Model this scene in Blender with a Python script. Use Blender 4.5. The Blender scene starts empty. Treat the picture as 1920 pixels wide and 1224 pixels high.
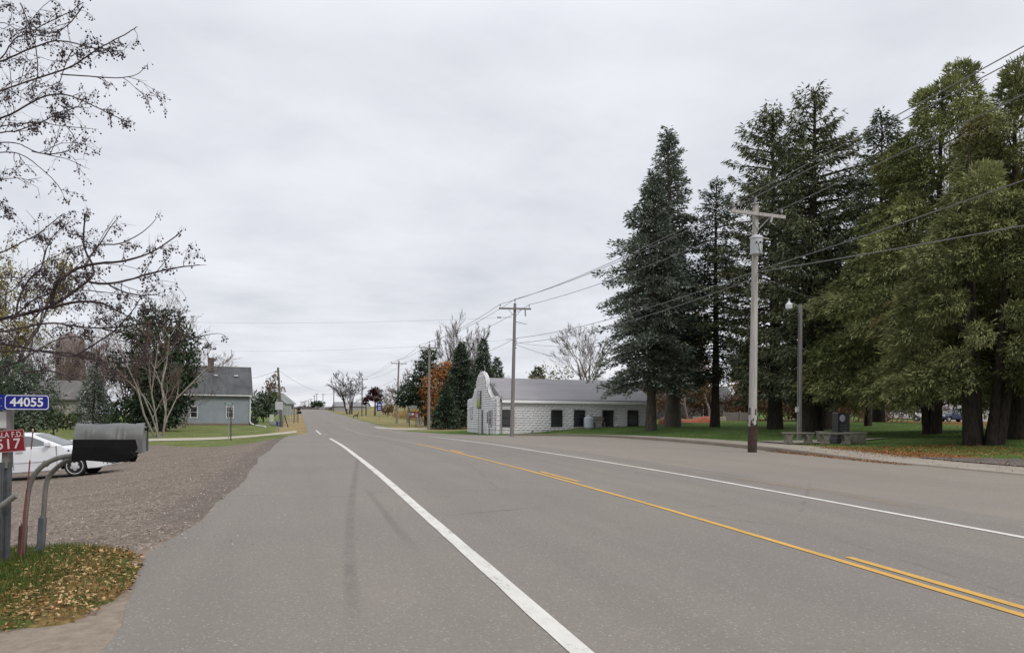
import bpy, math, random
import numpy as np
from mathutils import Vector, Matrix

SC = bpy.context.scene
COL = SC.collection
# ------------------------------------------------------------------ camera
F_PX, EYE, YAW, HOR, ROLL = 1450.0, 1.6, 0.27054, 782.0, 0.00873
cam_d = bpy.data.cameras.new('camera')
cam = bpy.data.objects.new('camera', cam_d)
COL.objects.link(cam)
cam_d.sensor_width = 36.0
cam_d.lens = F_PX / 1920 * 36
cam_d.shift_y = (HOR - 612) / 1920
cam_d.clip_start = 0.05
cam_d.clip_end = 6000
cam.matrix_world = (Matrix.Translation((0, 0, EYE)) @ Matrix.Rotation(-YAW, 4, 'Z')
                    @ Matrix.Rotation(math.pi / 2, 4, 'X') @ Matrix.Rotation(ROLL, 4, 'Z'))
SC.camera = cam
# ------------------------------------------------------------------ sky, sun, exposure
SC.view_settings.view_transform = 'Standard'
SC.view_settings.look = 'None'
SC.view_settings.exposure = 0.0
SC.view_settings.gamma = 1.0
SUN_EL, SUN_AZ = math.radians(42), math.radians(150)     # azimuth measured from +Y towards +X
world = bpy.data.worlds.new('World')
SC.world = world
world.use_nodes = True


def build_world():
    nt = world.node_tree
    nt.nodes.clear()
    N, L = nt.nodes.new, nt.links.new
    out = N('ShaderNodeOutputWorld')
    bg = N('ShaderNodeBackground')
    L(bg.outputs[0], out.inputs[0])
    tc = N('ShaderNodeTexCoord')
    sep = N('ShaderNodeSeparateXYZ')
    L(tc.outputs['Generated'], sep.inputs[0])

    def M(op, a, b=None):
        n = N('ShaderNodeMath')
        n.operation = op
        for i, v in enumerate((a, b)):
            if v is None:
                continue
            if isinstance(v, (int, float)):
                n.inputs[i].default_value = v
            else:
                L(v, n.inputs[i])
        return n.outputs[0]
    zc = M('MAXIMUM', sep.outputs[2], 0.0)
    den = M('ADD', zc, 0.10)
    cx, cy = M('DIVIDE', sep.outputs[0], den), M('DIVIDE', sep.outputs[1], den)
    comb = N('ShaderNodeCombineXYZ')
    L(cx, comb.inputs[0])
    L(cy, comb.inputs[1])

    def noise(scale, detail, rough, dist=0.0):
        n = N('ShaderNodeTexNoise')
        n.inputs['Scale'].default_value = scale
        n.inputs['Detail'].default_value = detail
        n.inputs['Roughness'].default_value = rough
        n.inputs['Distortion'].default_value = dist
        L(comb.outputs[0], n.inputs['Vector'])
        return n.outputs[0]
    n1 = noise(0.55, 6, 0.52, 0.3)
    n2 = noise(1.9, 5, 0.55, 0.2)
    mix = M('ADD', M('MULTIPLY', n1, 0.66), M('MULTIPLY', n2, 0.34))
    ramp = N('ShaderNodeValToRGB')
    L(mix, ramp.inputs[0])
    e = ramp.color_ramp.elements
    e[0].position, e[0].color = 0.36, (0.635, 0.655, 0.708, 1)
    e[1].position, e[1].color = 0.64, (0.87, 0.88, 0.925, 1)
    m = ramp.color_ramp.elements.new(0.5)
    m.color = (0.758, 0.775, 0.828, 1)
    # an overcast sky is brighter higher up
    mr = N('ShaderNodeMapRange')
    mr.inputs[1].default_value, mr.inputs[2].default_value = 0.42, 0.95
    mr.inputs[3].default_value, mr.inputs[4].default_value = 1.0, 2.05
    L(sep.outputs[2], mr.inputs[0])
    sky = N('ShaderNodeTexSky')
    sky.sky_type = 'NISHITA'
    sky.sun_disc = False
    sky.sun_elevation = SUN_EL
    sky.sun_rotation = SUN_AZ
    vs = N('ShaderNodeVectorMath')
    vs.operation = 'SCALE'
    L(ramp.outputs[0], vs.inputs[0])
    L(mr.outputs[0], vs.inputs['Scale'])
    vk = N('ShaderNodeVectorMath')
    vk.operation = 'SCALE'
    L(sky.outputs[0], vk.inputs[0])
    vk.inputs['Scale'].default_value = 0.006
    va = N('ShaderNodeVectorMath')
    va.operation = 'ADD'
    L(vs.outputs[0], va.inputs[0])
    L(vk.outputs[0], va.inputs[1])
    L(va.outputs[0], bg.inputs[0])
    bg.inputs[1].default_value = 1.0


build_world()
sun_d = bpy.data.lights.new('sun', 'SUN')
sun_d.energy = 1.5
sun_d.angle = math.radians(14)
sun_d.color = (1.0, 0.95, 0.88)
sun = bpy.data.objects.new('sun', sun_d)
COL.objects.link(sun)
sdir = Vector((math.sin(SUN_AZ) * math.cos(SUN_EL), math.cos(SUN_AZ) * math.cos(SUN_EL), math.sin(SUN_EL)))
sun.rotation_euler = sdir.to_track_quat('Z', 'Y').to_euler()
sun.location = sdir * 200

# ------------------------------------------------------------------ view geometry (turns a sighting in the photo into metres)
CY, SY, CR, SR = math.cos(YAW), math.sin(YAW), math.cos(ROLL), math.sin(ROLL)


def ray(px, py):
    u0, v0 = px - 960, py - HOR
    u = u0 * CR + v0 * SR
    v = -u0 * SR + v0 * CR
    dx = u / F_PX
    return dx * CY + SY, -dx * SY + CY, -v / F_PX


def at(px, py, d):
    x, y, z = ray(px, py)
    return Vector((x * d, y * d, EYE + z * d))


# ------------------------------------------------------------------ terrain
_ky = np.array([-400, -10, 0, 10, 20, 33, 50, 65, 85, 110, 140, 172, 256, 325, 345, 400, 460, 3000.])
_kz = np.array([-2, -.22, 0, .17, .28, .33, .22, .05, .12, .42, .85, 1.45, 2.75, 4.1, 4.2, 3.6, 2.5, 2.5])
_fy = np.arange(-60, 700, 0.5)
_fz = np.interp(_fy, _ky, _kz)
_k = np.exp(-0.5 * (np.arange(-16, 17) / 7.0) ** 2)
_fz = np.convolve(np.pad(_fz, 16, mode='edge'), _k / _k.sum(), mode='valid')
_fz -= np.interp(0, _fy, _fz)


def zroad(Y):
    return np.interp(Y, _fy, _fz)


def sst(t):
    t = np.clip(t, 0, 1)
    return t * t * (3 - 2 * t)


CURB_Y = np.array([-20, 15, 20, 26, 30, 40, 52, 56, 58.5, 60, 60.8, 61.5])
CURB_X = np.array([17.6, 17.6, 17.7, 18.3, 18.8, 20.4, 21.8, 21.6, 20.2, 18.2, 16.6, 15.6])
LEFT_Y = np.array([-20, 5, 7, 8.5, 10, 12.5, 16, 24, 47, 56, 61, 65, 75, 120, 700])
LEFT_X = np.array([-1.2, -1.2, -1.36, -1.42, -1.32, -1.22, -1.1, -1.03, -.8, -.6, -.1, .55, .9, .95, .95])


def curb_x(Y):
    return np.interp(Y, CURB_Y, CURB_X)


def left_x(Y):
    return np.interp(Y, LEFT_Y, LEFT_X)


def curb_h(Y):
    return 0.03 + 0.13 * sst((np.asarray(Y, float) - 19) / 9)


def ground(X, Y):
    X, Y = np.asarray(X, float), np.asarray(Y, float)
    z = zroad(Y)
    # the gravel lot falls away to the left
    s = 1 - 0.8 * sst((Y - 30) / 35) - 0.2 * sst((Y - 60) / 35)
    q = np.maximum(-1.6 - X, 0)
    z = z - s * 0.95 * (1 - np.exp(-(q / 4.6) ** 1.3))
    # the park lawn rises behind the kerb
    dx = X - curb_x(Y) - 0.15
    ins = sst(dx / 0.3)
    up = 1 - sst((Y - 66 - 70 * sst((X - 30) / 15)) / 25)
    r = np.minimum(0.0016 * np.maximum(dx, 0) ** 2, 0.75)
    r = r + 0.42 * sst((Y - 40) / 18) * sst((dx - 1.5) / 7)
    z = z + up * ((curb_h(Y) - .015) * ins + r)
    # bank and field beyond on the right
    far = sst((Y - 95) / 60)
    z = z + far * (2.6 * sst((X - 19) / 22) - 0.35 * sst((X - 10.6) / 3) * (1 - sst((X - 19) / 6)))
    z = z - sst((Y - 90) / 40) * 0.3 * sst((-X - 1) / 8)
    z = z - sst((-X - 10) / 30) * np.maximum(zroad(Y) - 0.5, 0) * 0.95
    return z


def gz(x, y):
    return float(ground(x, y))


def base_at(px, d):
    """Ground point on the sight line of column px at depth d."""
    p = at(px, HOR, d)
    return Vector((p.x, p.y, gz(p.x, p.y)))


# ------------------------------------------------------------------ tags and things
def tag(o, label=None, cat=None, group=None, kind=None):
    for k, v in (('label', label), ('category', cat), ('group', group), ('kind', kind)):
        if v:
            o[k] = v
    return o


def thing(name, loc, label, cat, group=None, rotz=0.0):
    o = bpy.data.objects.new(name, None)
    o.empty_display_size = 0.3
    COL.objects.link(o)
    o.location = loc
    o.rotation_euler = (0, 0, rotz)
    return tag(o, label, cat, group)


def link_mesh(name, me, m=None, parent=None):
    o = bpy.data.objects.new(name, me)
    COL.objects.link(o)
    if m is not None and not me.materials:
        me.materials.append(m)
    if parent is not None:
        o.parent = parent
    return o


def mesh_np(name, V, faces, m, parent=None, smooth=False, tint=None, mats=None, mi=None):
    """One mesh from numpy arrays; faces is a list of (n,k) index arrays. World coordinates if parent is None,
    else coordinates relative to the parent."""
    V = np.asarray(V, np.float32)
    me = bpy.data.meshes.new(name)
    me.vertices.add(len(V))
    me.vertices.foreach_set('co', V.ravel())
    faces = [np.asarray(f, np.int32) for f in faces if len(f)]
    idx = np.concatenate([f.ravel() for f in faces])
    tot = np.concatenate([np.full(len(f), f.shape[1], np.int32) for f in faces])
    start = np.concatenate([[0], np.cumsum(tot)[:-1]]).astype(np.int32)
    me.loops.add(len(idx))
    me.loops.foreach_set('vertex_index', idx)
    me.polygons.add(len(tot))
    me.polygons.foreach_set('loop_start', start)
    me.polygons.foreach_set('loop_total', tot)
    if smooth:
        me.polygons.foreach_set('use_smooth', np.ones(len(tot), bool))
    for mm in (mats or [m]):
        me.materials.append(mm)
    if mi is not None:
        me.polygons.foreach_set('material_index', np.asarray(mi, np.int32))
    if tint is not None:
        a = me.attributes.new('tint', 'FLOAT', 'POINT')
        a.data.foreach_set('value', np.asarray(tint, np.float32))
    me.update(calc_edges=True)
    me.validate()
    return link_mesh(name, me, None, parent)


class MB:
    """collects boxes, tubes, prisms and lathes; build() links them as ONE mesh object"""

    def __init__(self):
        self.v, self.f = [], []

    def add(self, V, Fs):
        o = len(self.v)
        self.v += [tuple(p) for p in V]
        self.f += [tuple(i + o for i in f) for f in Fs]
        return self

    def box(self, c, s, rot=None):
        c = Vector(c)
        h = Vector(s) / 2
        V = []
        for x in (-1, 1):
            for y in (-1, 1):
                for z in (-1, 1):
                    p = Vector((x * h.x, y * h.y, z * h.z))
                    if rot is not None:
                        p = rot @ p
                    V.append(c + p)
        return self.add(V, [(0, 1, 3, 2), (4, 6, 7, 5), (0, 4, 5, 1), (2, 3, 7, 6), (0, 2, 6, 4), (1, 5, 7, 3)])

    def rbox(self, c, s, b=0.02, rotz=0.0):
        """box with chamfered vertical and top edges"""
        hx, hy, hz = s[0] / 2, s[1] / 2, s[2] / 2
        rings = []
        for z, k in ((-hz, b), (-hz + b, 0), (hz - b, 0), (hz, b)):
            X, Y = hx - k, hy - k
            r = [(X - b, -Y), (X, -Y + b), (X, Y - b), (X - b, Y), (-X + b, Y), (-X, Y - b), (-X, -Y + b), (-X + b, -Y)]
            rings.append([(p[0], p[1], z) for p in r])
        cz, sz = math.cos(rotz), math.sin(rotz)
        V = [(c[0] + x * cz - y * sz, c[1] + x * sz + y * cz, c[2] + z) for r in rings for x, y, z in r]
        Fs = []
        for i in range(3):
            for k in range(8):
                a, bb = i * 8 + k, i * 8 + (k + 1) % 8
                Fs.append((a, bb, bb + 8, a + 8))
        Fs += [tuple(range(7, -1, -1)), tuple(range(24, 32))]
        return self.add(V, Fs)

    def tube(self, pts, rad, n=8, cap=True, flat=1.0):
        pts = [Vector(p) for p in pts]
        if not hasattr(rad, '__len__'):
            rad = [rad] * len(pts)
        V, Fs = [], []
        ref = None
        for i, p in enumerate(pts):
            t = (pts[min(i + 1, len(pts) - 1)] - pts[max(i - 1, 0)]).normalized()
            if ref is None:
                ref = Vector((1, 0, 0)) if abs(t.x) < 0.8 else Vector((0, 1, 0))
            a = (ref - t * ref.dot(t)).normalized()
            ref = a
            b = t.cross(a)
            for k in range(n):
                w = 2 * math.pi * k / n
                V.append(p + (a * math.cos(w) + b * math.sin(w) * flat) * rad[i])
        for i in range(len(pts) - 1):
            for k in range(n):
                a, b = i * n + k, i * n + (k + 1) % n
                Fs.append((a, b, b + n, a + n))
        if cap:
            Fs.append(tuple(range(n - 1, -1, -1)))
            Fs.append(tuple((len(pts) - 1) * n + k for k in range(n)))
        return self.add(V, Fs)

    def lathe(self, prof, c=(0, 0, 0), n=16, axis='z'):
        V, Fs = [], []
        for r, z in prof:
            for k in range(n):
                w = 2 * math.pi * k / n
                q = (r * math.cos(w), r * math.sin(w), z)
                if axis == 'y':
                    q = (q[0], q[2], q[1])
                elif axis == 'x':
                    q = (q[2], q[0], q[1])
                V.append((c[0] + q[0], c[1] + q[1], c[2] + q[2]))
        for i in range(len(prof) - 1):
            for k in range(n):
                a, b = i * n + k, i * n + (k + 1) % n
                Fs.append((a, b, b + n, a + n))
        Fs.append(tuple(range(n - 1, -1, -1)))
        Fs.append(tuple((len(prof) - 1) * n + k for k in range(n)))
        return self.add(V, Fs)

    def prism(self, poly, off):
        """poly: list of 3d points (planar), extruded by vector off"""
        n = len(poly)
        off = Vector(off)
        V = [Vector(p) for p in poly] + [Vector(p) + off for p in poly]
        Fs = [tuple(range(n)), tuple(range(2 * n - 1, n - 1, -1))]
        for k in range(n):
            Fs.append((k, n + k, n + (k + 1) % n, (k + 1) % n))
        return self.add(V, Fs)

    def build(self, name, m, parent=None, smooth=False, bevel=0.0):
        me = bpy.data.meshes.new(name)
        me.from_pydata([tuple(p) for p in self.v], [], self.f)
        me.materials.append(m)
        me.update()
        import bmesh
        bm = bmesh.new()
        bm.from_mesh(me)
        bmesh.ops.recalc_face_normals(bm, faces=bm.faces)
        bm.to_mesh(me)
        bm.free()
        if smooth:
            me.polygons.foreach_set('use_smooth', np.ones(len(me.polygons), bool))
            try:
                me.set_sharp_from_angle(angle=math.radians(40))
            except Exception:
                pass
        o = link_mesh(name, me, None, parent)
        if bevel:
            b = o.modifiers.new('bevel', 'BEVEL')
            b.width = bevel
            b.segments = 2
            b.limit_method = 'ANGLE'
        return o


def copy_tree(o, parent=None):
    c = o.copy()
    COL.objects.link(c)
    if parent is not None:
        c.parent = parent
    for ch in [x for x in COL.objects if x.parent == o]:
        copy_tree(ch, c)
    return c


def text_mesh(body, size, m, name, parent, mat4, depth=0.001, spacing=1.0, bold=0.0, align='CENTER'):
    cu = bpy.data.curves.new(name, 'FONT')
    cu.body = body
    cu.size = size
    cu.extrude = depth
    cu.offset = bold
    cu.space_character = spacing
    cu.align_x = align
    cu.align_y = 'CENTER'
    tmp = bpy.data.objects.new(name + '_curve', cu)
    COL.objects.link(tmp)
    bpy.context.view_layer.update()
    me = bpy.data.meshes.new_from_object(tmp.evaluated_get(bpy.context.evaluated_depsgraph_get()))
    bpy.data.objects.remove(tmp)
    me.name = name
    me.transform(mat4)
    me.materials.clear()
    me.materials.append(m)
    return link_mesh(name, me, None, parent)


# ------------------------------------------------------------------ materials
MATS = {}


class NT:
    def __init__(self, name):
        self.m = bpy.data.materials.new(name)
        self.m.use_nodes = True
        self.t = self.m.node_tree
        self.t.nodes.clear()
        self.out = self.n('ShaderNodeOutputMaterial')
        self.p = self.n('ShaderNodeBsdfPrincipled')
        self.l(self.p.outputs[0], self.out.inputs[0])
        tc = self.n('ShaderNodeTexCoord')
        self.co = tc.outputs['Object']

    def n(self, k):
        return self.t.nodes.new(k)

    def l(self, a, b):
        self.t.links.new(a, b)

    def put(self, sock, v):
        if hasattr(v, 'is_output'):
            self.l(v, sock)
        elif isinstance(v, (tuple, list)) and len(v) == 3 and sock.type == 'RGBA':
            sock.default_value = (*v, 1)
        else:
            sock.default_value = v

    def math(self, op, a, b=0.0, clamp=False):
        n = self.n('ShaderNodeMath')
        n.operation = op
        n.use_clamp = clamp
        self.put(n.inputs[0], a)
        self.put(n.inputs[1], b)
        return n.outputs[0]

    def noise(self, scale, detail=4, rough=0.55, vec=None, dist=0.0):
        n = self.n('ShaderNodeTexNoise')
        n.inputs['Scale'].default_value = scale
        n.inputs['Detail'].default_value = detail
        n.inputs['Roughness'].default_value = rough
        n.inputs['Distortion'].default_value = dist
        self.l(vec if vec is not None else self.co, n.inputs['Vector'])
        return n.outputs[0]

    def voronoi(self, scale, feature='F1', out='Color', vec=None, rnd=1.0):
        n = self.n('ShaderNodeTexVoronoi')
        n.feature = feature
        n.inputs['Scale'].default_value = scale
        n.inputs['Randomness'].default_value = rnd
        self.l(vec if vec is not None else self.co, n.inputs['Vector'])
        return n.outputs[out]

    def scaled(self, s, loc=(0, 0, 0), rot=(0, 0, 0)):
        n = self.n('ShaderNodeMapping')
        n.inputs['Scale'].default_value = s
        n.inputs['Location'].default_value = loc
        n.inputs['Rotation'].default_value = rot
        self.l(self.co, n.inputs['Vector'])
        return n.outputs[0]

    def ramp(self, fac, stops):
        n = self.n('ShaderNodeValToRGB')
        e = n.color_ramp.elements
        while len(e) < len(stops):
            e.new(0.5)
        for i, (p, c) in enumerate(stops):
            e[i].position = p
            e[i].color = (*c, 1) if hasattr(c, '__len__') else (c, c, c, 1)
        self.l(fac, n.inputs[0])
        return n.outputs[0]

    def mix(self, fac, a, b, mode='MIX'):
        n = self.n('ShaderNodeMix')
        n.data_type = 'RGBA'
        n.blend_type = mode
        self.put(n.inputs[0], fac)
        self.put(n.inputs[6], a)
        self.put(n.inputs[7], b)
        return n.outputs[2]

    def rng(self, v, a, b, c=0.0, d=1.0):
        n = self.n('ShaderNodeMapRange')
        self.put(n.inputs[0], v)
        for i, q in enumerate((a, b, c, d)):
            n.inputs[i + 1].default_value = q
        return n.outputs[0]

    def bump(self, h, strength=0.5, dist=0.02):
        n = self.n('ShaderNodeBump')
        n.inputs['Strength'].default_value = strength
        n.inputs['Distance'].default_value = dist
        self.l(h, n.inputs['Height'])
        self.l(n.outputs[0], self.p.inputs['Normal'])

    def attr(self, name, out='Fac'):
        n = self.n('ShaderNodeAttribute')
        n.attribute_name = name
        return n.outputs[out]

    def done(self, color=None, rough=0.8, metal=0.0, spec=0.3):
        if color is not None:
            self.put(self.p.inputs['Base Color'], color)
        self.put(self.p.inputs['Roughness'], rough)
        self.p.inputs['Metallic'].default_value = metal
        self.p.inputs['Specular IOR Level'].default_value = spec
        return self.m


def mat(name, col, rough=0.75, var=0.18, scale=6.0, metal=0.0, bump=0.0, spec=0.3, col2=None, stretch=None, detail=5):
    if name in MATS:
        return MATS[name]
    t = NT(name)
    vec = t.scaled(stretch) if stretch else None
    nz = t.noise(scale, detail, 0.6, vec)
    a = tuple(c * (1 - var) for c in col)
    b = col2 if col2 else tuple(min(1, c * (1 + var)) for c in col)
    c = t.ramp(nz, [(0.3, a), (0.7, b)])
    if bump:
        t.bump(t.noise(scale * 4, 4, 0.6, vec), bump, 0.02)
    MATS[name] = t.done(c, rough, metal, spec)
    return MATS[name]


def leaf_mat(name, dark, mid, light, scale=0.5, brown=None, brown_amt=0.0, trans=0.25):
    t = NT(name)
    nz = t.noise(scale, 3, 0.6)
    ti = t.attr('tint')
    f = t.math('ADD', t.math('MULTIPLY', nz, 0.55), t.math('MULTIPLY', ti, 0.45))
    c = t.ramp(f, [(0.28, dark), (0.5, mid), (0.74, light)])
    if brown:
        b = t.rng(t.noise(scale * 0.6, 3, 0.6, t.scaled((1, 1, 1), (7, 3, 1))), 0.62 - brown_amt, 0.74 - brown_amt)
        c = t.mix(t.math('MULTIPLY', b, t.rng(ti, 0.1, 0.9, 0.3, 1.0)), c, brown)
    d = t.n('ShaderNodeBsdfDiffuse')
    t.put(d.inputs[0], c)
    tr = t.n('ShaderNodeBsdfTranslucent')
    t.put(tr.inputs[0], c)
    ms = t.n('ShaderNodeMixShader')
    ms.inputs[0].default_value = trans
    t.l(d.outputs[0], ms.inputs[1])
    t.l(tr.outputs[0], ms.inputs[2])
    t.l(ms.outputs[0], t.out.inputs[0])
    t.t.nodes.remove(t.p)
    MATS[name] = t.m
    return t.m


def bark(name, a, b, scale=3.0, bump=0.6):
    t = NT(name)
    v = t.scaled((scale * 2.2, scale * 2.2, scale * 0.4))
    nz = t.noise(2.0, 6, 0.65, v)
    c = t.ramp(nz, [(0.32, a), (0.68, b)])
    t.bump(nz, bump, 0.05)
    MATS[name] = t.done(c, 0.92, 0, 0.1)
    return MATS[name]

# ================================================================== THE SETTING
def G(px, py, off=0.0):
    """the ground point seen at a pixel"""
    wx, wy, wz = ray(px, py)
    t = np.arange(2.0, 420.0, 0.02)
    d = EYE + wz * t - (ground(wx * t, wy * t) + off)
    i = np.where(d < 0)[0]
    k = i[0] if len(i) else len(t) - 1
    return Vector((wx * t[k], wy * t[k], EYE + wz * t[k]))


def struct(o):
    o['kind'] = 'structure'
    return o


def asphalt_mat(name, base, warm, dark=1.0, cracks=0.0):
    t = NT(name)
    big = t.noise(0.22, 5, 0.6)
    lane = t.noise(1.0, 4, 0.6, t.scaled((1.3, 0.06, 1)))
    c = t.mix(t.rng(big, 0.35, 0.65), base, warm)
    c = t.mix(t.math('MULTIPLY', t.rng(lane, 0.45, 0.75), 0.32), c, tuple(x * 0.72 for x in base))
    sx = t.n('ShaderNodeSeparateXYZ')
    t.l(t.co, sx.inputs[0])
    wob = t.math('MULTIPLY', t.math('SUBTRACT', t.noise(.25, 3, .5), .5), .5)
    X = t.math('ADD', sx.outputs[0], wob)
    for cx, wd, kk in ((2.75, .5, .16), (4.45, .5, .16), (6.3, .5, .14), (8.0, .5, .14), (3.6, .28, .12), (7.1, .28, .12)):
        w = t.math('SUBTRACT', 1.0, t.rng(t.math('ABSOLUTE', t.math('SUBTRACT', X, cx)), 0.1, wd))
        c = t.mix(t.math('MULTIPLY', w, t.math('MULTIPLY', t.rng(lane, .3, .7, .3, 1.0), kk * 1.5)), c, tuple(x * (0.66 if wd > .3 else .5) for x in base))
    pt = t.noise(0.16, 6, 0.75, t.scaled((1, .5, 1), (31, 7, 0)))
    c = t.mix(t.rng(pt, .56, .60, 0, .16), c, tuple(x * .7 for x in base))
    ed = t.voronoi(0.13, 'DISTANCE_TO_EDGE', 'Distance', t.scaled((1, .6, 1), (2, 5, 0)))
    hair = t.math('LESS_THAN', t.math('ADD', ed, t.math('MULTIPLY', t.noise(1.1, 5, .7), .035)), .0185)
    c = t.mix(t.math('MULTIPLY', hair, .3), c, (0.06, 0.055, 0.05))
    med = t.noise(3.5, 6, 0.7)
    c = t.mix(t.rng(med, 0.3, 0.7, 0.0, 0.35), c, tuple(x * 0.78 for x in warm))
    grain = t.voronoi(75.0)
    g = t.n('ShaderNodeSeparateColor')
    t.l(grain, g.inputs[0])
    c = t.mix(t.rng(g.outputs[0], 0.0, 1.0, 0.0, 0.42), c, tuple(x * 0.58 for x in base))
    lite = t.math('GREATER_THAN', g.outputs[1], 0.965)
    c = t.mix(t.math('MULTIPLY', lite, 0.4), c, (0.40, 0.38, 0.35))
    blk = t.voronoi(12.0)
    gb = t.n('ShaderNodeSeparateColor')
    t.l(blk, gb.inputs[0])
    dst = t.voronoi(12.0, 'F1', 'Distance')
    sp = t.math('MULTIPLY', t.math('LESS_THAN', t.math('ADD', dst, t.math('MULTIPLY', gb.outputs[0], 0.10)), 0.15), t.math('GREATER_THAN', gb.outputs[2], 0.955))
    c = t.mix(t.math('MULTIPLY', sp, 0.85), c, (0.035, 0.033, 0.03))
    if cracks:
        w = t.noise(1.4, 4, 0.6)
        ed = t.voronoi(0.42, 'DISTANCE_TO_EDGE', 'Distance',
                       t.scaled((1, 1, 1), (3, 1, 0)))
        ck = t.math('LESS_THAN', t.math('ADD', ed, t.math('MULTIPLY', w, 0.02)), 0.018)
        c = t.mix(t.math('MULTIPLY', ck, cracks), c, (0.03, 0.028, 0.026))
    t.bump(t.math('ADD', t.math('MULTIPLY', g.outputs[0], 0.6), med), 0.25, 0.006)
    return t.done(c, 0.86, 0, 0.25)


M_ROAD = asphalt_mat('road_asphalt', (0.198, 0.179, 0.158), (0.231, 0.204, 0.174))
M_APRON = asphalt_mat('apron_asphalt', (0.224, 0.198, 0.169), (0.255, 0.221, 0.180))
M_DRIVE = asphalt_mat('driveway_asphalt', (0.105, 0.095, 0.088), (0.14, 0.12, 0.105), cracks=0.9)


def concrete_mat(name, base, scale=1.0):
    t = NT(name)
    n1 = t.noise(0.8 * scale, 5, 0.65)
    n2 = t.noise(14 * scale, 4, 0.6)
    c = t.ramp(n1, [(0.3, tuple(x * 0.8 for x in base)), (0.7, tuple(min(1, x * 1.1) for x in base))])
    c = t.mix(t.rng(n2, 0.35, 0.7, 0.0, 0.4), c, tuple(x * 0.7 for x in base))
    t.bump(n2, 0.3, 0.01)
    MATS[name] = t.done(c, 0.9, 0, 0.2)
    return MATS[name]


M_WALK = concrete_mat('sidewalk_concrete', (0.285, 0.252, 0.205))
M_CURB = concrete_mat('curb_concrete', (0.20, 0.165, 0.13))
M_PATH = concrete_mat('path_concrete', (0.42, 0.38, 0.30))


def ground_mat():
    t = NT('ground_grass')
    n1 = t.noise(0.35, 5, 0.6)
    n2 = t.noise(5.0, 6, 0.7)
    n3 = t.noise(40.0, 3, 0.7)
    f = t.math('ADD', t.math('MULTIPLY', n1, 0.5), t.math('ADD', t.math('MULTIPLY', n2, 0.3), t.math('MULTIPLY', n3, 0.2)))
    green = t.ramp(f, [(0.34, (0.048, 0.090, 0.021)), (0.52, (0.088, 0.142, 0.038)), (0.68, (0.17, 0.185, 0.075))])
    dry = t.ramp(f, [(0.34, (0.12, 0.095, 0.045)), (0.5, (0.26, 0.20, 0.10)), (0.66, (0.38, 0.30, 0.16))])
    lit = t.ramp(f, [(0.34, (0.075, 0.038, 0.018)), (0.5, (0.19, 0.085, 0.034)), (0.66, (0.34, 0.18, 0.07))])
    jit = t.math('MULTIPLY', t.math('SUBTRACT', n2, 0.5), 1.1)
    kd = t.rng(t.math('ADD', t.attr('dry'), jit), 0.3, 0.7)
    kl = t.rng(t.math('ADD', t.attr('litter'), jit), 0.3, 0.7)
    c = t.mix(kd, green, dry)
    c = t.mix(kl, c, lit)
    # loose fallen leaves
    v = t.voronoi(2.6)
    g = t.n('ShaderNodeSeparateColor')
    t.l(v, g.inputs[0])
    dist = t.voronoi(2.6, 'F1', 'Distance')
    fl = t.math('MULTIPLY', t.math('LESS_THAN', dist, 0.13), t.math('GREATER_THAN', g.outputs[0], 0.72))
    c = t.mix(t.math('MULTIPLY', fl, 0.8), c, (0.36, 0.24, 0.10))
    t.bump(t.math('ADD', n3, n2), 0.6, 0.05)
    return t.done(c, 0.95, 0, 0.05)


def build_ground():
    xs = np.concatenate([[-2500, -1500, -900, -600, -400, -280, -200, -150, -115], np.arange(-90, -30, 2.0), np.arange(-30, -6, 1.0),
                         np.arange(-6, 32, 0.5), np.arange(32, 70, 1.0), np.arange(70, 120, 4.0),
                         [130, 160, 200, 260, 340, 450, 650, 1000, 1600, 2500]])
    ys = np.concatenate([[-1200, -500, -200, -90, -50, -30], np.arange(-20, -4, 2.0), np.arange(-4, 40, 0.5), np.arange(40, 130, 1.0),
                         np.arange(130, 420, 4.0), [440, 480, 540, 620, 760, 1000, 1500, 2500, 3500]])
    X, Y = np.meshgrid(xs, ys)
    Z = ground(X, Y)
    # tucked under the paving
    cx, lx = curb_x(Y), left_x(Y)
    under = ((X > lx + 0.3) & (X < 10.0)) | ((X > 9) & (X < cx - 0.3) & (Y < 61) & (Y > -20))
    Z = Z - np.where(under, 0.12, 0)
    V = np.stack([X, Y, Z], -1).reshape(-1, 3)
    nx, ny = len(xs), len(ys)
    i = (np.arange(ny - 1)[:, None] * nx + np.arange(nx - 1)[None]).ravel()
    F = np.stack([i, i + 1, i + nx + 1, i + nx], -1)
    o = mesh_np('ground', V, [F], ground_mat(), smooth=True)
    x, y = X.ravel(), Y.ravel()
    dry = np.zeros(len(x))
    dry = np.maximum(dry, (x < 6 + 0.32 * y) * sst((y - 72) / 12) * sst((x - 9) / 3) * np.where((x > 21) & (y > 105) & (y < 175), 0.85, np.where(y < 110, 0.66, 0.56)))
    dry = np.maximum(dry, sst((y - 60) / 6) * (1 - sst((-x - 1.2) / 2.0)) * (x < 4) * 0.8)
    dry = np.maximum(dry, sst((y - 115) / 40) * np.where(x > -3, 0.46, 0.38))
    dry = np.maximum(dry, 0.40 * (x < 0.6) * (y > 25) * (y < 130))
    dxc = x - curb_x(y)
    litt = 1.0 * (dxc > 0) * (y < 34) * (1 - sst((dxc - 3.2) / 3.2)) * (1 - sst((y - 22) / 7))
    litt = np.maximum(litt, 0.46 * (dxc > 0) * (y < 70) * (1 - sst((dxc - 3) / 3)) * (y < 34))
    litt = np.maximum(litt, 0.62 * sst((dxc - 22) / 8) * (y < 100))
    for nme, arr in (('dry', dry), ('litter', litt)):
        a = o.data.attributes.new(nme, 'FLOAT', 'POINT')
        a.data.foreach_set('value', arr.astype(np.float32))
    return struct(o)


build_ground()


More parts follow.
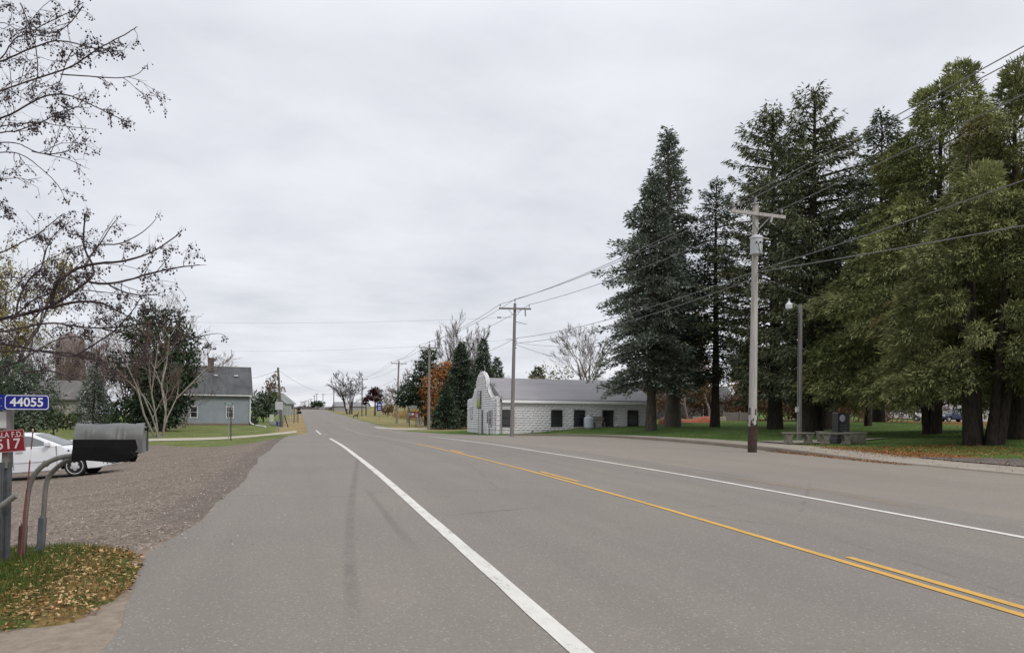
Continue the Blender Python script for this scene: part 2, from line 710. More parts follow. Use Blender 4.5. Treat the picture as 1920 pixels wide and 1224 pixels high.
def sheet(name, ys, xl, xr, nx, dz, m, zf=ground, attrs=None):
    ys = np.asarray(ys, float)
    L, R = np.asarray(xl(ys), float), np.asarray(xr(ys), float)
    u = np.linspace(0, 1, nx)
    X = L[:, None] * (1 - u) + R[:, None] * u
    Y = np.repeat(ys[:, None], nx, 1)
    Z = zf(X, Y) + dz
    V = np.stack([X, Y, Z], -1).reshape(-1, 3)
    i = (np.arange(len(ys) - 1)[:, None] * nx + np.arange(nx - 1)[None]).ravel()
    F = np.stack([i, i + 1, i + nx + 1, i + nx], -1)
    return mesh_np(name, V, [F], m, smooth=True)


def flat_road(X, Y):
    return zroad(Y)


YR = np.concatenate([np.arange(-20, 70, 0.5), np.arange(70, 130, 1.0), np.arange(130, 420, 3.0)])
_rj = np.random.RandomState(3)
_jit = np.convolve(_rj.randn(len(YR) + 8), np.ones(5) / 5, 'same')[:len(YR)] * 0.09


def road_right(Y):
    return np.interp(Y, [-20, 61.5, 62, 66, 76, 700], [10.2, 10.2, 15.2, 13.0, 10.6, 10.3])


struct(sheet('road', YR, lambda y: left_x(y) + np.interp(y, YR, _jit), road_right, 26, 0.012, M_ROAD, flat_road))
YA = np.concatenate([np.arange(-20, 55, 0.5), np.arange(55, 61.51, 0.2)])
struct(sheet('parking_apron', YA, lambda y: y * 0 + 10.2, lambda y: curb_x(y) + 0.02, 18, 0.012, M_APRON, flat_road))


# ---- painted lines
def paint_mat(name, col, worn):
    t = NT(name)
    n1 = t.noise(1.2, 5, 0.7)
    n2 = t.noise(30, 4, 0.75)
    n3 = t.noise(5, 6, 0.75, t.scaled((1, 0.35, 1)))
    c = t.ramp(n1, [(0.3, tuple(x * 0.86 for x in col)), (0.7, col)])
    c = t.mix(t.rng(n3, 0.42, 0.72, 0, 0.5), c, tuple(x * 0.60 for x in col))
    w = t.rng(t.math('ADD', t.math('MULTIPLY', n2, 0.6), t.math('MULTIPLY', n3, 0.4)), worn, worn + 0.07)
    c = t.mix(w, c, (0.225, 0.205, 0.185))
    return t.done(c, 0.8, 0, 0.2)


M_WHITE = paint_mat('white_road_paint', (0.62, 0.60, 0.55), 0.555)
M_YEL = paint_mat('yellow_road_paint', (0.58, 0.34, 0.085), 0.555)
M_FADED = paint_mat('faded_road_paint', (0.40, 0.36, 0.29), 0.50)


def line(name, xf, y0, y1, w, m, label, cat='road marking', group=None):
    n = max(3, int((y1 - y0) / 0.5))
    ys = np.linspace(y0, y1, n)
    rj = np.random.RandomState(int(y0 * 7 + w * 1000) % 999 + 5)
    j1, j2 = rj.randn(n) * 0.0025, rj.randn(n) * 0.0025
    o = sheet(name, ys, lambda y: xf(y) - w / 2 + j1, lambda y: xf(y) + w / 2 + j2, 2, 0.018, m, flat_road)
    return struct(o)


def xw(y):
    return np.interp(y, [0, 12, 18, 50, 81, 90], [1.75, 1.78, 1.81, 1.85, 1.8, 1.8])


def xrr(y):
    return np.interp(y, [0, 7, 10, 16, 28, 55, 82, 400], [8.82, 8.80, 8.80, 8.88, 8.70, 8.92, 8.9, 8.9])


def xy(y):
    return np.interp(y, [0, 4, 7, 11, 18, 27, 42, 200], [5.38, 5.42, 5.47, 5.53, 5.54, 5.43, 5.26, 5.3])


line('edge_line', xw, -6, 46.5, 0.155, M_WHITE, '')
line('edge_line', xw, 64, 80, 0.15, M_WHITE, '')
line('edge_line', xrr, -6, 54.5, 0.13, M_WHITE, '')
line('edge_line', xrr, 62, 100, 0.13, M_FADED, '')
line('centre_line', xy, -6, 36, 0.10, M_YEL, '')
line('centre_line', xy, 36, 90, 0.10, M_FADED, '')
for a, b in ((3.2, 7.0), (15.4, 18.1), (26.6, 29.0)):
    line('centre_dash', lambda y: xy(y) + 0.21, a, b, 0.10, M_YEL, '')


# ---- tyre marks and a sealed crack on the asphalt
def mark_mat(name, col, amount):
    t = NT(name)
    tr = t.n('ShaderNodeBsdfTransparent')
    ms = t.n('ShaderNodeMixShader')
    n = t.noise(2.5, 5, 0.7)
    n2 = t.noise(60, 3, 0.6)
    e = t.attr('tint')
    k = t.math('MULTIPLY', t.math('MULTIPLY', t.rng(n, 0.3, 0.65), e), t.rng(n2, 0.2, 0.7, 0.4 * amount, amount))
    t.done(col, 0.9, 0, 0.2)
    t.l(k, ms.inputs[0])
    t.l(tr.outputs[0], ms.inputs[1])
    t.l(t.p.outputs[0], ms.inputs[2])
    t.l(ms.outputs[0], t.out.inputs[0])
    return t.m


M_TYRE = mark_mat('tyre_rubber_trace', (0.10, 0.095, 0.09), 0.24)
M_CRACK = mark_mat('dark_crack_tar', (0.035, 0.033, 0.03), 0.9)  # near-black crack colour, patchy along its length
M_DUST = mark_mat('sandy_grit', (0.33, 0.27, 0.20), 0.8)


def ribbon(name, pts, w, m, dz=0.016, edge=0.0):
    P = np.array(pts, float)
    s = np.concatenate([[0], np.cumsum(np.hypot(*np.diff(P, axis=0).T))])
    q = np.arange(0, s[-1], 0.2)
    x, y = np.interp(q, s, P[:, 0]), np.interp(q, s, P[:, 1])
    k = np.ones(5) / 5
    if len(q) > 12:
        x[2:-2], y[2:-2] = np.convolve(x, k, 'valid'), np.convolve(y, k, 'valid')
    tx, ty = np.gradient(x), np.gradient(y)
    n = np.hypot(tx, ty)
    nx, ny = -ty / n, tx / n
    V, T = [], []
    for off, t in ((-w / 2, edge), (-w / 5, 1), (w / 5, 1), (w / 2, edge)):
        X, Y = x + nx * off, y + ny * off
        V.append(np.stack([X, Y, zroad(Y) + dz], -1))
        T.append(np.full(len(x), t) * np.minimum(1, np.minimum(np.arange(len(x)), np.arange(len(x))[::-1]) / 6))
    V = np.concatenate(V)
    nq = len(x)
    i = np.arange(nq - 1)
    F = np.concatenate([np.stack([a * nq + i, a * nq + i + 1, (a + 1) * nq + i + 1, (a + 1) * nq + i], -1) for a in range(3)])
    return struct(mesh_np(name, V, [F], m, tint=np.concatenate(T)))


def gp(px, py):
    p = G(px, py)
    return (p.x, p.y)


ribbon('tyre_mark', [gp(672, 850), gp(657, 960), gp(655, 1040), gp(660, 1120), gp(666, 1200)], 0.16, M_TYRE)
ribbon('tyre_mark', [gp(684, 915), gp(712, 950), gp(745, 995), gp(790, 1045)], 0.15, M_TYRE)
ribbon('road_crack', [gp(808, 972), gp(900, 962), gp(985, 955), gp(1052, 949)], 0.035, M_CRACK, 0.0165, 1.0)
ribbon('road_crack', [gp(1250, 958), gp(1330, 951), gp(1420, 944)], 0.02, M_CRACK, 0.0165, 1.0)
_rc = np.random.RandomState(12)
for y0, x0, x1 in ((13.4, -0.9, 1.7), (25.0, -0.9, 5.2), (31.5, 1.9, 8.7)):
    xs = np.linspace(x0, x1, 9)
    ribbon('road_crack', [(a, y0 + .12 * _rc.randn() + .06 * (a - x0)) for a in xs], 0.022, M_CRACK, 0.0166, 0.8)
ribbon('grit_streak', [gp(1345, 893), gp(1450, 907), gp(1570, 925), gp(1690, 948), gp(1760, 962)], 0.55, M_DUST, 0.0175)
ribbon('grit_streak', [gp(1100, 862), gp(1250, 880), gp(1400, 898)], 0.25, M_DUST, 0.0165)


# ---- kerb and pavement on the right
def build_walk():
    ys = np.concatenate([np.arange(-20, 55, 0.5), np.arange(55, 61.0, 0.2)])
    cx = curb_x(ys)
    # kerb stone
    V, F = [], []
    for y, x in zip(ys, cx):
        h = float(curb_h(y))
        prof = [(0.0, -0.08), (0.0, h - .022), (0.025, h), (0.16, h), (0.16, -0.08)]
        for a, z in prof:
            V.append((x + a, y, zroad(y) + z))
    n = len(prof)
    for i in range(len(ys) - 1):
        for k in range(n - 1):
            F.append((i * n + k, i * n + k + 1, (i + 1) * n + k + 1, (i + 1) * n + k))
    struct(mesh_np('curb', V, [F], M_CURB))
    wid = np.interp(ys, [-20, 15, 22, 30, 45, 60], [2.6, 2.6, 2.3, 2.5, 2.0, 0.9])
    struct(sheet('sidewalk', ys, lambda y: curb_x(y) + 0.163, lambda y: curb_x(y) + 0.163 + np.interp(y, ys, wid), 6, 0.005, M_WALK, lambda X, Y: zroad(Y) + curb_h(Y)))
    # joints in the pavement
    # concrete pad with the benches on it
    pts = [gp(1478, 829), gp(1560, 829), gp(1592, 834), gp(1476, 835)]
    V = []
    for x, y in pts:
        V.append((x, y, 0))
    y0, y1 = 30.6, 34.2
    ys2 = np.arange(y0, y1, 0.3)
    struct(sheet('bench_pad', ys2, lambda y: curb_x(y) + 2.7, lambda y: curb_x(y) + 2.7 + np.interp(y, [y0, 31.6, y1], [1.2, 4.2, 8.0]), 10, 0.05, M_WALK))


build_walk()
# the darker driveway beside the pavement on the right
struct(sheet('driveway', np.arange(-6, 22.4, 0.4), lambda y: curb_x(y) + 0.163 + np.interp(y, [-20, 15, 22], [2.5, 2.5, 2.25]),
             lambda y: np.interp(y, [-6, 12, 17.0, 20.5, 22.4], [44, 40, 27.0, 22.4, 19.4]), 30, 0.035, M_DRIVE))


# ---- gravel lot, side path and grass on the left
def gravel_mat():
    t = NT('gravel_stones')
    v = t.voronoi(26.0)
    g = t.n('ShaderNodeSeparateColor')
    t.l(v, g.inputs[0])
    v2 = t.voronoi(58.0)
    g2 = t.n('ShaderNodeSeparateColor')
    t.l(v2, g2.inputs[0])
    big = t.noise(0.5, 5, 0.6)
    ruts = t.noise(1.6, 5, 0.65, t.scaled((0.12, 1.0, 1), (0, 0, 0), (0, 0, 0.12)))
    st = t.math('ADD', t.math('MULTIPLY', g.outputs[0], 0.55), t.math('MULTIPLY', g2.outputs[1], 0.45))
    c = t.ramp(st, [(0.1, (0.048, 0.035, 0.027)), (0.42, (0.126, 0.097, 0.077)), (0.68, (0.215, 0.172, 0.140)), (0.93, (0.42, 0.365, 0.31))])
    c = t.mix(t.rng(ruts, 0.42, 0.62, 0, 0.5), c, (0.205, 0.170, 0.135))
    c = t.mix(t.rng(big, 0.5, 0.7, 0, 0.35), c, (0.10, 0.076, 0.058))
    lf = t.voronoi(4.2)
    gl = t.n('ShaderNodeSeparateColor')
    t.l(lf, gl.inputs[0])
    ld = t.voronoi(4.2, 'F1', 'Distance')
    c = t.mix(t.math('MULTIPLY', t.math('LESS_THAN', ld, 0.1), t.math('GREATER_THAN', gl.outputs[1], 0.86)), c, (0.46, 0.37, 0.26))
    s = t.attr('sand')
    c = t.mix(t.rng(t.math('ADD', s, t.math('MULTIPLY', t.math('SUBTRACT', big, 0.5), 0.8)), 0.3, 0.75), c,
              t.ramp(t.noise(9, 5, 0.7), [(0.3, (0.19, 0.15, 0.115)), (0.7, (0.29, 0.24, 0.19))]))
    mud = t.attr('mud')
    c = t.mix(t.rng(t.math('ADD', mud, t.math('MULTIPLY', t.math('SUBTRACT', t.noise(1.5, 5, 0.7), 0.5), 1.6)), 0.3, 0.8, 0, 0.6), c,
              t.ramp(t.noise(4, 5, 0.7), [(0.3, (0.075, 0.06, 0.052)), (0.55, (0.125, 0.104, 0.092)), (0.75, (0.26, 0.22, 0.185))]))
    t.bump(st, 0.7, 0.02)
    return t.done(c, 0.92, 0, 0.15)


FARG = np.array([gp(200, 838), gp(300, 834), gp(420, 837), gp(480, 830), gp(522, 821)])
FARG = FARG[np.argsort(FARG[:, 0])]


def build_gravel():
    u = np.concatenate([np.linspace(-46, -12, 24), np.linspace(-11, -2.2, 26), np.linspace(-2, 0, 14)])
    nx = len(u)
    v = np.linspace(0, 1, 70) ** 1.35
    V, sand, mud = [], [], []
    for k, t in enumerate(v):
        for i, x in enumerate(u):
            yf = np.interp(x, FARG[:, 0], FARG[:, 1]) if x > FARG[0, 0] else FARG[0, 1] + (FARG[0, 0] - x) * 0.35
            y = -8 + t * (yf + 8) if x < -2 else None
            if y is None:
                yf = np.interp(max(x - 0.9, -3), FARG[:, 0], FARG[:, 1]) if x < -0.9 else 50.0
                y = -8 + t * (50.0 * (x + 2) / 2 + np.interp(-2.0, FARG[:, 0], FARG[:, 1]) * (-x) / 2 + 8)
            xx = x
            if x > -2.01:
                w = (x + 2) / 2
                xx = -2 * (1 - w) + (float(left_x(y)) + 0.12) * w
            e = float(left_x(y)) - xx
            V.append((xx, y, gz(xx, y) + 0.006))
            sand.append(max(float(sst((9.6 - y) / 0.6)) * (1 if e > -1 else 0), 0))
            mud.append(float((1 - sst((e - 0.25) / 0.75)) * sst((y - 9.5) / 2)))
    n = len(v)
    i = (np.arange(n - 1)[:, None] * nx + np.arange(nx - 1)[None]).ravel()
    F = np.stack([i, i + 1, i + nx + 1, i + nx], -1)
    o = mesh_np('gravel_lot', V, [F], gravel_mat(), smooth=True)
    for nme, arr in (('sand', sand), ('mud', mud)):
        a = o.data.attributes.new(nme, 'FLOAT', 'POINT')
        a.data.foreach_set('value', np.array(arr, np.float32))
    struct(o)


build_gravel()


def path_strip(name, low, up, m, dz=0.02):
    A = [gp(*p) for p in low]
    B = [gp(*p) for p in up]
    V, F = [], []
    k = 12
    for i in range(len(A) - 1):
        for j in range(k + (i == len(A) - 2)):
            w = j / k
            for Q in (A, B):
                x = Q[i][0] * (1 - w) + Q[i + 1][0] * w
                y = Q[i][1] * (1 - w) + Q[i + 1][1] * w
                V.append((x, y, gz(x, y) + dz))
    n = len(V) // 2
    for i in range(n - 1):
        F.append((2 * i, 2 * i + 2, 2 * i + 3, 2 * i + 1))
    return struct(mesh_np(name, V, [F], m))


path_strip('side_path', [(180, 832), (300, 826.5), (420, 823.5), (480, 819), (556, 811)],
           [(180, 827), (300, 822), (420, 819.5), (480, 815.5), (556, 807.5)], M_PATH)
path_strip('side_drive', [(706, 803), (760, 806), (812, 805)], [(700, 800), (760, 803), (812, 802)], M_PATH)

# ================================================================== PLANTS
def unit(a):
    return a / np.maximum(np.linalg.norm(a, axis=-1, keepdims=True), 1e-9)


def cards(C, D, Ln, Wd, rng, flatn=None):
    """rhombic leaf sprays: base C, direction D, length, width"""
    n = len(C)
    D = unit(D)
    R = rng.randn(n, 3) if flatn is None else flatn + rng.randn(n, 3) * 0.35
    S = unit(np.cross(D, R))
    Ln, Wd = np.broadcast_to(Ln, (n,))[:, None], np.broadcast_to(Wd, (n,))[:, None]
    Nn = np.cross(S, D)
    m = C + D * Ln * 0.45 + Nn * Ln * 0.06
    V = np.stack([C, m + S * Wd * 0.5, C + D * Ln, m - S * Wd * 0.5], 1).reshape(-1, 3)
    F = np.arange(n * 4).reshape(n, 4)
    return V, F


def segs_mesh(P0, P1, R0, R1, n=3):
    """many short tapered sticks in one mesh"""
    P0, P1 = np.asarray(P0, float), np.asarray(P1, float)
    R0, R1 = np.asarray(R0, float)[:, None], np.asarray(R1, float)[:, None]
    D = unit(P1 - P0)
    ref = np.where(np.abs(D[:, 2:3]) < 0.9, np.array([[0, 0, 1.0]]), np.array([[1.0, 0, 0]]))
    A = unit(np.cross(D, ref))
    B = np.cross(D, A)
    V = []
    for P, R in ((P0, R0), (P1, R1)):
        for k in range(n):
            w = 2 * math.pi * k / n
            V.append(P + (A * math.cos(w) + B * math.sin(w)) * R)
    V = np.stack(V, 1)                                           # (m, 2n, 3)
    m = len(P0)
    base = np.arange(m)[:, None] * 2 * n
    F = np.concatenate([base + np.array([k, (k + 1) % n, n + (k + 1) % n, n + k]) for k in range(n)])
    return V.reshape(-1, 3), F


def tint_for(n, rng, per=4):
    return np.repeat(rng.rand(n), per)


def curve_pts(o, d, ln, rise, droop, s):
    """branch curve: o (m,3) d horizontal unit (m,3) ln (m,) s scalar"""
    return o + d * (ln * s)[:, None] + np.array([0, 0, 1.0]) * (ln * (rise * s - droop * s * s))[:, None]


def conifer(name, base, H, cb, prof, nbr, label, leafm, barkm, trunk_r, seed, rise=0.15, droop=0.35, tip=0.1, ll=0.5, lw=0.17,
            dens=11, hang=0.25, up=0.0, lean=(0, 0), gap=0.0, azbias=None, group=None, clump=0.0, cat='tree'):
    rng = np.random.RandomState(seed)
    t = thing(name, base, label, cat, group)
    # trunk
    mb = MB()
    k = 9
    pts = [(lean[0] * s * s + math.sin(s * 5 + seed) * 0.06, lean[1] * s * s, s * H - (0.25 if s == 0 else 0)) for s in np.linspace(0, 0.985, k)]
    rad = [trunk_r * (1.25 if i == 0 else 1.0) * (1 - 0.94 * i / (k - 1)) for i in range(k)]
    mb.tube(pts, rad, 10)
    tr = mb.build('trunk', barkm, t, True)
    # branches
    u = (np.arange(nbr) + rng.rand(nbr)) / nbr
    u = u ** 0.92
    pt, pr = zip(*prof)
    az = np.arange(nbr) * 2.39996 + rng.randn(nbr) * 0.35
    R = np.interp(u, pt, pr) * (0.72 + 0.42 * rng.rand(nbr))
    if clump:
        R *= 1 + clump * np.sin(az * 2 + u * 19 + seed) * np.sin(u * 31 + seed * 2)
    if azbias is not None:
        R *= 1 + azbias[1] * np.cos(az - azbias[0])
    keep = rng.rand(nbr) > gap * (0.35 + 1.3 * u)
    u, az, R = u[keep], az[keep], R[keep]
    nb = len(u)
    z = cb + u * (H - cb)
    sH = z / H
    o = np.stack([lean[0] * sH ** 2, lean[1] * sH ** 2, z], -1)
    d = np.stack([np.cos(az), np.sin(az), np.zeros(nb)], -1)
    ri = rise + 0.55 * np.clip((u - 0.7) / 0.3, 0, 1) + rng.randn(nb) * 0.07
    dr = droop * (1 - 0.6 * u) + rng.randn(nb) * 0.05
    P0, P1, R0, R1 = [], [], [], []
    ss = np.linspace(0, 1, 5)
    for a, b in zip(ss[:-1], ss[1:]):
        P0.append(curve_pts(o, d, R, ri, dr, a))
        P1.append(curve_pts(o, d, R, ri, dr, b))
        r = trunk_r * 0.13 * (0.4 + R / max(pr))
        R0.append(r * (1 - a * 0.9))
        R1.append(r * (1 - b * 0.9))
    V, F = segs_mesh(np.concatenate(P0), np.concatenate(P1), np.concatenate(R0), np.concatenate(R1), 4)
    mesh_np('branches', V, [F], barkm, t)
    # foliage: bottle-brush twigs around the outer part of every branch
    cnt = np.maximum((R * dens * 2.6).astype(int), 9)
    ll, lw = ll * .60, lw * .62
    bi = np.repeat(np.arange(nb), cnt)
    m = len(bi)
    s = 0.22 + 0.82 * rng.rand(m) ** 0.75
    P = o[bi] + d[bi] * (R[bi] * s)[:, None] + np.array([0, 0, 1.0]) * (R[bi] * (ri[bi] * s - dr[bi] * s * s) + tip * s ** 4)[:, None]
    sd = np.stack([-d[bi, 1], d[bi, 0], np.zeros(m)], -1)
    # side twigs: five per branch side at fixed places so that the foliage gathers in puffs
    k = rng.randint(0, 5, m)
    lat = np.where(rng.rand(m) < .62, rng.randn(m) * .10, ((k - 2) / 2.0) * (0.14 + 0.30 * R[bi] * (1 - .7 * s)))
    q = rng.randn(m, 3)
    off = sd * lat[:, None] + unit(q) * (0.05 + 0.13 * rng.rand(m) * (.5 + R[bi] / max(pr)))[:, None]
    off[:, 2] -= np.abs(lat) * .22 + hang * .12 * rng.rand(m)
    P = P + off
    D = d[bi] * (0.55 + 0.4 * rng.rand(m))[:, None] + sd * (np.sign(lat) * .45 * rng.rand(m))[:, None] + unit(q) * .55
    D[:, 2] += up + .12 - hang * (0.2 + rng.rand(m) * 1.1)
    fln = unit(q) * 0.8 + d[bi] * 0.35 + np.array([0, 0, 0.55])
    V, F = cards(P, D, ll * (0.6 + 0.7 * rng.rand(m)), lw * (0.7 + 0.6 * rng.rand(m)), rng, fln)
    # leader tuft
    q = 26
    PT = np.stack([np.full(q, lean[0]), np.full(q, lean[1]), H * 0.985 - rng.rand(q) * H * 0.03], -1)
    DT = rng.randn(q, 3) * 0.45
    DT[:, 2] += 1.0
    V2, F2 = cards(PT, DT, ll * 0.8, lw, rng)
    mesh_np('foliage', np.concatenate([V, V2]), [np.concatenate([F, F2 + len(V)])], leafm, t, tint=tint_for(m + q, rng))
    return t


def cedar(name, base, H, cb, prof, ncl, label, leafm, barkm, stems, seed, per=26, ll=0.32, lw=0.12, cs=0.5, azbias=None, hang=0.5, group=None,
          shell=0.5, lumps=0.25, ctr=(0, 0), keepout=None):
    """broad arborvitae: clusters of flat drooping sprays around several stems"""
    rng = np.random.RandomState(seed)
    t = thing(name, base, label, 'tree', group)
    mb = MB()
    for (x0, y0, x1, y1, hh, r) in stems:
        pts, rad = [], []
        for i, s in enumerate(np.linspace(0, 1, 8)):
            pts.append((x0 + (x1 - x0) * s ** 0.8 + math.sin(s * 6 + x0 * 5) * 0.08, y0 + (y1 - y0) * s ** 0.8, s * hh - (0.3 if i == 0 else 0)))
            rad.append(r * (1.3 if i == 0 else 1) * (1 - 0.85 * s))
        mb.tube(pts, rad, 10)
    mb.build('trunk', barkm, t, True)
    pt, pr = zip(*prof)
    # boughs: plume-shaped masses laid spirally up the crown, each with its own lit top and shaded underside
    n = ncl
    wt = np.interp(np.linspace(0, 1, 200), pt, pr) ** 0.75
    cdf = np.cumsum(wt) / wt.sum()
    u = np.interp((np.arange(n) + .5) / n, cdf, np.linspace(0, 1, 200))
    u = np.clip(u + rng.randn(n) * .018, 0, .995)
    az = np.arange(n) * 2.39996 + rng.randn(n) * .35
    Rm = np.interp(u, pt, pr) * (0.80 + 0.34 * rng.rand(n))
    if azbias is not None:
        Rm = Rm * (1 + azbias[1] * np.cos(az - azbias[0]))
    sz = cs * (0.62 + 0.55 * rng.rand(n)) * (0.55 + 0.45 * np.clip(Rm / max(pr) * 1.4, 0, 1))
    out = np.stack([np.cos(az), np.sin(az), np.zeros(n)], -1)
    rr = np.maximum(Rm - sz * .75, 0)
    C = np.stack([ctr[0] * u ** 1.5 + np.cos(az) * rr, ctr[1] * u ** 1.5 + np.sin(az) * rr, cb + u * (H - cb) + .1 * sz], -1)
    # limbs running out to the boughs
    st = np.array([(q[2], q[3]) for q in stems])
    near = ((C[:, None, :2] - st[None]) ** 2).sum(-1).argmin(1)
    hmx = np.array([q[4] for q in stems])[near]
    z0 = np.minimum(np.maximum(C[:, 2] - .45 * rr, 1.2), hmx * .97)
    f = (z0 / hmx)[:, None] ** 0.8
    s0 = np.array([(q[0], q[1]) for q in stems])[near]
    P0 = np.concatenate([s0 + (st[near] - s0) * f, z0[:, None]], 1)
    P1 = C + out * sz[:, None] * .5
    mid = P0 * .45 + P1 * .55 - np.array([0, 0, .25])
    kk = (rng.rand(n) < .75) & (C[:, 2] > 3.6)
    # a heartwood core inside each stem ties the limbs together
    A0, A1 = [], []
    for (x0, y0, x1, y1, hh, _r) in stems:
        A0.append((0, 0, 0))
        A1.append((x0, y0, .02))
        for i in range(10):
            A0.append((x0 + (x1 - x0) * (i / 10) ** .8, y0 + (y1 - y0) * (i / 10) ** .8, hh * i / 10))
            A1.append((x0 + (x1 - x0) * ((i + 1) / 10) ** .8, y0 + (y1 - y0) * ((i + 1) / 10) ** .8, hh * (i + 1) / 10))
    A0, A1 = np.array(A0, float), np.array(A1, float)
    V, F = segs_mesh(np.concatenate([P0[kk], mid[kk], A0]), np.concatenate([mid[kk], P1[kk], A1]),
                     np.concatenate([np.full(kk.sum(), .06), np.full(kk.sum(), .035), np.full(len(A0), .03)]),
                     np.concatenate([np.full(kk.sum(), .035), np.full(kk.sum(), .012), np.full(len(A0), .03)]), 4)
    mesh_np('branches', V, [F], barkm, t)
    cnt = (per * sz ** 2 * 9).astype(int)
    bi = np.repeat(np.arange(n), cnt)
    m = len(bi)
    q = unit(rng.randn(m, 3) + np.array([0, 0, .35]) + out[bi] * .35)
    sd = np.stack([-out[bi, 1], out[bi, 0], np.zeros(m)], -1)
    ph = bi * 1.7
    rad = 0.80 + 0.26 * np.sin(q[:, 0] * 6 + ph) * np.sin(q[:, 1] * 6 + ph * .6) + 0.18 * np.sin(q[:, 2] * 9 + ph * 1.3) + 0.10 * rng.randn(m)
    qr, qs, qz = (q * out[bi]).sum(1), (q * sd).sum(1), q[:, 2]
    off = (out[bi] * (qr * 1.25)[:, None] + sd * (qs * .85)[:, None] + np.array([0, 0, 1.0]) * (qz * .72 - .42 * np.maximum(qr, 0) ** 2)[:, None]) * (sz[bi] * rad)[:, None]
    P = C[bi] + off
    D = q * .75 + out[bi] * .55 + rng.randn(m, 3) * .35
    D[:, 2] -= hang * (.1 + rng.rand(m))
    tp = u[bi] > .9
    D[tp, 2] += 1.0
    fln = q * 1.0 + np.array([0, 0, .25])
    if keepout is not None:
        ok = keepout(P)
        P, D, bi, fln = P[ok], D[ok], bi[ok], fln[ok]
        m = len(P)
    V, F = cards(P, D, ll * (.55 + .8 * rng.rand(m)), lw * (.7 + .6 * rng.rand(m)), rng, fln)
    ti = np.clip(.55 * rng.rand(n)[bi] + .45 * rng.rand(m), 0, 1)
    mesh_np('foliage', V, [F], leafm, t, tint=np.repeat(ti, 4))
    return t


def lobes_crown(t, lobes, per_m2, leafm, rng, ll, lw, hang=0.2, name='foliage', shell=0.55, outw=0.6):
    """foliage of ellipsoidal lobes (x,y,z,rx,ry,rz) relative to the thing"""
    Ps, Ds, T, Ns = [], [], [], []
    for (x, y, z, rx, ry, rz) in lobes:
        n = int(per_m2 * 7 * (rx * rz + rx * ry + ry * rz) * 2)
        q = unit(rng.randn(n, 3))
        r = shell + (1 - shell) * rng.rand(n) ** 0.6
        r *= 1 + 0.22 * np.sin(q[:, 0] * 5 + x) * np.sin(q[:, 1] * 5 + y) + 0.18 * np.sin(q[:, 2] * 7 + z * 3) + 0.10 * rng.randn(n)
        Ps.append(np.array([x, y, z]) + q * r[:, None] * np.array([rx, ry, rz]))
        D = q * outw + rng.randn(n, 3) * 0.55
        D[:, 2] -= hang
        Ds.append(D)
        Ns.append(q * 0.9 + np.array([0, 0, 0.5]))
        T.append(np.clip(rng.rand() * 0.5 + 0.5 * rng.rand(n), 0, 1))
    P, D, T, Nm = np.concatenate(Ps), np.concatenate(Ds), np.concatenate(T), np.concatenate(Ns)
    m = len(P)
    V, F = cards(P, D, ll * (0.6 + 0.7 * rng.rand(m)), lw * (0.7 + 0.6 * rng.rand(m)), rng, Nm)
    return mesh_np(name, V, [F], leafm, t, tint=np.repeat(T, 4))


def grow(segs, rng, p, d, ln, r, lev, maxlev, spread, upb, nchild, shrink, wig=0.18, ends=None):
    k = 4 if lev < maxlev else 3
    step = ln / k
    pts = [p]
    for i in range(k):
        d = d + rng.randn(3) * wig
        d[2] += upb * 0.25
        d = d / np.linalg.norm(d)
        q = pts[-1] + d * step
        ra, rb = r * (1 - 0.55 * i / k), r * (1 - 0.55 * (i + 1) / k)
        segs.append((pts[-1], q, ra, rb))
        pts.append(q)
        if lev < maxlev:
            for _ in range(nchild[lev] if i else max(0, nchild[lev] - 1)):
                if rng.rand() < 0.8:
                    a = rng.randn(3)
                    a = a - d * a.dot(d)
                    a /= np.linalg.norm(a) + 1e-9
                    dd = d * math.cos(spread) + a * math.sin(spread) * (0.6 + 0.6 * rng.rand())
                    grow(segs, rng, q, dd / np.linalg.norm(dd), ln * shrink * (0.65 + 0.6 * rng.rand()) * (1 - 0.3 * i / k), rb * 0.55, lev + 1, maxlev, spread, upb, nchild, shrink, wig, ends)
    if ends is not None and lev >= maxlev - 1:
        ends.append(pts[-1])


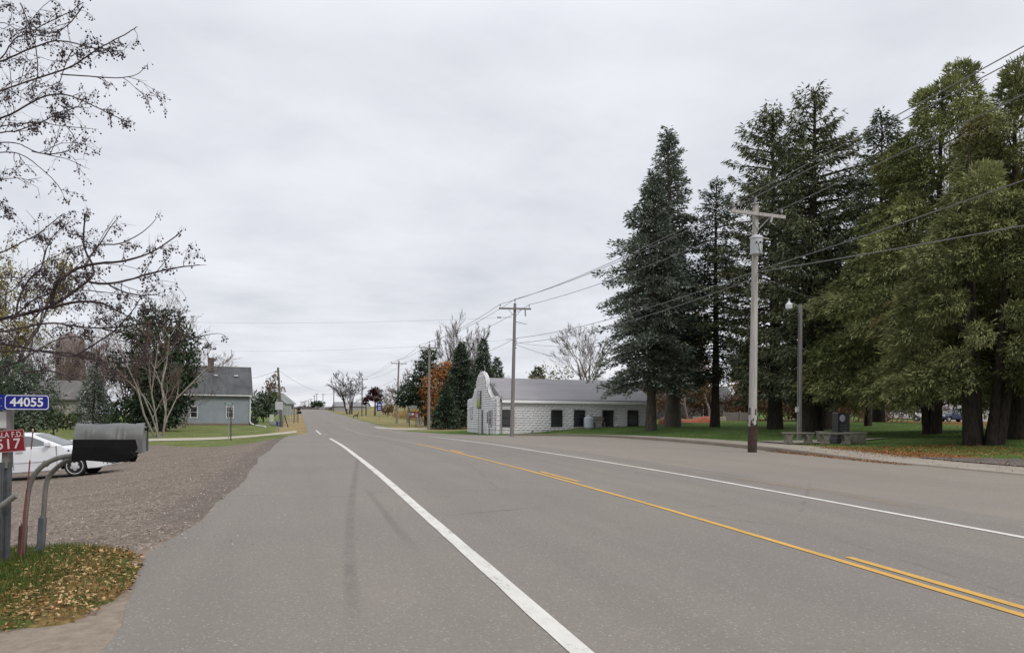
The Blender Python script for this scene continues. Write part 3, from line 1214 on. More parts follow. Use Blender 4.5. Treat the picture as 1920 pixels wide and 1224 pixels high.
def bare_tree(name, base, H, label, barkm, seed, stems=((0, 0, 0.02, 0.0, 1.0),), r=0.2, spread=0.62, upb=0.25, nchild=(2, 2, 1, 1), shrink=0.56,
              maxlev=4, twigm=None, group=None, rmin=0.012, trunk_frac=0.55, wig=0.16, leafm=None, leafn=0, ll=0.2, lw=0.12, cat='tree', thk=0.28):
    rng = np.random.RandomState(seed)
    t = thing(name, base, label, cat, group)
    segs, ends = [], []
    for (x, y, dx, dy, s) in stems:
        d = np.array([dx, dy, 1.0])
        if abs(x) + abs(y) > 0.02:
            segs.append((np.array([0, 0, -.12]), np.array([x, y, .05]), r * s, r * s))
            segs.append((np.array([x, y, -.15]), np.array([x, y, .1]), r * s, r * s))
        grow(segs, rng, np.array([x, y, -0.15]), d / np.linalg.norm(d), H * s * trunk_frac, r * s, 0, maxlev, spread, upb, nchild, shrink, wig, ends)
    # fit to height
    zmax = max(q[1][2] for q in segs)
    k = H / zmax
    P0 = np.array([q[0] for q in segs]) * k
    P1 = np.array([q[1] for q in segs]) * k
    R0 = np.maximum([q[2] for q in segs], rmin)
    R1 = np.maximum([q[3] for q in segs], rmin * 0.8)
    thick = R0 > r * thk
    V, F = segs_mesh(P0[thick], P1[thick], R0[thick], R1[thick], 7)
    mesh_np('trunk', V, [F], barkm, t, smooth=True)
    V, F = segs_mesh(P0[~thick], P1[~thick], R0[~thick], R1[~thick], 3)
    mesh_np('twigs', V, [F], twigm or barkm, t)
    if leafm is not None:
        E = np.array(ends) * k
        C = E[rng.randint(0, len(E), leafn)] + rng.randn(leafn, 3) * 0.25
        D = rng.randn(leafn, 3)
        D[:, 2] -= 0.4
        V, F = cards(C, D, ll * (0.6 + 0.8 * rng.rand(leafn)), lw, rng)
        mesh_np('foliage', V, [F], leafm, t, tint=tint_for(leafn, rng))
    return t


B_SPRUCE = bark('spruce_bark', (0.045, 0.036, 0.030), (0.12, 0.10, 0.085))
B_PALEBARK = bark('grey_scaly_bark', (0.075, 0.062, 0.052), (0.17, 0.145, 0.125))
B_CEDAR = bark('cedar_bark', (0.018, 0.014, 0.012), (0.058, 0.046, 0.038))
B_BARE = bark('bare_twig_bark', (0.13, 0.105, 0.09), (0.25, 0.215, 0.19))
B_RED = bark('reddish_twig_bark', (0.09, 0.062, 0.054), (0.17, 0.12, 0.104))
B_BIRCH = bark('pale_birch_bark', (0.12, 0.10, 0.085), (0.36, 0.325, 0.285))
B_DARKTWIG = bark('crabapple_bark', (0.035, 0.026, 0.028), (0.085, 0.066, 0.066))

L_BLUE = leaf_mat('blue_spruce_needles', (0.055, 0.070, 0.052), (0.155, 0.182, 0.145), (0.34, 0.375, 0.315), 0.5, None, 0, .12)
L_DARK = leaf_mat('dark_spruce_needles', (0.028, 0.042, 0.029), (0.075, 0.102, 0.068), (0.165, 0.20, 0.132), 0.5, None, 0, .12)
L_NORWAY = leaf_mat('norway_spruce_needles', (0.044, 0.056, 0.034), (0.122, 0.140, 0.082), (0.27, 0.285, 0.17), 0.45, (0.16, 0.11, 0.055), 0.06, .15)
L_CEDAR = leaf_mat('cedar_sprays', (0.080, 0.095, 0.038), (0.22, 0.242, 0.10), (0.46, 0.47, 0.225), 0.33, (0.20, 0.15, 0.06), 0.02, .12)
L_CEDARB = leaf_mat('bronzed_cedar_sprays', (0.066, 0.078, 0.034), (0.186, 0.202, 0.086), (0.395, 0.40, 0.195), 0.33, (0.17, 0.115, 0.055), 0.06, .12)
L_PINE = leaf_mat('pine_needles', (0.016, 0.028, 0.017), (0.042, 0.064, 0.037), (0.09, 0.115, 0.066), 0.6)
L_ORANGE = leaf_mat('orange_leaves', (0.18, 0.080, 0.032), (0.34, 0.160, 0.062), (0.47, 0.26, 0.11), 0.8)
L_YELLOW = leaf_mat('yellowing_leaves', (0.14, 0.115, 0.045), (0.26, 0.215, 0.085), (0.40, 0.345, 0.15), 0.6)
L_PURPLE = leaf_mat('purple_leaves', (0.022, 0.010, 0.014), (0.050, 0.021, 0.030), (0.10, 0.045, 0.058), 0.6)
L_BROWN = leaf_mat('brown_withered_leaves', (0.07, 0.045, 0.028), (0.15, 0.10, 0.06), (0.27, 0.19, 0.12), 0.8)
L_SHRUB = leaf_mat('shrub_leaves', (0.025, 0.034, 0.016), (0.06, 0.075, 0.03), (0.12, 0.14, 0.055), 0.8)


# ---------------------------------------------------------------- the park conifers on the right
b = base_at(1222, 62)
conifer('blue_spruce', b, 20.6, 3.3, [(0, 2.6), (.1, 3.2), (.25, 3.5), (.45, 3.25), (.65, 2.5), (.85, 1.2), (1, .25)], 560,
        'broad blue-green spruce hanging over the end of the white block building', L_BLUE, B_SPRUCE, 0.40, 11, rise=0.16, droop=0.42,
        ll=0.50, lw=0.20, dens=13, hang=0.22, azbias=(math.pi + 0.2, 0.10), clump=0.35, gap=.2)
b = base_at(1262, 66)
conifer('blue_spruce', b, 25.4, 3.4, [(0, 2.3), (.15, 2.8), (.4, 2.8), (.62, 2.3), (.8, 1.5), (.92, .8), (1, .2)], 520,
        'tallest dark blue-green spruce, pointed top, thick grey trunk right of the block building', L_BLUE, B_PALEBARK, 0.62, 12, rise=0.2, droop=0.36,
        ll=0.48, lw=0.19, dens=13, hang=0.18, lean=(-.8, 0), clump=0.3, gap=.18)
b = base_at(1340, 64)
conifer('slender_spruce', b, 20.4, 3.6, [(0, 1.7), (.2, 2.2), (.5, 2.2), (.75, 1.8), (.92, 1.0), (1, .2)], 300,
        'slender sparse spruce with a bare dark straight trunk, left of the utility pole', L_DARK, B_CEDAR, 0.36, 13, rise=0.08, droop=0.30,
        ll=0.5, lw=0.16, dens=14, hang=0.25, gap=.18, clump=.3)
b = base_at(1452, 58)
conifer('norway_spruce', b, 23.9, 2.2, [(0, 3.4), (.2, 4.1), (.45, 4.0), (.65, 3.4), (.82, 2.4), (.94, 1.15), (1, .25)], 330,
        'drooping dark spruce standing right behind the transformer pole', L_NORWAY, B_CEDAR, 0.5, 14, rise=0.20, droop=0.26, tip=.45,
        ll=0.62, lw=0.17, dens=17, hang=0.75, clump=.4, gap=.25, lean=(-.4, 0))
b = base_at(1522, 50)
conifer('norway_spruce', b, 22.2, 2.0, [(0, 2.9), (.25, 3.6), (.5, 3.4), (.7, 2.8), (.85, 2.0), (.95, .95), (1, .25)], 330,
        'drooping brownish spruce with long hanging twigs, directly behind the street lamp', L_NORWAY, B_CEDAR, 0.62, 15, rise=0.20, droop=0.26, tip=.45,
        ll=0.60, lw=0.16, dens=17, hang=0.8, clump=.45, gap=.28)
b = base_at(1648, 66)
conifer('norway_spruce', b, 26.3, 2.5, [(0, 3.0), (.3, 3.6), (.6, 3.4), (.8, 2.6), (.93, 1.4), (1, .3)], 240,
        'dark spruce whose top shows between two taller evergreens, behind the cedars', L_DARK, B_CEDAR, 0.45, 16, rise=0.2, droop=0.34,
        ll=0.6, lw=0.19, dens=12, hang=0.5, clump=.2)


def park_floor(P):
    return P[:, 2] > 1.5 + 0.35 * np.sin(P[:, 0] * 1.7) + 0.25 * np.sin(P[:, 1] * 2.3 + 1)


b = base_at(1752, 45)
cedar('cedar_tree', b, 21.4, 1.0, [(0, 5.4), (.12, 6.1), (.3, 5.4), (.48, 4.0), (.66, 3.3), (.82, 2.5), (.93, 1.6), (1, .5)], 165,
      'huge spreading cedar with yellow-green skirts reaching out over the benches', L_CEDAR, B_CEDAR,
      [(0, 0, .4, 0, 20.5, .33), (-.2, .2, -1.6, .4, 12, .2), (.2, .2, 1.3, .3, 13, .2)], 21, per=110, ctr=(1.2, -.3), ll=.27, lw=.075, cs=1.25, hang=.85, lumps=.42, shell=.72,
      azbias=(math.pi, .16), keepout=park_floor)
b = base_at(1842, 33)
cedar('cedar_tree', b, 11.6, 2.2, [(0, 3.3), (.15, 3.9), (.4, 3.5), (.65, 2.6), (.85, 1.5), (1, .3)], 84,
      'cedar with a wide cluster of fused dark trunks at the leaf-strewn lawn edge', L_CEDARB, B_CEDAR,
      [(-.45, 0, -1.1, .2, 11, .30), (-.02, .25, -.2, .6, 13, .24), (.42, -.1, 2.8, -.3, 11, .32), (.12, -.2, .9, -.5, 10, .22)], 22,
      per=185, ll=.21, lw=.055, cs=1.0, hang=.85, lumps=.42, shell=.70, keepout=lambda P: P[:, 2] > 2.2 + 0.4 * np.sin(P[:, 0] * 2.1))
b = base_at(1915, 36.5)
cedar('cedar_tree', b, 17.6, 2.2, [(0, 3.6), (.2, 4.2), (.45, 3.7), (.7, 2.9), (.87, 1.9), (1, .6)], 120,
      'bronze-tinged cedar furthest right, beyond the fused-trunk cedar', L_CEDARB, B_CEDAR,
      [(-.1, 0, -.5, 0, 15.5, .40), (.7, .3, 1.6, .4, 12, .34)], 23, per=155, ll=.23, lw=.062, cs=1.08, hang=.85, lumps=.40, shell=.70,
      keepout=lambda P: P[:, 2] > 2.3 + 0.4 * np.sin(P[:, 0] * 1.9))
# plain trunks of trees whose crowns merge into the canopy
for (px, d, rr, hh, R, lab, sd) in ((1552, 56, .50, 15, 3.0, 'dark broad-based spruce trunk just right of the street lamp, crown lost in the canopy', 31),
                                    (1627, 58, .24, 13, 2.2, 'thin straight dark trunk left of a stout one, behind the round planter', 32),
                                    (1733, 62, .22, 14, 2.4, 'thin dark trunk right of the white pickup truck', 33)):
    conifer('park_spruce', base_at(px, d), hh, 3.4, [(0, R), (.4, R), (.8, R * .6), (1, .2)], 170, lab, L_DARK, B_CEDAR, rr, sd, ll=.55, lw=.18, dens=10, hang=.5)

# ---------------------------------------------------------------- background right: thickets and autumn trees beyond the park
rb = np.random.RandomState(77)
for i, (px, d, h, wd, lf) in enumerate(((1290, 92, 13, 5, L_YELLOW), (1330, 84, 9, 4, L_BROWN), (1385, 96, 10, 5, L_YELLOW), (1480, 88, 9, 4, L_BROWN))):
    lab = ('tall yellow-leaved tree glimpsed between the blue spruce and the slender spruce',
           'brown-leaved small tree behind the slender spruce trunk',
           'thin yellow-leaved tree beyond the lawn, left of the utility pole',
           'rusty-leaved small tree between the spruce trunks left of the street lamp')[i]
    bare_tree('autumn_tree', base_at(px, d), h, lab, B_BARE, 50 + i, r=.16, leafm=lf, leafn=2600, ll=.36, lw=.24, nchild=(2, 2, 2, 1), upb=.2)
for i, (px, d, h, lab) in enumerate(((1575, 82, 4.6, 'low brownish bare thicket behind the dark memorial stone'),
                                     (1610, 86, 5.0, 'bare brown thicket behind the thin straight trunk'),
                                     (1690, 70, 4.2, 'sprawling bare grey shrub in front of the white pickup truck'),
                                     (1738, 116, 4.0, 'bare shrub behind the stout trunk left of the garage'),
                                     (1505, 84, 4.0, 'brown shrub seen beside the street lamp foot'),
                                     (1425, 90, 4.4, 'bare shrub behind the foot of the big utility pole'),
                                     (1540, 92, 5.5, 'tall brown thicket behind the broad trunk'),
                                     (1650, 92, 5.5, 'tall brown thicket filling the gap right of the planter'),
                                     (1400, 104, 6.0, 'brown thicket behind the slender spruce and the pole'), (1455, 106, 6.0, 'brown thicket behind the drooping spruce trunks'),
                                     (1600, 108, 6.5, 'tall reddish thicket farthest behind the memorial stone'),                                      (1250, 100, 5.5, 'brown thicket between the blue spruce trunks'), (1320, 100, 5.5, 'brown thicket beyond the orange tarpaulins'))):
    st = [(rb.randn() * .9, rb.randn() * .9, rb.randn() * .35, rb.randn() * .35, .6 + .4 * rb.rand()) for _ in range(10)]
    bare_tree('bare_shrub', base_at(px, d), h, lab, B_RED if i not in (2, 3) else B_BARE, 60 + i, stems=st, r=.05, spread=.7, upb=.12,
              nchild=(2, 2, 1, 1), maxlev=4, rmin=.012, trunk_frac=.5, group='bare thickets behind the park',
              leafm=L_BROWN if i not in (2, 3) else None, leafn=4500, ll=.26, lw=.14, cat='shrub')

# ---------------------------------------------------------------- middle distance right of the road
b = base_at(864, 92)
conifer('spruce_tree', b, 10.2, .3, [(0, 2.3), (.1, 2.7), (.3, 2.4), (.6, 1.5), (.85, .75), (1, .1)], 300, 'broad dark spruce by the street corner left of the block building',
        L_DARK, B_SPRUCE, .24, 17, ll=.55, lw=.22, dens=15, hang=.3)
conifer('spruce_tree', base_at(836, 88), 5.0, .2, [(0, 1.7), (.2, 1.8), (.5, 1.2), (1, .1)], 150, 'lower dark spruce at the roadside, left of the broad dark spruce',
        L_DARK, B_SPRUCE, .2, 18, ll=.55, lw=.22, dens=15, hang=.3)
conifer('spruce_tree', base_at(905, 100), 11.4, .5, [(0, 2.6), (.2, 2.4), (.5, 1.7), (.8, .8), (1, .1)], 240, 'pointed dark spruce behind the curved gable of the block building',
        L_DARK, B_SPRUCE, .22, 19, ll=.6, lw=.22, dens=13, hang=.3)
conifer('spruce_tree', base_at(931, 104), 9.2, .5, [(0, 2.2), (.2, 1.9), (.5, 1.4), (.8, .7), (1, .1)], 180, 'shorter pointed spruce between the gable and the tall utility pole',
        L_DARK, B_SPRUCE, .2, 20, ll=.6, lw=.22, dens=13, hang=.3)
conifer('spruce_tree', base_at(1008, 110), 8.2, .5, [(0, 1.9), (.3, 2.0), (.6, 1.5), (.85, .8), (1, .15)], 130, 'small yellowish-green spruce top showing over the roof of the block building',
        leaf_mat('yellowish_needles', (.02, .035, .015), (.055, .08, .028), (.13, .16, .05)), B_SPRUCE, .2, 24, ll=.6, lw=.24, dens=14, hang=.2)


def lobed(name, px, d, lobes, label, leafm, barkm, seed, per=9, ll=.4, lw=.2, trunk=(.2, .5), hang=.2, cat='tree', shell=.5):
    """lobes in pixels (px, py, rx, ry) at depth d"""
    b = base_at(px, d)
    t = thing(name, b, label, cat)
    rng = np.random.RandomState(seed)
    L, mb = [], MB()
    k = d / F_PX
    zt = 0
    for (x, y, rx, ry) in lobes:
        p = at(x, y, d) - b
        L.append((p.x, p.y + rng.randn() * .2 * rx * k, p.z, rx * k, rx * k * .9, ry * k))
        zt = max(zt, p.z)
    hh = zt * trunk[1] + .2
    mb.tube([(0, 0, -.2), (0.03, 0, hh * .5), (0, 0, hh)], [trunk[0] * 1.2, trunk[0], trunk[0] * .7], 8)
    for q in L:
        mb.tube([(0, 0, hh * .75), (q[0] * .5, q[1] * .5, hh * .5 + q[2] * .5), (q[0], q[1], q[2])], [trunk[0] * .55, trunk[0] * .35, .02], 5)
    mb.build('trunk', barkm, t, True)
    lobes_crown(t, L, per, leafm, rng, ll, lw, hang, shell=shell)
    return t


lobed('pine_tree', 798, 105, [(806, 665, 17, 9), (797, 684, 18, 11), (812, 690, 12, 9), (790, 703, 20, 10), (782, 722, 24, 11), (770, 738, 26, 12), (758, 752, 17, 8), (792, 748, 22, 14), (800, 770, 12, 10)],
      'irregular dark pine leaning left over the roadside kiosk', L_PINE, B_SPRUCE, 41, per=11, ll=.5, lw=.16)
lobed('orange_tree', 818, 100, [(808, 716, 16, 13), (826, 700, 16, 14), (812, 742, 17, 16), (832, 730, 17, 18), (822, 762, 16, 16), (838, 690, 12, 14), (800, 735, 13, 13), (845, 712, 14, 16), (805, 765, 12, 12)],
      'orange-leaved autumn tree between the dark pine and the spruces', L_ORANGE, B_BARE, 42, per=13, ll=.36, lw=.22, shell=.2)
bare_tree('bare_tree', base_at(862, 112), 16.4, 'tall bare many-stemmed tree rising behind the dark spruces', B_RED, 43,
          stems=[(0, 0, -.03, 0, 1), (.6, .2, .06, 0, .95), (-.7, 0, -.10, .1, .9), (1.2, .3, .12, 0, .85), (-.2, .5, .02, .1, .97), (.3, -.4, .1, 0, .8)], r=.10,
          spread=.30, upb=.6, nchild=(2, 2, 2, 2), rmin=.013)
bare_tree('bare_tree', base_at(888, 122), 12.2, 'bare reddish tree just right of the tall bare clump', B_RED, 44, stems=[(0, 0, .05, 0, 1), (.6, .2, .25, 0, .9), (-.4, 0, -.1, .1, .9)], r=.14,
          spread=.45, upb=.4, nchild=(2, 2, 2, 1), rmin=.02)
bare_tree('bare_tree', base_at(763, 130), 9.6, 'pale leafless tree left of the dark leaning pine', B_BARE, 45, stems=[(0, 0, .1, 0, 1), (.3, 0, -.15, 0, .9), (0, .3, .3, 0, .85)], r=.12, spread=.45, upb=.45, rmin=.02)
bare_tree('bare_tree', base_at(1107, 96), 13.0, 'large bare tree behind the far end of the block building roof', B_BARE, 46,
          stems=[(0, 0, .02, 0, 1), (.3, 0, .12, .1, .95), (-.3, 0, -.2, 0, .9)], r=.20, spread=.52, upb=.35, nchild=(2, 2, 2, 2), rmin=.016)
bare_tree('bare_tree', base_at(1062, 100), 8.6, 'smaller bare tree with yellowed leaves behind the roof, left of the large bare tree', B_BARE, 47,
          stems=[(0, 0, .02, 0, 1), (.6, 0, .3, .1, .9), (-.6, 0, -.3, 0, .9)], r=.14, spread=.65, upb=.2, rmin=.018, leafm=L_YELLOW, leafn=260, ll=.4, lw=.25)
bare_tree('bare_tree', base_at(958, 115), 7.2, 'faint bare tree behind the tall utility pole and roof', B_BARE, 48, stems=[(0, 0, .02, 0, 1), (.6, 0, .2, .1, .9)], r=.1, spread=.6, upb=.3, rmin=.016)
bare_tree('bare_tree', base_at(655, 232), 13.2, 'bare spreading tree on the rise beside the far road', B_DARKTWIG, 49, stems=[(-.5, 0, -.16, 0, 1), (.6, 0, .30, 0, .85), (0, .4, .05, 0, .9)], r=.28,
          spread=.62, upb=.28, nchild=(2, 2, 2, 1), rmin=.04)
lobed('purple_tree', 703, 205, [(697, 742, 8, 9), (706, 735, 9, 8), (711, 746, 8, 8), (701, 733, 7, 6)], 'purple-leaved round tree on the rise', L_PURPLE, B_SPRUCE, 51, per=5, ll=.5, lw=.4, trunk=(.22, .6))
lobed('purple_tree', 686, 208, [(684, 752, 5, 6), (688, 747, 4, 5)], 'small purple-leaved tree left of the larger round one', L_PURPLE, B_SPRUCE, 52, per=5, ll=.5, lw=.4, trunk=(.15, .6))
bare_tree('bare_tree', base_at(735, 195), 7.4, 'pale bare tree with drooping crown right of the purple tree', B_BARE, 53, stems=[(0, 0, .05, 0, 1), (.5, 0, .25, 0, .9), (-.5, 0, -.2, 0, .9)], r=.2, spread=.85, upb=-.05, nchild=(2, 2, 2, 1), rmin=.035)
lobed('round_shrub', 727, 185, [(722, 768, 7, 6), (732, 766, 6, 7)], 'brown withered shrub beside the dry field edge', L_BROWN, B_BARE, 54, per=6, ll=.45, lw=.3, cat='shrub', trunk=(.1, .5))
lobed('lone_tree', 596, 420, [(588, 758, 6, 4), (596, 756, 7, 4), (603, 758, 6, 4)], 'dark umbrella-crowned tree beyond the crest of the road', L_PINE, B_SPRUCE, 55, per=1.6, ll=.9, lw=.7, trunk=(.3, .8))

# dry standing grass of the field on the right
def stuff_cards(name, P, D, ln, w, m, rng):
    V, F = cards(P, D, ln, w, rng)
    o = mesh_np(name, V, [F], m, tint=tint_for(len(P), rng))
    o['kind'] = 'stuff'
    return o


rf = np.random.RandomState(5)
n = 26000
fx, fy = 21 + 30 * rf.rand(n) ** 1.2, 118 + 62 * rf.rand(n)
P = np.stack([fx, fy, ground(fx, fy)], -1)
D = rf.randn(n, 3) * .22
D[:, 2] = 1
stuff_cards('dry_field_grass', P, D, .9 + .6 * rf.rand(n), .09, leaf_mat('dry_grass_blades', (.20, .13, .055), (.36, .255, .11), (.5, .38, .19), .3), rf)

# distant belt of scrub beyond the crest
rf = np.random.RandomState(6)
n = 5000
a = rf.rand(n)
bx = -70 + 95 * a
by = 455 + rf.randn(n) * 8
P = np.stack([bx, by, 3.0 + rf.rand(n) * (2.6 + .8 * np.sin(bx * .35))], -1)
stuff_cards('distant_scrub', P, rf.randn(n, 3), 1.6, .9, leaf_mat('distant_scrub_leaves', (.09, .08, .07), (.13, .115, .10), (.19, .17, .15), .1), rf)

# ---------------------------------------------------------------- left side
b = base_at(296, 57)
bare_tree('birch_tree', b, 11.6, 'pale-barked bare birch with two leaning stems in front of the grey house', B_BIRCH, 71,
          stems=[(-.1, 0, -.30, 0, 1), (.25, .1, .20, .1, 1), (.15, .2, .32, .2, .8), (0, .2, -.12, .2, .85), (.1, -.1, .05, -.15, .8)], r=.085, spread=.6, upb=.3, nchild=(2, 2, 2, 1), shrink=.5, twigm=B_RED, rmin=.011, wig=.2, thk=.14)
lobed('pine_tree', 305, 72, [(285, 590, 22, 18), (322, 600, 25, 22), (262, 622, 32, 24), (300, 640, 46, 34), (345, 640, 26, 26), (262, 690, 48, 40), (320, 700, 46, 44), (350, 690, 22, 30), (290, 752, 56, 30), (330, 752, 26, 24), (250, 772, 48, 28), (306, 776, 36, 26)],
      'large dark pine behind the bare birch', L_PINE, B_SPRUCE, 72, per=6.5, ll=.5, lw=.17, trunk=(.3, .7))
conifer('spruce_tree', base_at(176, 74), 6.1, .1, [(0, 2.2), (.2, 2.1), (.5, 1.4), (.8, .6), (1, .08)], 170, 'small dense blue-green spruce beside the white shed gable', L_BLUE, B_SPRUCE, .14, 73, ll=.42, lw=.15, dens=14, hang=.2)
lobed('evergreen_shrub', 60, 46, [(20, 705, 50, 40), (70, 735, 38, 42), (10, 755, 46, 40), (95, 765, 28, 26), (-30, 720, 50, 60), (60, 785, 50, 26), (5, 790, 50, 26)], 'dark evergreen bush mass behind the white sedan and blue sign', L_DARK, B_SPRUCE, 74, per=22, ll=.22, lw=.075, cat='shrub')
lobed('yellow_green_shrub', 100, 48, [(88, 785, 28, 17), (118, 790, 22, 13)], 'yellow-green bushy shrub above the roof of the white sedan', L_SHRUB, B_BARE, 75, per=16, ll=.26, lw=.13, cat='shrub', trunk=(.06, .5))
bare_tree('poplar_tree', base_at(-6, 62), 15.8, 'tall poplar with sparse yellow-green leaves rising behind the crab apple boughs', B_BARE, 76, stems=[(0, 0, .05, 0, 1), (.5, 0, .12, 0, .9)], r=.2, spread=.4, upb=.45,
          leafm=L_YELLOW, leafn=7000, ll=.21, lw=.12)
for i, (px, d, h, lab) in enumerate(((60, 98, 15, 'dense bare thicket tree behind the dark evergreen bush at far left'), (125, 104, 15.5, 'bare reddish tree in front of the brown silo'),
                                     (185, 100, 14, 'bare twiggy tree between the silo and the dark pine'), (245, 88, 12.5, 'bare reddish twiggy tree behind the dark pine, left of the birch'),
                                     (328, 82, 11.2, 'bare fine-twigged tree just right of the dark pine top'), (385, 116, 11.6, 'bare tree rising behind the chimney end of the grey house roof'))):
    st = [(rb.randn() * .7, rb.randn() * .7, rb.randn() * .22, rb.randn() * .22, .75 + .25 * rb.rand()) for _ in range(9 if i < 4 else 6)]
    bare_tree('bare_tree', base_at(px, d), h, lab, B_RED if i in (1, 2, 3) else B_BARE, 80 + i, stems=st, r=.10, spread=.55, upb=.22, nchild=(2, 2, 2, 1), rmin=.0115)
# evergreens right of the grey house
for i, (px, d, lob, lab, lm) in enumerate(((478, 112, [(474, 748, 9, 16), (480, 764, 10, 12)], 'dark evergreen shrub against the house corner', L_DARK),
                                            (494, 116, [(492, 752, 13, 14), (497, 766, 15, 14), (488, 768, 12, 12), (494, 741, 8, 7)], 'wide dark conifer clump below the pale feathery tree', L_DARK),
                                            (511, 118, [(511, 745, 7, 12), (512, 763, 9, 14)], 'pointed greyish conifer right of the wide clump', L_SHRUB),
                                            (477, 100, [(474, 786, 9, 8), (470, 792, 8, 7)], 'low rounded dark shrub beside the white downspout', L_DARK))):
    lobed('evergreen_shrub', px, d, lob, lab, lm, B_SPRUCE, 90 + i, per=7, ll=.5, lw=.22, cat='shrub', trunk=(.08, .5))
bare_tree('pale_tree', base_at(493, 125), 7.9, 'thin pale tree rising above the wide conifer clump', B_BARE, 95, r=.12, spread=.55, upb=.3, rmin=.02, leafm=L_BROWN, leafn=260, ll=.4, lw=.25)


# ---------------------------------------------------------------- the crab apple reaching in from the left
def crabapple():
    rng = np.random.RandomState(404)
    d0 = 5.6
    base = base_at(-470, 6.2)
    t = thing('crabapple_tree', base, 'leafless crab apple full of dark berries, boughs arching over the sedan and mailbox', 'tree')
    limbs = [  # (radius at frame edge in px, points)
        (4.5, [(0, 118), (41, 99), (79, 81), (113, 74), (147, 88), (185, 96), (205, 92)]),
        (3.5, [(0, 112), (14, 89), (27, 69), (58, 55), (89, 38), (130, 21), (153, 2)]),
        (4.5, [(0, 176), (38, 160), (75, 148), (113, 137), (144, 123), (172, 99), (206, 82), (250, 57)]),
        (2.0, [(113, 139), (172, 144), (213, 148), (252, 146), (274, 125)]),
        (5.0, [(0, 223), (41, 206), (69, 185), (106, 173), (144, 180), (182, 202), (240, 228)]),
        (3.0, [(0, 233), (45, 230), (69, 226), (103, 237), (165, 242)]),
        (3.0, [(0, 247), (34, 243), (82, 225), (113, 209), (144, 201), (152, 186)]),
        (3.0, [(0, 262), (31, 266), (65, 285), (103, 292), (123, 295), (161, 316)]),
        (3.2, [(0, 286), (21, 285), (48, 292), (72, 316), (106, 343), (117, 367)]),
        (1.8, [(60, 284), (103, 292), (140, 278), (168, 262)]),
        (1.8, [(38, 7), (45, 21), (69, 93), (74, 134), (62, 185)]),
        (1.8, [(154, 12), (137, 38), (113, 58), (99, 72)]),
        (2.0, [(137, 93), (123, 120), (110, 161), (103, 172)]),
        (2.0, [(0, 40), (20, 50), (40, 62), (70, 20), (95, 0)]),
        (1.6, [(0, 20), (18, 12), (40, 22), (52, 48)]),
        (2.0, [(0, 332), (26, 330), (48, 333), (66, 341)]),
        (2.5, [(0, 365), (8, 380), (14, 398)]),
        (9.5, [(0, 599), (45, 590), (96, 577), (134, 554), (168, 529), (185, 510), (165, 476), (161, 441), (163, 402)]),
        (6.0, [(96, 577), (99, 547), (113, 520), (154, 499), (206, 494), (247, 491), (288, 477), (336, 441)]),
        (3.5, [(168, 529), (206, 534), (257, 520), (302, 510), (343, 501), (377, 498)]),
        (3.0, [(161, 496), (175, 474), (192, 455), (206, 427), (220, 410)]),
        (2.5, [(185, 459), (220, 461), (250, 447), (280, 431), (300, 404)]),
        (5.5, [(0, 620), (51, 609), (96, 602), (137, 609), (192, 616), (240, 609), (292, 606), (330, 596)]),
        (4.5, [(96, 578), (137, 565), (182, 565), (213, 582), (240, 596), (262, 604)]),
        (6.0, [(0, 642), (41, 647), (86, 659), (154, 671), (223, 683), (274, 674), (309, 668)]),
        (5.0, [(0, 659), (69, 657), (137, 664), (172, 674), (192, 690), (210, 706)]),
        (2.6, [(192, 616), (250, 626), (300, 634), (343, 640), (377, 630), (406, 626)]),
        (4.0, [(0, 475), (34, 458), (69, 438), (96, 417), (113, 403)]),
        (3.0, [(31, 585), (34, 547), (55, 520), (79, 503), (82, 475), (99, 441), (144, 410)]),
        (3.0, [(0, 560), (30, 545), (60, 510), (110, 480), (160, 460)]),
        (2.5, [(20, 600), (60, 560), (110, 545), (150, 540), (220, 548), (285, 560)]),
        (3.0, [(0, 690), (50, 672), (100, 640), (150, 632), (200, 637), (262, 645)]),
        (2.2, [(140, 668), (190, 640), (230, 612), (262, 570), (280, 540)]),
        (2.5, [(40, 700), (80, 690), (120, 700), (160, 716)]),
        (2.5, [(0, 530), (40, 520), (80, 535), (140, 515), (190, 520)]),
        (2.5, [(60, 600), (100, 560), (120, 500), (135, 470)]),
        (2.0, [(206, 534), (235, 550), (262, 556), (300, 550)]),
    ]
    segs, berries, stalks = [], [], []
    k0 = d0 / F_PX
    hub = np.array(at(-330, 470, 6.1))
    hub_lo = np.array(at(-380, 640, 6.2))

    def twig(p, dr, ln, r, lev):
        n = 4
        pts = [p]
        for i in range(n):
            dr = dr + rng.randn(3) * .16
            dr /= np.linalg.norm(dr)
            q = pts[-1] + dr * ln / n
            segs.append((pts[-1], q, r * (1 - .6 * i / n), r * (1 - .6 * (i + 1) / n)))
            pts.append(q)
            if lev < 2 and rng.rand() < (.55 if lev == 0 else .25):
                a = rng.randn(3)
                a -= dr * a.dot(dr)
                a /= np.linalg.norm(a)
                dd = dr * .75 + a * (.5 + .4 * rng.rand())
                twig(q, dd / np.linalg.norm(dd), ln * (.4 + .3 * rng.rand()), r * .6, lev + 1)
            if rng.rand() < (.24 if lev else .18):                # a bunch of berries on stalks
                for _ in range(rng.randint(1, 6)):
                    o = q + rng.randn(3) * .012
                    e = o + np.array([rng.randn() * .014, rng.randn() * .014, -.014 - .024 * rng.rand()])
                    stalks.append((o, e, .0009, .0009))
                    berries.append(e)
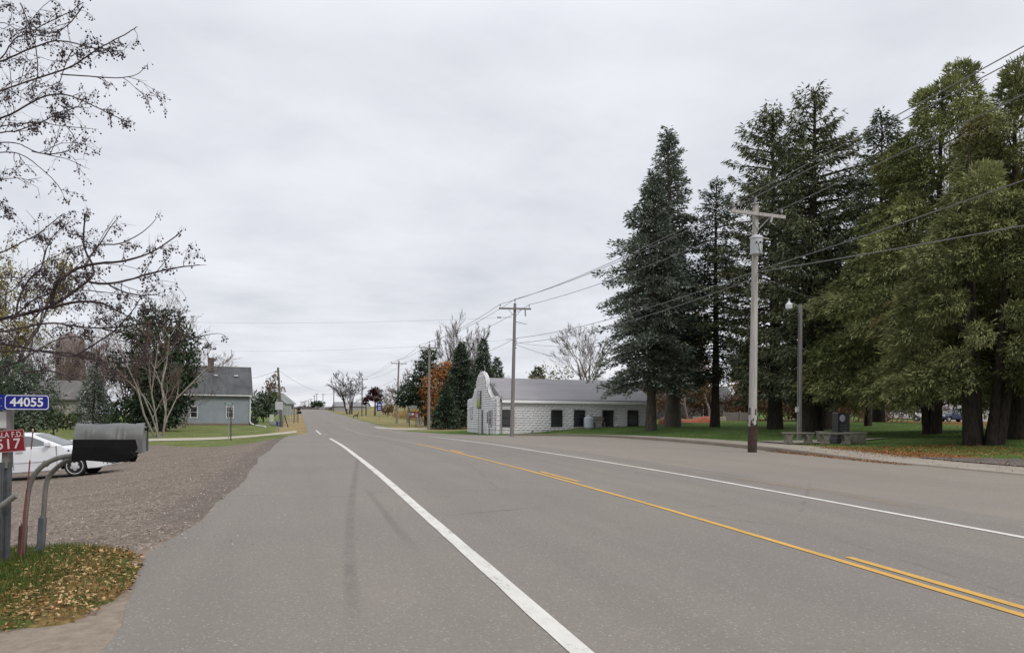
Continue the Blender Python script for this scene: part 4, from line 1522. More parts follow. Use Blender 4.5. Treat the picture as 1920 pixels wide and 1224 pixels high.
    for r0, pts in limbs:
        dd = d0 + rng.randn() * .45
        edge = pts[0][0] <= 0
        P = [np.array(at(x, y, dd + rng.randn() * .10)) for x, y in pts]
        if edge:                                                   # carry the bough on to its trunk
            y = pts[0][1]
            hb = hub if y < 480 else hub_lo
            mid = np.array(at(-150, y + (45 if y < 480 else 12), dd + .1))
            P = [hb + rng.randn(3) * .03, (hb + mid) / 2 + rng.randn(3) * .06, mid] + P
        P = np.array(P)
        # smooth
        s = np.concatenate([[0], np.cumsum(np.linalg.norm(np.diff(P, axis=0), axis=1))])
        q = np.arange(0, s[-1], .055)
        S = np.stack([np.interp(q, s, P[:, j]) for j in range(3)], -1)
        if len(S) > 9:
            kk = np.ones(5) / 5
            S[2:-2] = np.stack([np.convolve(S[:, j], kk, 'valid') for j in range(3)], -1)
        S = S + np.cumsum(rng.randn(*S.shape) * .0016, 0)
        n = len(S)
        rad = r0 * k0 * .52 * (1 - .78 * np.linspace(0, 1, n) ** 1.2) + .0012
        if edge:
            rad = rad * np.interp(q, [0, s[2] if len(s) > 2 else 1, s[3] if len(s) > 3 else 2], [1.5, 1.15, 1.0])
        for i in range(n - 1):
            segs.append((S[i], S[i + 1], rad[i], rad[i + 1]))
            inside = q[i] > (s[2] if edge else 0)
            frac = i / n
            if inside and rng.rand() < .37:
                tdir = unit(S[i + 1] - S[i])
                a = rng.randn(3) * np.array([1, 1, 1.1])
                a[2] += .1
                a -= tdir * a.dot(tdir)
                a = unit(a)
                dr = unit(tdir * (.55 + .4 * rng.rand()) + a * .8)
                twig(S[i], dr, .09 + .26 * rng.rand() ** 1.6 * (1.15 - .4 * frac) * (.3 if frac > .72 else 1), .0021 + .0012 * rng.rand(), 0)
        twig(S[-1], unit(S[-1] - S[-2]), .06, .0018, 1)
    # trunk
    bb = np.array(base)
    for a, b_, r0, r1 in ((bb - [0, 0, .2], hub_lo, .14, .11), (hub_lo, hub, .11, .085), (hub, hub + [-.2, .1, 1.6], .085, .03)):
        for i in range(4):
            segs.append((a + (b_ - a) * i / 4, a + (b_ - a) * (i + 1) / 4, r0 + (r1 - r0) * i / 4, r0 + (r1 - r0) * (i + 1) / 4))
    P0 = np.array([s[0] for s in segs]) - bb
    P1 = np.array([s[1] for s in segs]) - bb
    P1 = P1 + unit(P1 - P0) * .003
    V, F = segs_mesh(P0, P1, [s[2] for s in segs], [s[3] for s in segs], 6)
    mesh_np('boughs', V, [F], B_DARKTWIG, t, smooth=True)
    V, F = segs_mesh(np.array([s[0] for s in stalks]) - bb, np.array([s[1] for s in stalks]) - bb, [s[2] for s in stalks], [s[3] for s in stalks], 3)
    mesh_np('stalks', V, [F], B_DARKTWIG, t)
    # berries: little 14-sided beads
    C = np.array(berries) - bb
    rr = .0055 + .0019 * rng.rand(len(C))
    ico = np.array([(0, 0, 1), (.9, 0, .35), (.28, .85, .35), (-.72, .53, .35), (-.72, -.53, .35), (.28, -.85, .35),
                    (.72, .53, -.35), (-.28, .85, -.35), (-.9, 0, -.35), (-.28, -.85, -.35), (.72, -.53, -.35), (0, 0, -1)])
    it = np.array([(0, 1, 2), (0, 2, 3), (0, 3, 4), (0, 4, 5), (0, 5, 1), (1, 6, 2), (2, 7, 3), (3, 8, 4), (4, 9, 5), (5, 10, 1), (2, 6, 7), (3, 7, 8), (4, 8, 9), (5, 9, 10),
                   (1, 10, 6), (11, 7, 6), (11, 8, 7), (11, 9, 8), (11, 10, 9), (11, 6, 10)])
    V = (C[:, None] + ico[None] * rr[:, None, None]).reshape(-1, 3)
    F = (np.arange(len(C))[:, None, None] * 12 + it[None]).reshape(-1, 3)
    o = mesh_np('berries', V, [F], mat('dark_berry_skin', (.028, .014, .018), .35, .3, 40), t, smooth=True)
    o['kind'] = 'stuff'
    # two withered leaves still hanging on
    for px, py in ((212, 430), (75, 442)):
        p = np.array(at(px, py, d0)) - bb
        V, F = cards(np.array([p]), np.array([[.3, .1, -.9]]), .055, .026, rng)
        mesh_np('leaf', V, [F], mat('withered_leaf', (.05, .03, .022), .8), t)
    return len(berries)


NB = crabapple()


# ---------------------------------------------------------------- near grass patch, fallen leaves
def near_grass():
    rng = np.random.RandomState(9)
    poly = [gp(*q) for q in ((-260, 1050), (0, 1036), (60, 1030), (150, 1027), (230, 1031), (270, 1048), (262, 1085), (235, 1120), (185, 1152), (110, 1178), (0, 1192), (-260, 1224))]
    P = np.array(poly)
    x0, y0 = P.min(0)
    x1, y1 = P.max(0)

    def inside(q):
        c = np.zeros(len(q), bool)
        j = len(P) - 1
        for i in range(len(P)):
            a, b_ = P[i], P[j]
            m = ((a[1] > q[:, 1]) != (b_[1] > q[:, 1])) & (q[:, 0] < (b_[0] - a[0]) * (q[:, 1] - a[1]) / (b_[1] - a[1] + 1e-12) + a[0])
            c ^= m
            j = i
        return c

    def edge(q):
        e = np.full(len(q), 9.0)
        for i in range(len(P)):
            a, b_ = P[i], P[(i + 1) % len(P)]
            ab = b_ - a
            u = np.clip(((q - a) @ ab) / (ab @ ab), 0, 1)
            e = np.minimum(e, np.hypot(*(q - a - u[:, None] * ab).T))
        return e
    # turf
    h = .06
    xs, ys = np.arange(x0, x1, h), np.arange(y0, y1, h)
    X, Y = np.meshgrid(xs, ys)
    q = np.stack([X.ravel(), Y.ravel()], -1)
    ins = inside(q)
    Z = ground(q[:, 0], q[:, 1]) + np.where(ins, .004 + .05 * sst(edge(q) / .35) + .012 * np.sin(q[:, 0] * 9) * np.sin(q[:, 1] * 7), -.05)
    nx = len(xs)
    i = (np.arange(len(ys) - 1)[:, None] * nx + np.arange(nx - 1)[None]).ravel()
    F = np.stack([i, i + 1, i + nx + 1, i + nx], -1)
    F = F[ins[F].any(1)]
    t = NT('leafy_turf')
    nz = t.noise(14, 6, .7)
    bigz = t.noise(1.6, 4, .6)
    c = t.mix(t.rng(bigz, .42, .6), t.ramp(nz, [(.3, (.03, .05, .012)), (.7, (.12, .15, .045))]), t.ramp(nz, [(.3, (.08, .045, .02)), (.7, (.34, .22, .10))]))
    t.bump(nz, .7, .02)
    turf = mesh_np('turf', np.concatenate([q, Z[:, None]], 1), [F], t.done(c, .95, 0, .05), smooth=True)
    struct(turf)
    # blades
    n = 60000
    b_ = np.stack([x0 + (x1 - x0) * rng.rand(n), y0 + (y1 - y0) * rng.rand(n)], -1)
    b_ = b_[inside(b_)]
    e = edge(b_)
    g = .5 + .5 * np.sin(b_[:, 0] * 3.1 + 1.2) * np.sin(b_[:, 1] * 2.7)
    right = sst((b_[:, 0] + 2.3) / .5)
    keep = rng.rand(len(b_)) < (.35 + .65 * g) * (1 - .80 * right) * np.clip(e / .12, 0, 1)
    b_, e = b_[keep], e[keep]
    zz = ground(b_[:, 0], b_[:, 1]) + .05 * sst(e / .35)
    D = rng.randn(len(b_), 3) * .45
    D[:, 2] = 1
    stuff_cards('grass_blades', np.concatenate([b_, zz[:, None]], 1), D, .05 + .07 * rng.rand(len(b_)), .006 + .004 * rng.rand(len(b_)),
                leaf_mat('grass_blade', (.045, .075, .018), (.085, .125, .032), (.20, .20, .07), 1.2, trans=.3), rng)
    # fallen leaves
    n = 42000
    b_ = np.stack([x0 + (x1 - x0) * rng.rand(n), y0 + (y1 - y0) * rng.rand(n)], -1)
    m = inside(b_)
    brown = np.clip(sst((b_[:, 0] + 2.75) / .8) + sst((7.6 - b_[:, 1]) / 1.2) * .9, .10, 1)
    m &= rng.rand(n) < brown * (.55 + .45 * np.sin(b_[:, 0] * 7 + 1) * np.sin(b_[:, 1] * 6))
    out = ~inside(b_) & (rng.rand(n) < .006)
    b_ = b_[m | out]
    b_ = b_[b_[:, 0] < left_x(b_[:, 1]) + .2]
    e = np.where(inside(b_), edge(b_), 0)
    zz = ground(b_[:, 0], b_[:, 1]) + .02 + .055 * sst(e / .35) + .02 * rng.rand(len(b_))
    D = rng.randn(len(b_), 3)
    D[:, 2] *= .35
    fl = np.tile(np.array([[0, 0, 1.0]]), (len(b_), 1))
    V, F = cards(np.concatenate([b_, zz[:, None]], 1), D, .025 + .035 * rng.rand(len(b_)), .012 + .02 * rng.rand(len(b_)), rng, fl)
    o = mesh_np('fallen_leaves', V, [F], leaf_mat('fallen_leaf', (.10, .05, .02), (.27, .15, .06), (.60, .44, .24), 3.0, trans=.15), tint=tint_for(len(b_), rng))
    o['kind'] = 'stuff'
    # loose stones on the gravel and road edge
    n = 5200
    y = 9 + 24 * rng.rand(n) ** 1.5
    x = left_x(y) + .12 - np.abs(rng.randn(n)) * (1.6 + .12 * y)
    k = rng.rand(n) < .06
    x[k] = left_x(y[k]) + rng.rand(k.sum()) * 1.2
    s = (.006 + .013 * rng.rand(n) ** 2)
    pn = np.stack([x, y], -1)
    ok = ~inside(pn)
    x, y, s = x[ok], y[ok], s[ok]
    tet = np.array([(1, 0, -.3), (-.5, .87, -.3), (-.5, -.87, -.3), (0.1, 0.1, .8)])
    ang = rng.rand(len(x)) * 6.28
    ca, sa = np.cos(ang), np.sin(ang)
    T = np.stack([tet[None, :, 0] * ca[:, None] - tet[None, :, 1] * sa[:, None], tet[None, :, 0] * sa[:, None] + tet[None, :, 1] * ca[:, None], np.tile(tet[None, :, 2], (len(x), 1))], -1)
    Vs = np.stack([x, y, ground(x, y) + .012], -1)[:, None] + T * s[:, None, None]
    Fs = (np.arange(len(x))[:, None, None] * 4 + np.array([(0, 1, 3), (1, 2, 3), (2, 0, 3)])[None]).reshape(-1, 3)
    o = mesh_np('loose_stones', Vs.reshape(-1, 3), [Fs], leaf_mat('loose_stone', (.13, .10, .085), (.23, .19, .16), (.46, .40, .35), 6.0, trans=0.0), tint=np.repeat(rng.rand(len(x)), 4))
    o['kind'] = 'stuff'
    # short turf of the park lawn
    n = 40000
    y = 14 + 50 * rng.rand(n) ** 1.3
    x = curb_x(y) + 2.0 + 32 * rng.rand(n) ** 1.2
    ok = (x > curb_x(y) + .3 + np.interp(y, [-20, 15, 22, 30, 45], [2.6, 2.6, 2.0, 2.1, 1.9])) & ~((y < 22) & (x < 27)) & ~((y > 30.4) & (y < 34.4) & (x < curb_x(y) + 9.5))
    tone = np.sin(x * .9) * np.sin(y * .7 + 1) + .5 * np.sin(x * 2.3 + y)
    ok &= rng.rand(n) < .6 + .35 * tone
    x, y = x[ok], y[ok]
    D = rng.randn(len(x), 3) * .5
    D[:, 2] = 1
    stuff_cards('lawn_grass', np.stack([x, y, ground(x, y)], -1), D, .05 + .05 * rng.rand(len(x)), .016 + .012 * rng.rand(len(x)),
                leaf_mat('lawn_blade', (.066, .110, .032), (.115, .175, .055), (.23, .26, .11), .5, trans=.45), rng)
    # leaf litter under the cedars and along the kerb
    n = 34000
    y = 8 + 19 * rng.rand(n) ** 1.1
    x = curb_x(y) + .2 + 9 * rng.rand(n) ** 1.6
    k = rng.rand(n) < .12
    x[k] = curb_x(y[k]) - .03 - .5 * rng.rand(k.sum()) ** 2
    x[k & (y < 19)] = 99
    wid = np.interp(y, [-20, 15, 22, 30, 45], [2.2, 2.2, 1.5, 1.7, 1.5])
    on = (x > curb_x(y) + .16) & (x < curb_x(y) + .16 + wid)
    ok = (x < 60) & ~(on & (rng.rand(n) < .93)) & ~((y < 21.5) & (x > curb_x(y) + .16) & (rng.rand(n) < .8))
    x, y = x[ok], y[ok]
    zz = np.where(x < curb_x(y), zroad(y) + .02, ground(x, y) + .045)
    D = rng.randn(len(x), 3)
    D[:, 2] *= .3
    fl = np.tile(np.array([[0, 0, 1.0]]), (len(x), 1))
    V, F = cards(np.stack([x, y, zz], -1), D, .04 + .04 * rng.rand(len(x)), .025 + .025 * rng.rand(len(x)), rng, fl)
    o = mesh_np('leaf_litter', V, [F], leaf_mat('rust_fallen_leaf', (.10, .042, .018), (.20, .085, .034), (.40, .22, .09), 2.0, trans=.1), tint=tint_for(len(x), rng))
    o['kind'] = 'stuff'


near_grass()

# ================================================================== BUILDINGS
M_BLOCK = None


def block_mat():
    t = NT('painted_rock_faced_block')
    n1 = t.noise(1.1, 5, .6)
    n2 = t.noise(11, 5, .7)
    br = t.n('ShaderNodeTexBrick')
    br.inputs['Scale'].default_value = 1.0
    c = t.ramp(n1, [(.3, (.58, .57, .575)), (.7, (.70, .69, .695))])
    c = t.mix(t.rng(n2, .4, .75, 0, .4), c, (.46, .45, .45))
    t.bump(n2, .7, .06)
    return t.done(c, .8, 0, .25)


M_BLOCK = block_mat()
M_GLASS = mat('dark_window_glass', (.012, .013, .016), .12, .3, 2, spec=.5)
M_WHITE_TRIM = mat('white_painted_trim', (.62, .62, .63), .6, .08, 3)
M_DARKFRAME = mat('dark_window_frame', (.03, .028, .028), .6)
M_STEEL = mat('galvanised_steel', (.34, .35, .36), .45, .22, 9, metal=.6)
M_GREYMETAL = mat('dull_grey_metal', (.24, .245, .25), .55, .2, 8, metal=.4)
M_BLACK = mat('black_tar_paint', (.008, .008, .009), .7, .3, 12, spec=.12)
M_RUBBER = mat('black_rubber', (.016, .016, .017), .75, .2, 20)
M_BLUE = mat('blue_sign_sheeting', (.008, .018, .22), .45, .1, 5)
M_REDS = mat('red_sign_sheeting', (.20, .012, .022), .45, .12, 5)
M_SIGNW = mat('white_sign_lettering', (.70, .70, .72), .5, .05, 5)
M_WOODGREY = None


def pole_wood():
    t = NT('weathered_pole_wood')
    v = t.scaled((9, 9, .35))
    n = t.noise(2.2, 6, .65, v)
    c = t.ramp(n, [(.3, (.24, .222, .203)), (.55, (.40, .378, .355)), (.75, (.53, .508, .48))])
    k = t.noise(3.0, 3, .7)
    c = t.mix(t.math('GREATER_THAN', k, .72), c, (.07, .055, .045))
    t.bump(n, .5, .01)
    return t.done(c, .9, 0, .1)


M_POLE = pole_wood()
M_POLEDARK = mat('dark_pole_wood', (.115, .10, .09), .9, .3, 2, stretch=(8, 8, .4))
M_POLEGREY = mat('grey_pole_wood', (.20, .185, .175), .9, .25, 2, stretch=(8, 8, .4))
M_TAR = mat('charred_tarred_wood', (.022, .014, .011), .7, .4, 6, col2=(.07, .04, .03), bump=.5)
M_WIRE = mat('weathered_aluminium_wire', (.20, .20, .205), .6, .1, 2)
M_CERAMIC = mat('insulator_ceramic', (.30, .29, .28), .35, .1, 8)
M_CONC = MATS['sidewalk_concrete']


def block_building():
    X0, Y0, Y1 = 15.84, 62.0, 73.2
    W, LEN = Y1 - Y0, 13.75
    b = Vector((X0, Y0, gz(X0, Y0) - .02))
    t = thing('block_building', b, 'long white rock-faced block building with a curved stepped gable and grey roof', 'building')
    EAVE, RIDGE = 2.72, 5.02

    def course_wall(name, o, u, n, length, top, skip=(), x0f=None):
        """courses of rock-faced block: o origin, u along the wall, n outward; real relief of each course"""
        V, F = [], []
        ch, du = .2, .42
        o, u, n = Vector(o), Vector(u), Vector(n)
        rr = np.random.RandomState(int(length * 10))
        k = int(math.ceil(top / ch))
        lev = []
        for i in range(k):
            z = i * ch
            lev += [(z + .004, .0), (z + .05, .065 if i > 1 else .012), (z + .12, .06 if i > 1 else .014), (z + ch - .006, .0)]
        lev = [(min(z, top), q) for z, q in lev]
        nu = int(length / du * 2) + 1
        for j, (z, q) in enumerate(lev):
            for i in range(nu):
                s = length * i / (nu - 1)
                row = j // 4
                joint = ((i + row) % 2 == 0)
                w = q * (.35 if joint else .8 + .5 * rr.rand())
                if i in (0, nu - 1):
                    w = 0
                V.append(o + u * s + n * w + Vector((0, 0, z)))
        for j in range(len(lev) - 1):
            for i in range(nu - 1):
                F.append((j * nu + i, j * nu + i + 1, (j + 1) * nu + i + 1, (j + 1) * nu + i))
        m = MB()
        m.add(V, F)
        return m.build(name, M_BLOCK, t)
    # side wall facing the camera, plus plain far walls
    course_wall('wall', (.01, -.03, 0), (1, 0, 0), (0, -1, 0), LEN - .01, EAVE)
    m = MB()
    m.box((LEN / 2 + .15, W / 2, EAVE / 2 - .1), (LEN - .3 - .02, W - .04, EAVE))
    m.prism([(LEN - .25, .1, EAVE - .1), (LEN - .25, W - .1, EAVE - .1), (LEN - .25, W / 2, RIDGE - .12)], (.2, 0, 0))
    m.build('core_wall', M_BLOCK, t)
    # curved stepped false front
    c = W / 2
    half = []
    for a in np.linspace(0, math.pi / 2, 9):
        half.append((1.95 * math.sin(a), 4.28 + 1.24 * math.cos(a)))
    half += [(1.95, 4.14), (2.6, 4.14)]
    for s in np.linspace(0, 1, 8)[1:]:
        half.append((2.6 + 1.4 * s ** 1.6, 4.14 - .98 * s ** .75))
    half += [(c + .02, 3.16), (c + .02, -.2)]
    prof = [(-y, z) for y, z in reversed(half)] + half[1:]
    m = MB()
    m.prism([(0, c + y, z) for y, z in prof], (.34, 0, 0))
    ff = m.build('false_front', M_BLOCK, t)
    # courses on its face, cut to the outline
    V, F = [], []
    ch = .2
    for i in range(2, 27):
        z0 = i * ch
        zz = [z0 + .004, z0 + .05, z0 + .12, z0 + ch - .006]
        if zz[3] > 5.35:
            break

        def wid(z):
            best = 0
            for (ya, za), (yb, zb) in zip(half[:-1], half[1:]):
                if min(za, zb) <= z <= max(za, zb) and abs(za - zb) > 1e-6:
                    best = max(best, ya + (yb - ya) * (z - za) / (zb - za))
            return best
        w = min(wid(z) for z in zz) - .06
        if w < .2:
            continue
        nu = max(4, int(w * 2 / .2))
        o = len(V)
        for j, z in enumerate(zz):
            for k in range(nu + 1):
                q = (.06 if j in (1, 2) else 0) * (.4 if (k + i) % 2 else 1)
                V.append((-.004 - q, c - w + 2 * w * k / nu, z))
        for j in range(3):
            for k in range(nu):
                a = o + j * (nu + 1) + k
                F.append((a, a + 1, a + nu + 2, a + nu + 1))
    MB().add(V, F).build('block_courses', M_BLOCK, ff)
    m = MB()
    cap = [(y, z) for y, z in prof if z > 3.1]
    m.tube([(.17, c + y, z + .02) for y, z in cap], .065, 6, flat=1.0)
    m.build('parapet_cap', M_BLOCK, ff)
    # roof, slightly bowed
    rows = []
    for s in np.linspace(-1, 1, 13):
        y = c + s * (c + .35)
        z = EAVE + .28 + (RIDGE - EAVE - .28) * (1 - abs(s) ** 1.25)
        rows.append((y, z))
    V, F = [], []
    for x in (.36, LEN + .3):
        for y, z in rows:
            V.append((x, y, z))
        for y, z in rows:
            V.append((x, y, z - .12))
    n = len(rows)
    for i in range(n - 1):
        F += [(i, i + 1, 2 * n + i + 1, 2 * n + i), (n + i, 3 * n + i, 3 * n + i + 1, n + i + 1)]
    F += [(0, 2 * n, 3 * n, n), (n - 1, 2 * n - 1, 4 * n - 1, 3 * n - 1)]
    for i in range(n - 1):
        F += [(i, n + i, n + i + 1, i + 1), (2 * n + i, 2 * n + i + 1, 3 * n + i + 1, 3 * n + i)]
    q = MB()
    q.prism([(.345, y, z - .13) for y, z in rows[1:-1]] + [(.345, rows[-2][0], EAVE - .4), (.345, rows[1][0], EAVE - .4)], (.12, 0, 0))
    q.build('gable_infill', mat('grey_gable_infill', (.20, .195, .20), .8, .15, 2), t)
    tm = NT('faded_grey_shingle_roof')
    nz = tm.noise(.7, 5, .6, tm.scaled((.5, 1.5, 1)))
    rc = tm.ramp(nz, [(.3, (.235, .225, .232)), (.7, (.285, .274, .282))])
    rc = tm.mix(tm.rng(tm.noise(16, 4, .7, tm.scaled((.4, 1, 2.5))), .4, .7, 0, .4), rc, (.20, .19, .198))
    tm.bump(tm.noise(20, 3, .6, tm.scaled((.3, 1, 3))), .5, .02)
    MB().add(V, F).build('roof', tm.done(rc, .85, 0, .2), t)
    m = MB()
    m.box((LEN / 2 + .35, -.37, EAVE + .085), (LEN - .1, .05, .22))
    m.box((LEN / 2 + .35, -.19, EAVE + .02), (LEN - .1, .34, .03))
    m.build('fascia', mat('bright_white_fascia', (.84, .84, .85), .6, .03), t)
    # windows in the long side
    for i, (px, w) in enumerate(((1043, .9), (1085.5, .9), (1138.5, .9), (1185.5, .9), (952, .95))):
        ang = math.atan((px - 960) / F_PX) + YAW
        x = math.tan(ang) * Y0 - X0
        zc = .84 + .62 + (.06 * (x / LEN))
        f = MB()
        for dx in (-w / 2, w / 2):
            f.box((x + dx, -.085, zc), (.075, .19, 1.34))
        for dz in (-.635, .635):
            f.box((x, -.086, zc + dz), (w - .075, .19, .07))
        f.box((x, -.145, zc), (w - .075, .06, .05))
        f.box((x, -.06, zc - .70), (w + .14, .2, .07))
        fo = f.build('window', M_DARKFRAME, t)
        MB().box((x, -.10, zc), (w - .08, .10, 1.2)).build('pane', M_GLASS if i < 4 else mat('grey_window_screen', (.05, .05, .055), .5), fo)
    # front: door, small window, picture board, slim panel
    d = MB()
    d.box((-.08, c - .35, 1.02), (.14, 1.25, 2.25))
    dd = d.build('door', mat('pale_grey_door', (.47, .47, .48), .6, .06), t)
    for k in (-.66, .66):
        MB().box((-.13, c - .35 + k, 1.0), (.06, .08, 2.2)).build('door_jamb', mat('dark_door_jamb', (.08, .08, .085), .7), dd)
    d = MB()
    d.box((-.09, 2.55, 1.02), (.08, .62, 2.12))
    d2 = d.build('door', mat('white_screen_door', (.66, .66, .67), .5, .05), t)
    MB().box((-.14, 2.52, 1.45), (.04, .3, .95)).build('pane', M_GLASS, d2)
    f = MB()
    for dy in (-.47, .47):
        f.box((-.08, 1.62 + dy, 1.45), (.16, .07, 1.3))
    for dz in (-.62, 0, .62):
        f.box((-.081, 1.62, 1.45 + dz), (.16, .87, .07))
    f.box((-.14, 1.62, 1.45), (.04, .04, 1.2))
    fw = f.build('window', mat('grey_sash', (.42, .42, .43), .6, .05), t)
    MB().box((-.08, 1.62, 1.45), (.11, .86, 1.2)).build('pane', M_GLASS, fw)
    # picture board, green below and silvery above
    f = MB()
    f.box((-.10, c + .35, 3.05), (.09, 1.35, 1.55))
    fo = f.build('picture_board', mat('board_grey_edge', (.14, .135, .13), .7), t)
    pm = NT('faded_picture_print')
    sep = pm.n('ShaderNodeSeparateXYZ')
    pm.l(pm.co, sep.inputs[0])
    zz = pm.math('ADD', sep.outputs[2], pm.math('MULTIPLY', pm.math('SUBTRACT', pm.noise(2.2, 4, .6), .5), .7))
    pc = pm.ramp(pm.rng(zz, 2.35, 3.75), [(0, (.17, .20, .03)), (.35, (.26, .33, .04)), (.5, (.30, .34, .16)), (.62, (.40, .39, .42)), (.8, (.30, .29, .33)), (1, (.5, .5, .5))])
    MB().box((-.155, c + .35, 3.05), (.03, 1.22, 1.42)).build('picture', pm.done(pc, .5), fo)
    MB().rbox((-.09, c + 3.55, 1.92), (.1, .62, 1.2), .03).build('wall_panel', M_WHITE_TRIM, t)
    MB().box((-.15, c + 3.55, 1.92), (.03, .46, 1.02)).build('wall_plaque', mat('grey_plaque', (.36, .36, .37), .6, .2, 3), t)
    # downpipe and drain outlets at the corner
    m = MB()
    m.tube([(.42, -.2, EAVE + .55), (.42, -.2, 1.4), (.42, -.2, .05)], .045, 8)
    m.build('downpipe', M_GREYMETAL, t, True)
    for z, x in ((4.35, .55), (3.42, .75)):
        MB().box((x - .1, c - (2.9 if z > 4 else 4.1), z), (.34, .2, .1)).build('drain_box', M_GREYMETAL, t)
    MB().tube([(3.1, -.12, .35), (3.1, -.22, .33)], .07, 8).build('tap', M_GREYMETAL, t)
    MB().tube([(LEN - .8, -.1, .05), (LEN - .8, -.16, .45), (LEN - .65, -.16, .5), (LEN - .6, -.12, .1)], .035, 6).build('hose_hook', M_GREYMETAL, t)


block_building()


def siding(name, a, course=.2):
    t = NT(name)
    sep = t.n('ShaderNodeSeparateXYZ')
    t.l(t.co, sep.inputs[0])
    fr = t.math('FRACT', t.math('DIVIDE', sep.outputs[2], course))
    n = t.noise(.8, 5, .6)
    c = t.ramp(n, [(.3, tuple(x * .88 for x in a)), (.7, tuple(x * 1.08 for x in a))])
    c = t.mix(t.rng(fr, .86, 1.0, 0, .45), c, tuple(x * .55 for x in a))
    t.bump(fr, .5, .03)
    return t.done(c, .75, 0, .25)


def shingle(name, a):
    t = NT(name)
    n = t.noise(.55, 5, .65, t.scaled((1, .6, 1)))
    st = t.noise(1.2, 5, .7, t.scaled((2.0, .25, .25)))
    c = t.ramp(n, [(.3, tuple(x * .7 for x in a)), (.7, tuple(x * 1.25 for x in a))])
    c = t.mix(t.rng(st, .5, .75, 0, .5), c, tuple(x * 1.7 for x in a))
    t.bump(t.noise(22, 4, .6), .4, .02)
    return t.done(c, .9, 0, .15)


def grey_house():
    p = at(468, 797, 97)
    b = Vector((p.x, p.y, gz(p.x, p.y)))
    t = thing('house', b, 'grey-sided house with a dark stained roof and brick chimney, left of the road', 'house')
    # the long eave side faces the camera; x runs left along it
    ux = (base_at(300, 93.2) - base_at(468, 97)).normalized()
    ang = math.atan2(ux.y, ux.x) - math.pi
    t.rotation_euler = (0, 0, ang)
    LEN, DEP, EV, RG = 13.2, 8.4, 4.0, 7.35
    m = MB()
    m.box((-LEN / 2, DEP / 2, EV / 2 - .1), (LEN, DEP, EV + .2))
    m.prism([(-.02, 0.02, EV), (-.02, DEP - .02, EV), (-.02, DEP / 2, RG - .15)], (-.25, 0, 0))
    m.prism([(-LEN + .02, 0.02, EV), (-LEN + .02, DEP - .02, EV), (-LEN + .02, DEP / 2, RG - .15)], (.25, 0, 0))
    m.build('wall', siding('blue_grey_siding', (.265, .295, .325)), t)
    th = .14
    r = MB()
    for s in (-1, 1):
        y0 = -.45 if s < 0 else DEP + .45
        zo = EV - .32
        A = [(.35, y0, zo), (.35, DEP / 2, RG), (-LEN - .3, DEP / 2, RG), (-LEN - .3, y0, zo)]
        r.prism(A, (0, 0, th))
    ro = r.build('roof', shingle('stained_dark_shingles', (.085, .088, .092)), t)
    g = MB()
    g.box((-LEN / 2, -.50, EV - .30), (LEN + .5, .10, .13))
    g.build('gutter', M_WHITE_TRIM, t)
    e = MB()
    for s in (-1, 1):
        y0 = -.47 if s < 0 else DEP + .47
        e.prism([(.36, y0, EV - .40), (.36, DEP / 2, RG - .08), (.36, DEP / 2, RG + .17), (.36, y0, EV - .16)], (.05, 0, 0))
    e.build('barge_board', M_WHITE_TRIM, ro)
    e = MB()
    e.box((-LEN / 2, DEP / 2, RG + .17), (LEN + .6, .16, .06))
    e.build('ridge_cap', mat('pale_ridge_cap', (.5, .5, .5), .7), ro)
    c = MB()
    c.box((-4.55, DEP / 2 - .7, RG + .25), (.75, .75, 1.7))
    c.box((-4.55, DEP / 2 - .7, RG + 1.13), (.85, .85, .1))
    c.build('chimney', mat('sooty_chimney_brick', (.10, .085, .08), .9, .3, 12), ro)
    for x in (-4.0, -1.55, -6.6):
        y = DEP / 2 * .62
        z = EV - .32 + (RG - EV + .32) * (y + .45) / (DEP / 2 + .45)
        MB().box((x, y - .1, z + .2), (.5, .35, .16)).build('roof_vent', mat('white_roof_vent', (.6, .6, .6), .6), ro)
    for px in (363.5, 431):
        a = math.atan((px - 960) / F_PX) + YAW
        # meet the sight line with the wall plane
        w = math.tan(a)
        c0, s0 = math.cos(ang), math.sin(ang)
        # point b + k*(c0,s0): (bx + k c0) = w (by + k s0)
        k = (w * b.y - b.x) / (c0 - w * s0)
        f = MB()
        wd, hh, zc = .78, 1.35, 1.62
        for dx in (-wd / 2, wd / 2):
            f.box((k + dx, -.03, zc), (.085, .1, hh + .16))
        for dz in (-hh / 2, hh / 2):
            f.box((k, -.031, zc + dz), (wd - .08, .1, .085))
        f.box((k, -.05, zc), (wd - .08, .03, .035))
        fo = f.build('window', M_WHITE_TRIM, t)
        MB().box((k, -.02, zc), (wd - .08, .05, hh - .08)).build('pane', M_GLASS, fo)
    m = MB()
    m.tube([(.18, -.42, EV - .35), (.05, -.12, EV - .75), (.02, -.12, .55), (.12, -.2, .25), (.5, -.4, .1)], .085, 8)
    m.build('downspout', M_WHITE_TRIM, t)
    m = MB()
    m.box((-LEN / 2, -.015, .1), (LEN - .04, .05, .3))
    m.build('foundation', M_CURB, t)
    # drain extension lying on the grass
    q0, q1 = base_at(480, 92), base_at(497, 89)
    m = MB()
    o = thing('drain_pipe', q0, 'white drain pipe lying on the grass at the house corner', 'pipe')
    dv = q1 - q0
    pts = [(0, 0, .1), tuple(dv * .5 + Vector((0, 0, .09))), tuple(dv + Vector((0, 0, .06)))]
    MB().tube(pts, .08, 8).build('pipe', M_WHITE_TRIM, o, True)
    MB().tube([tuple(Vector(pts[2]) * .97), tuple(Vector(pts[2]) * 1.04)], .1, 8).build('elbow', M_WHITE_TRIM, o, True)


grey_house()


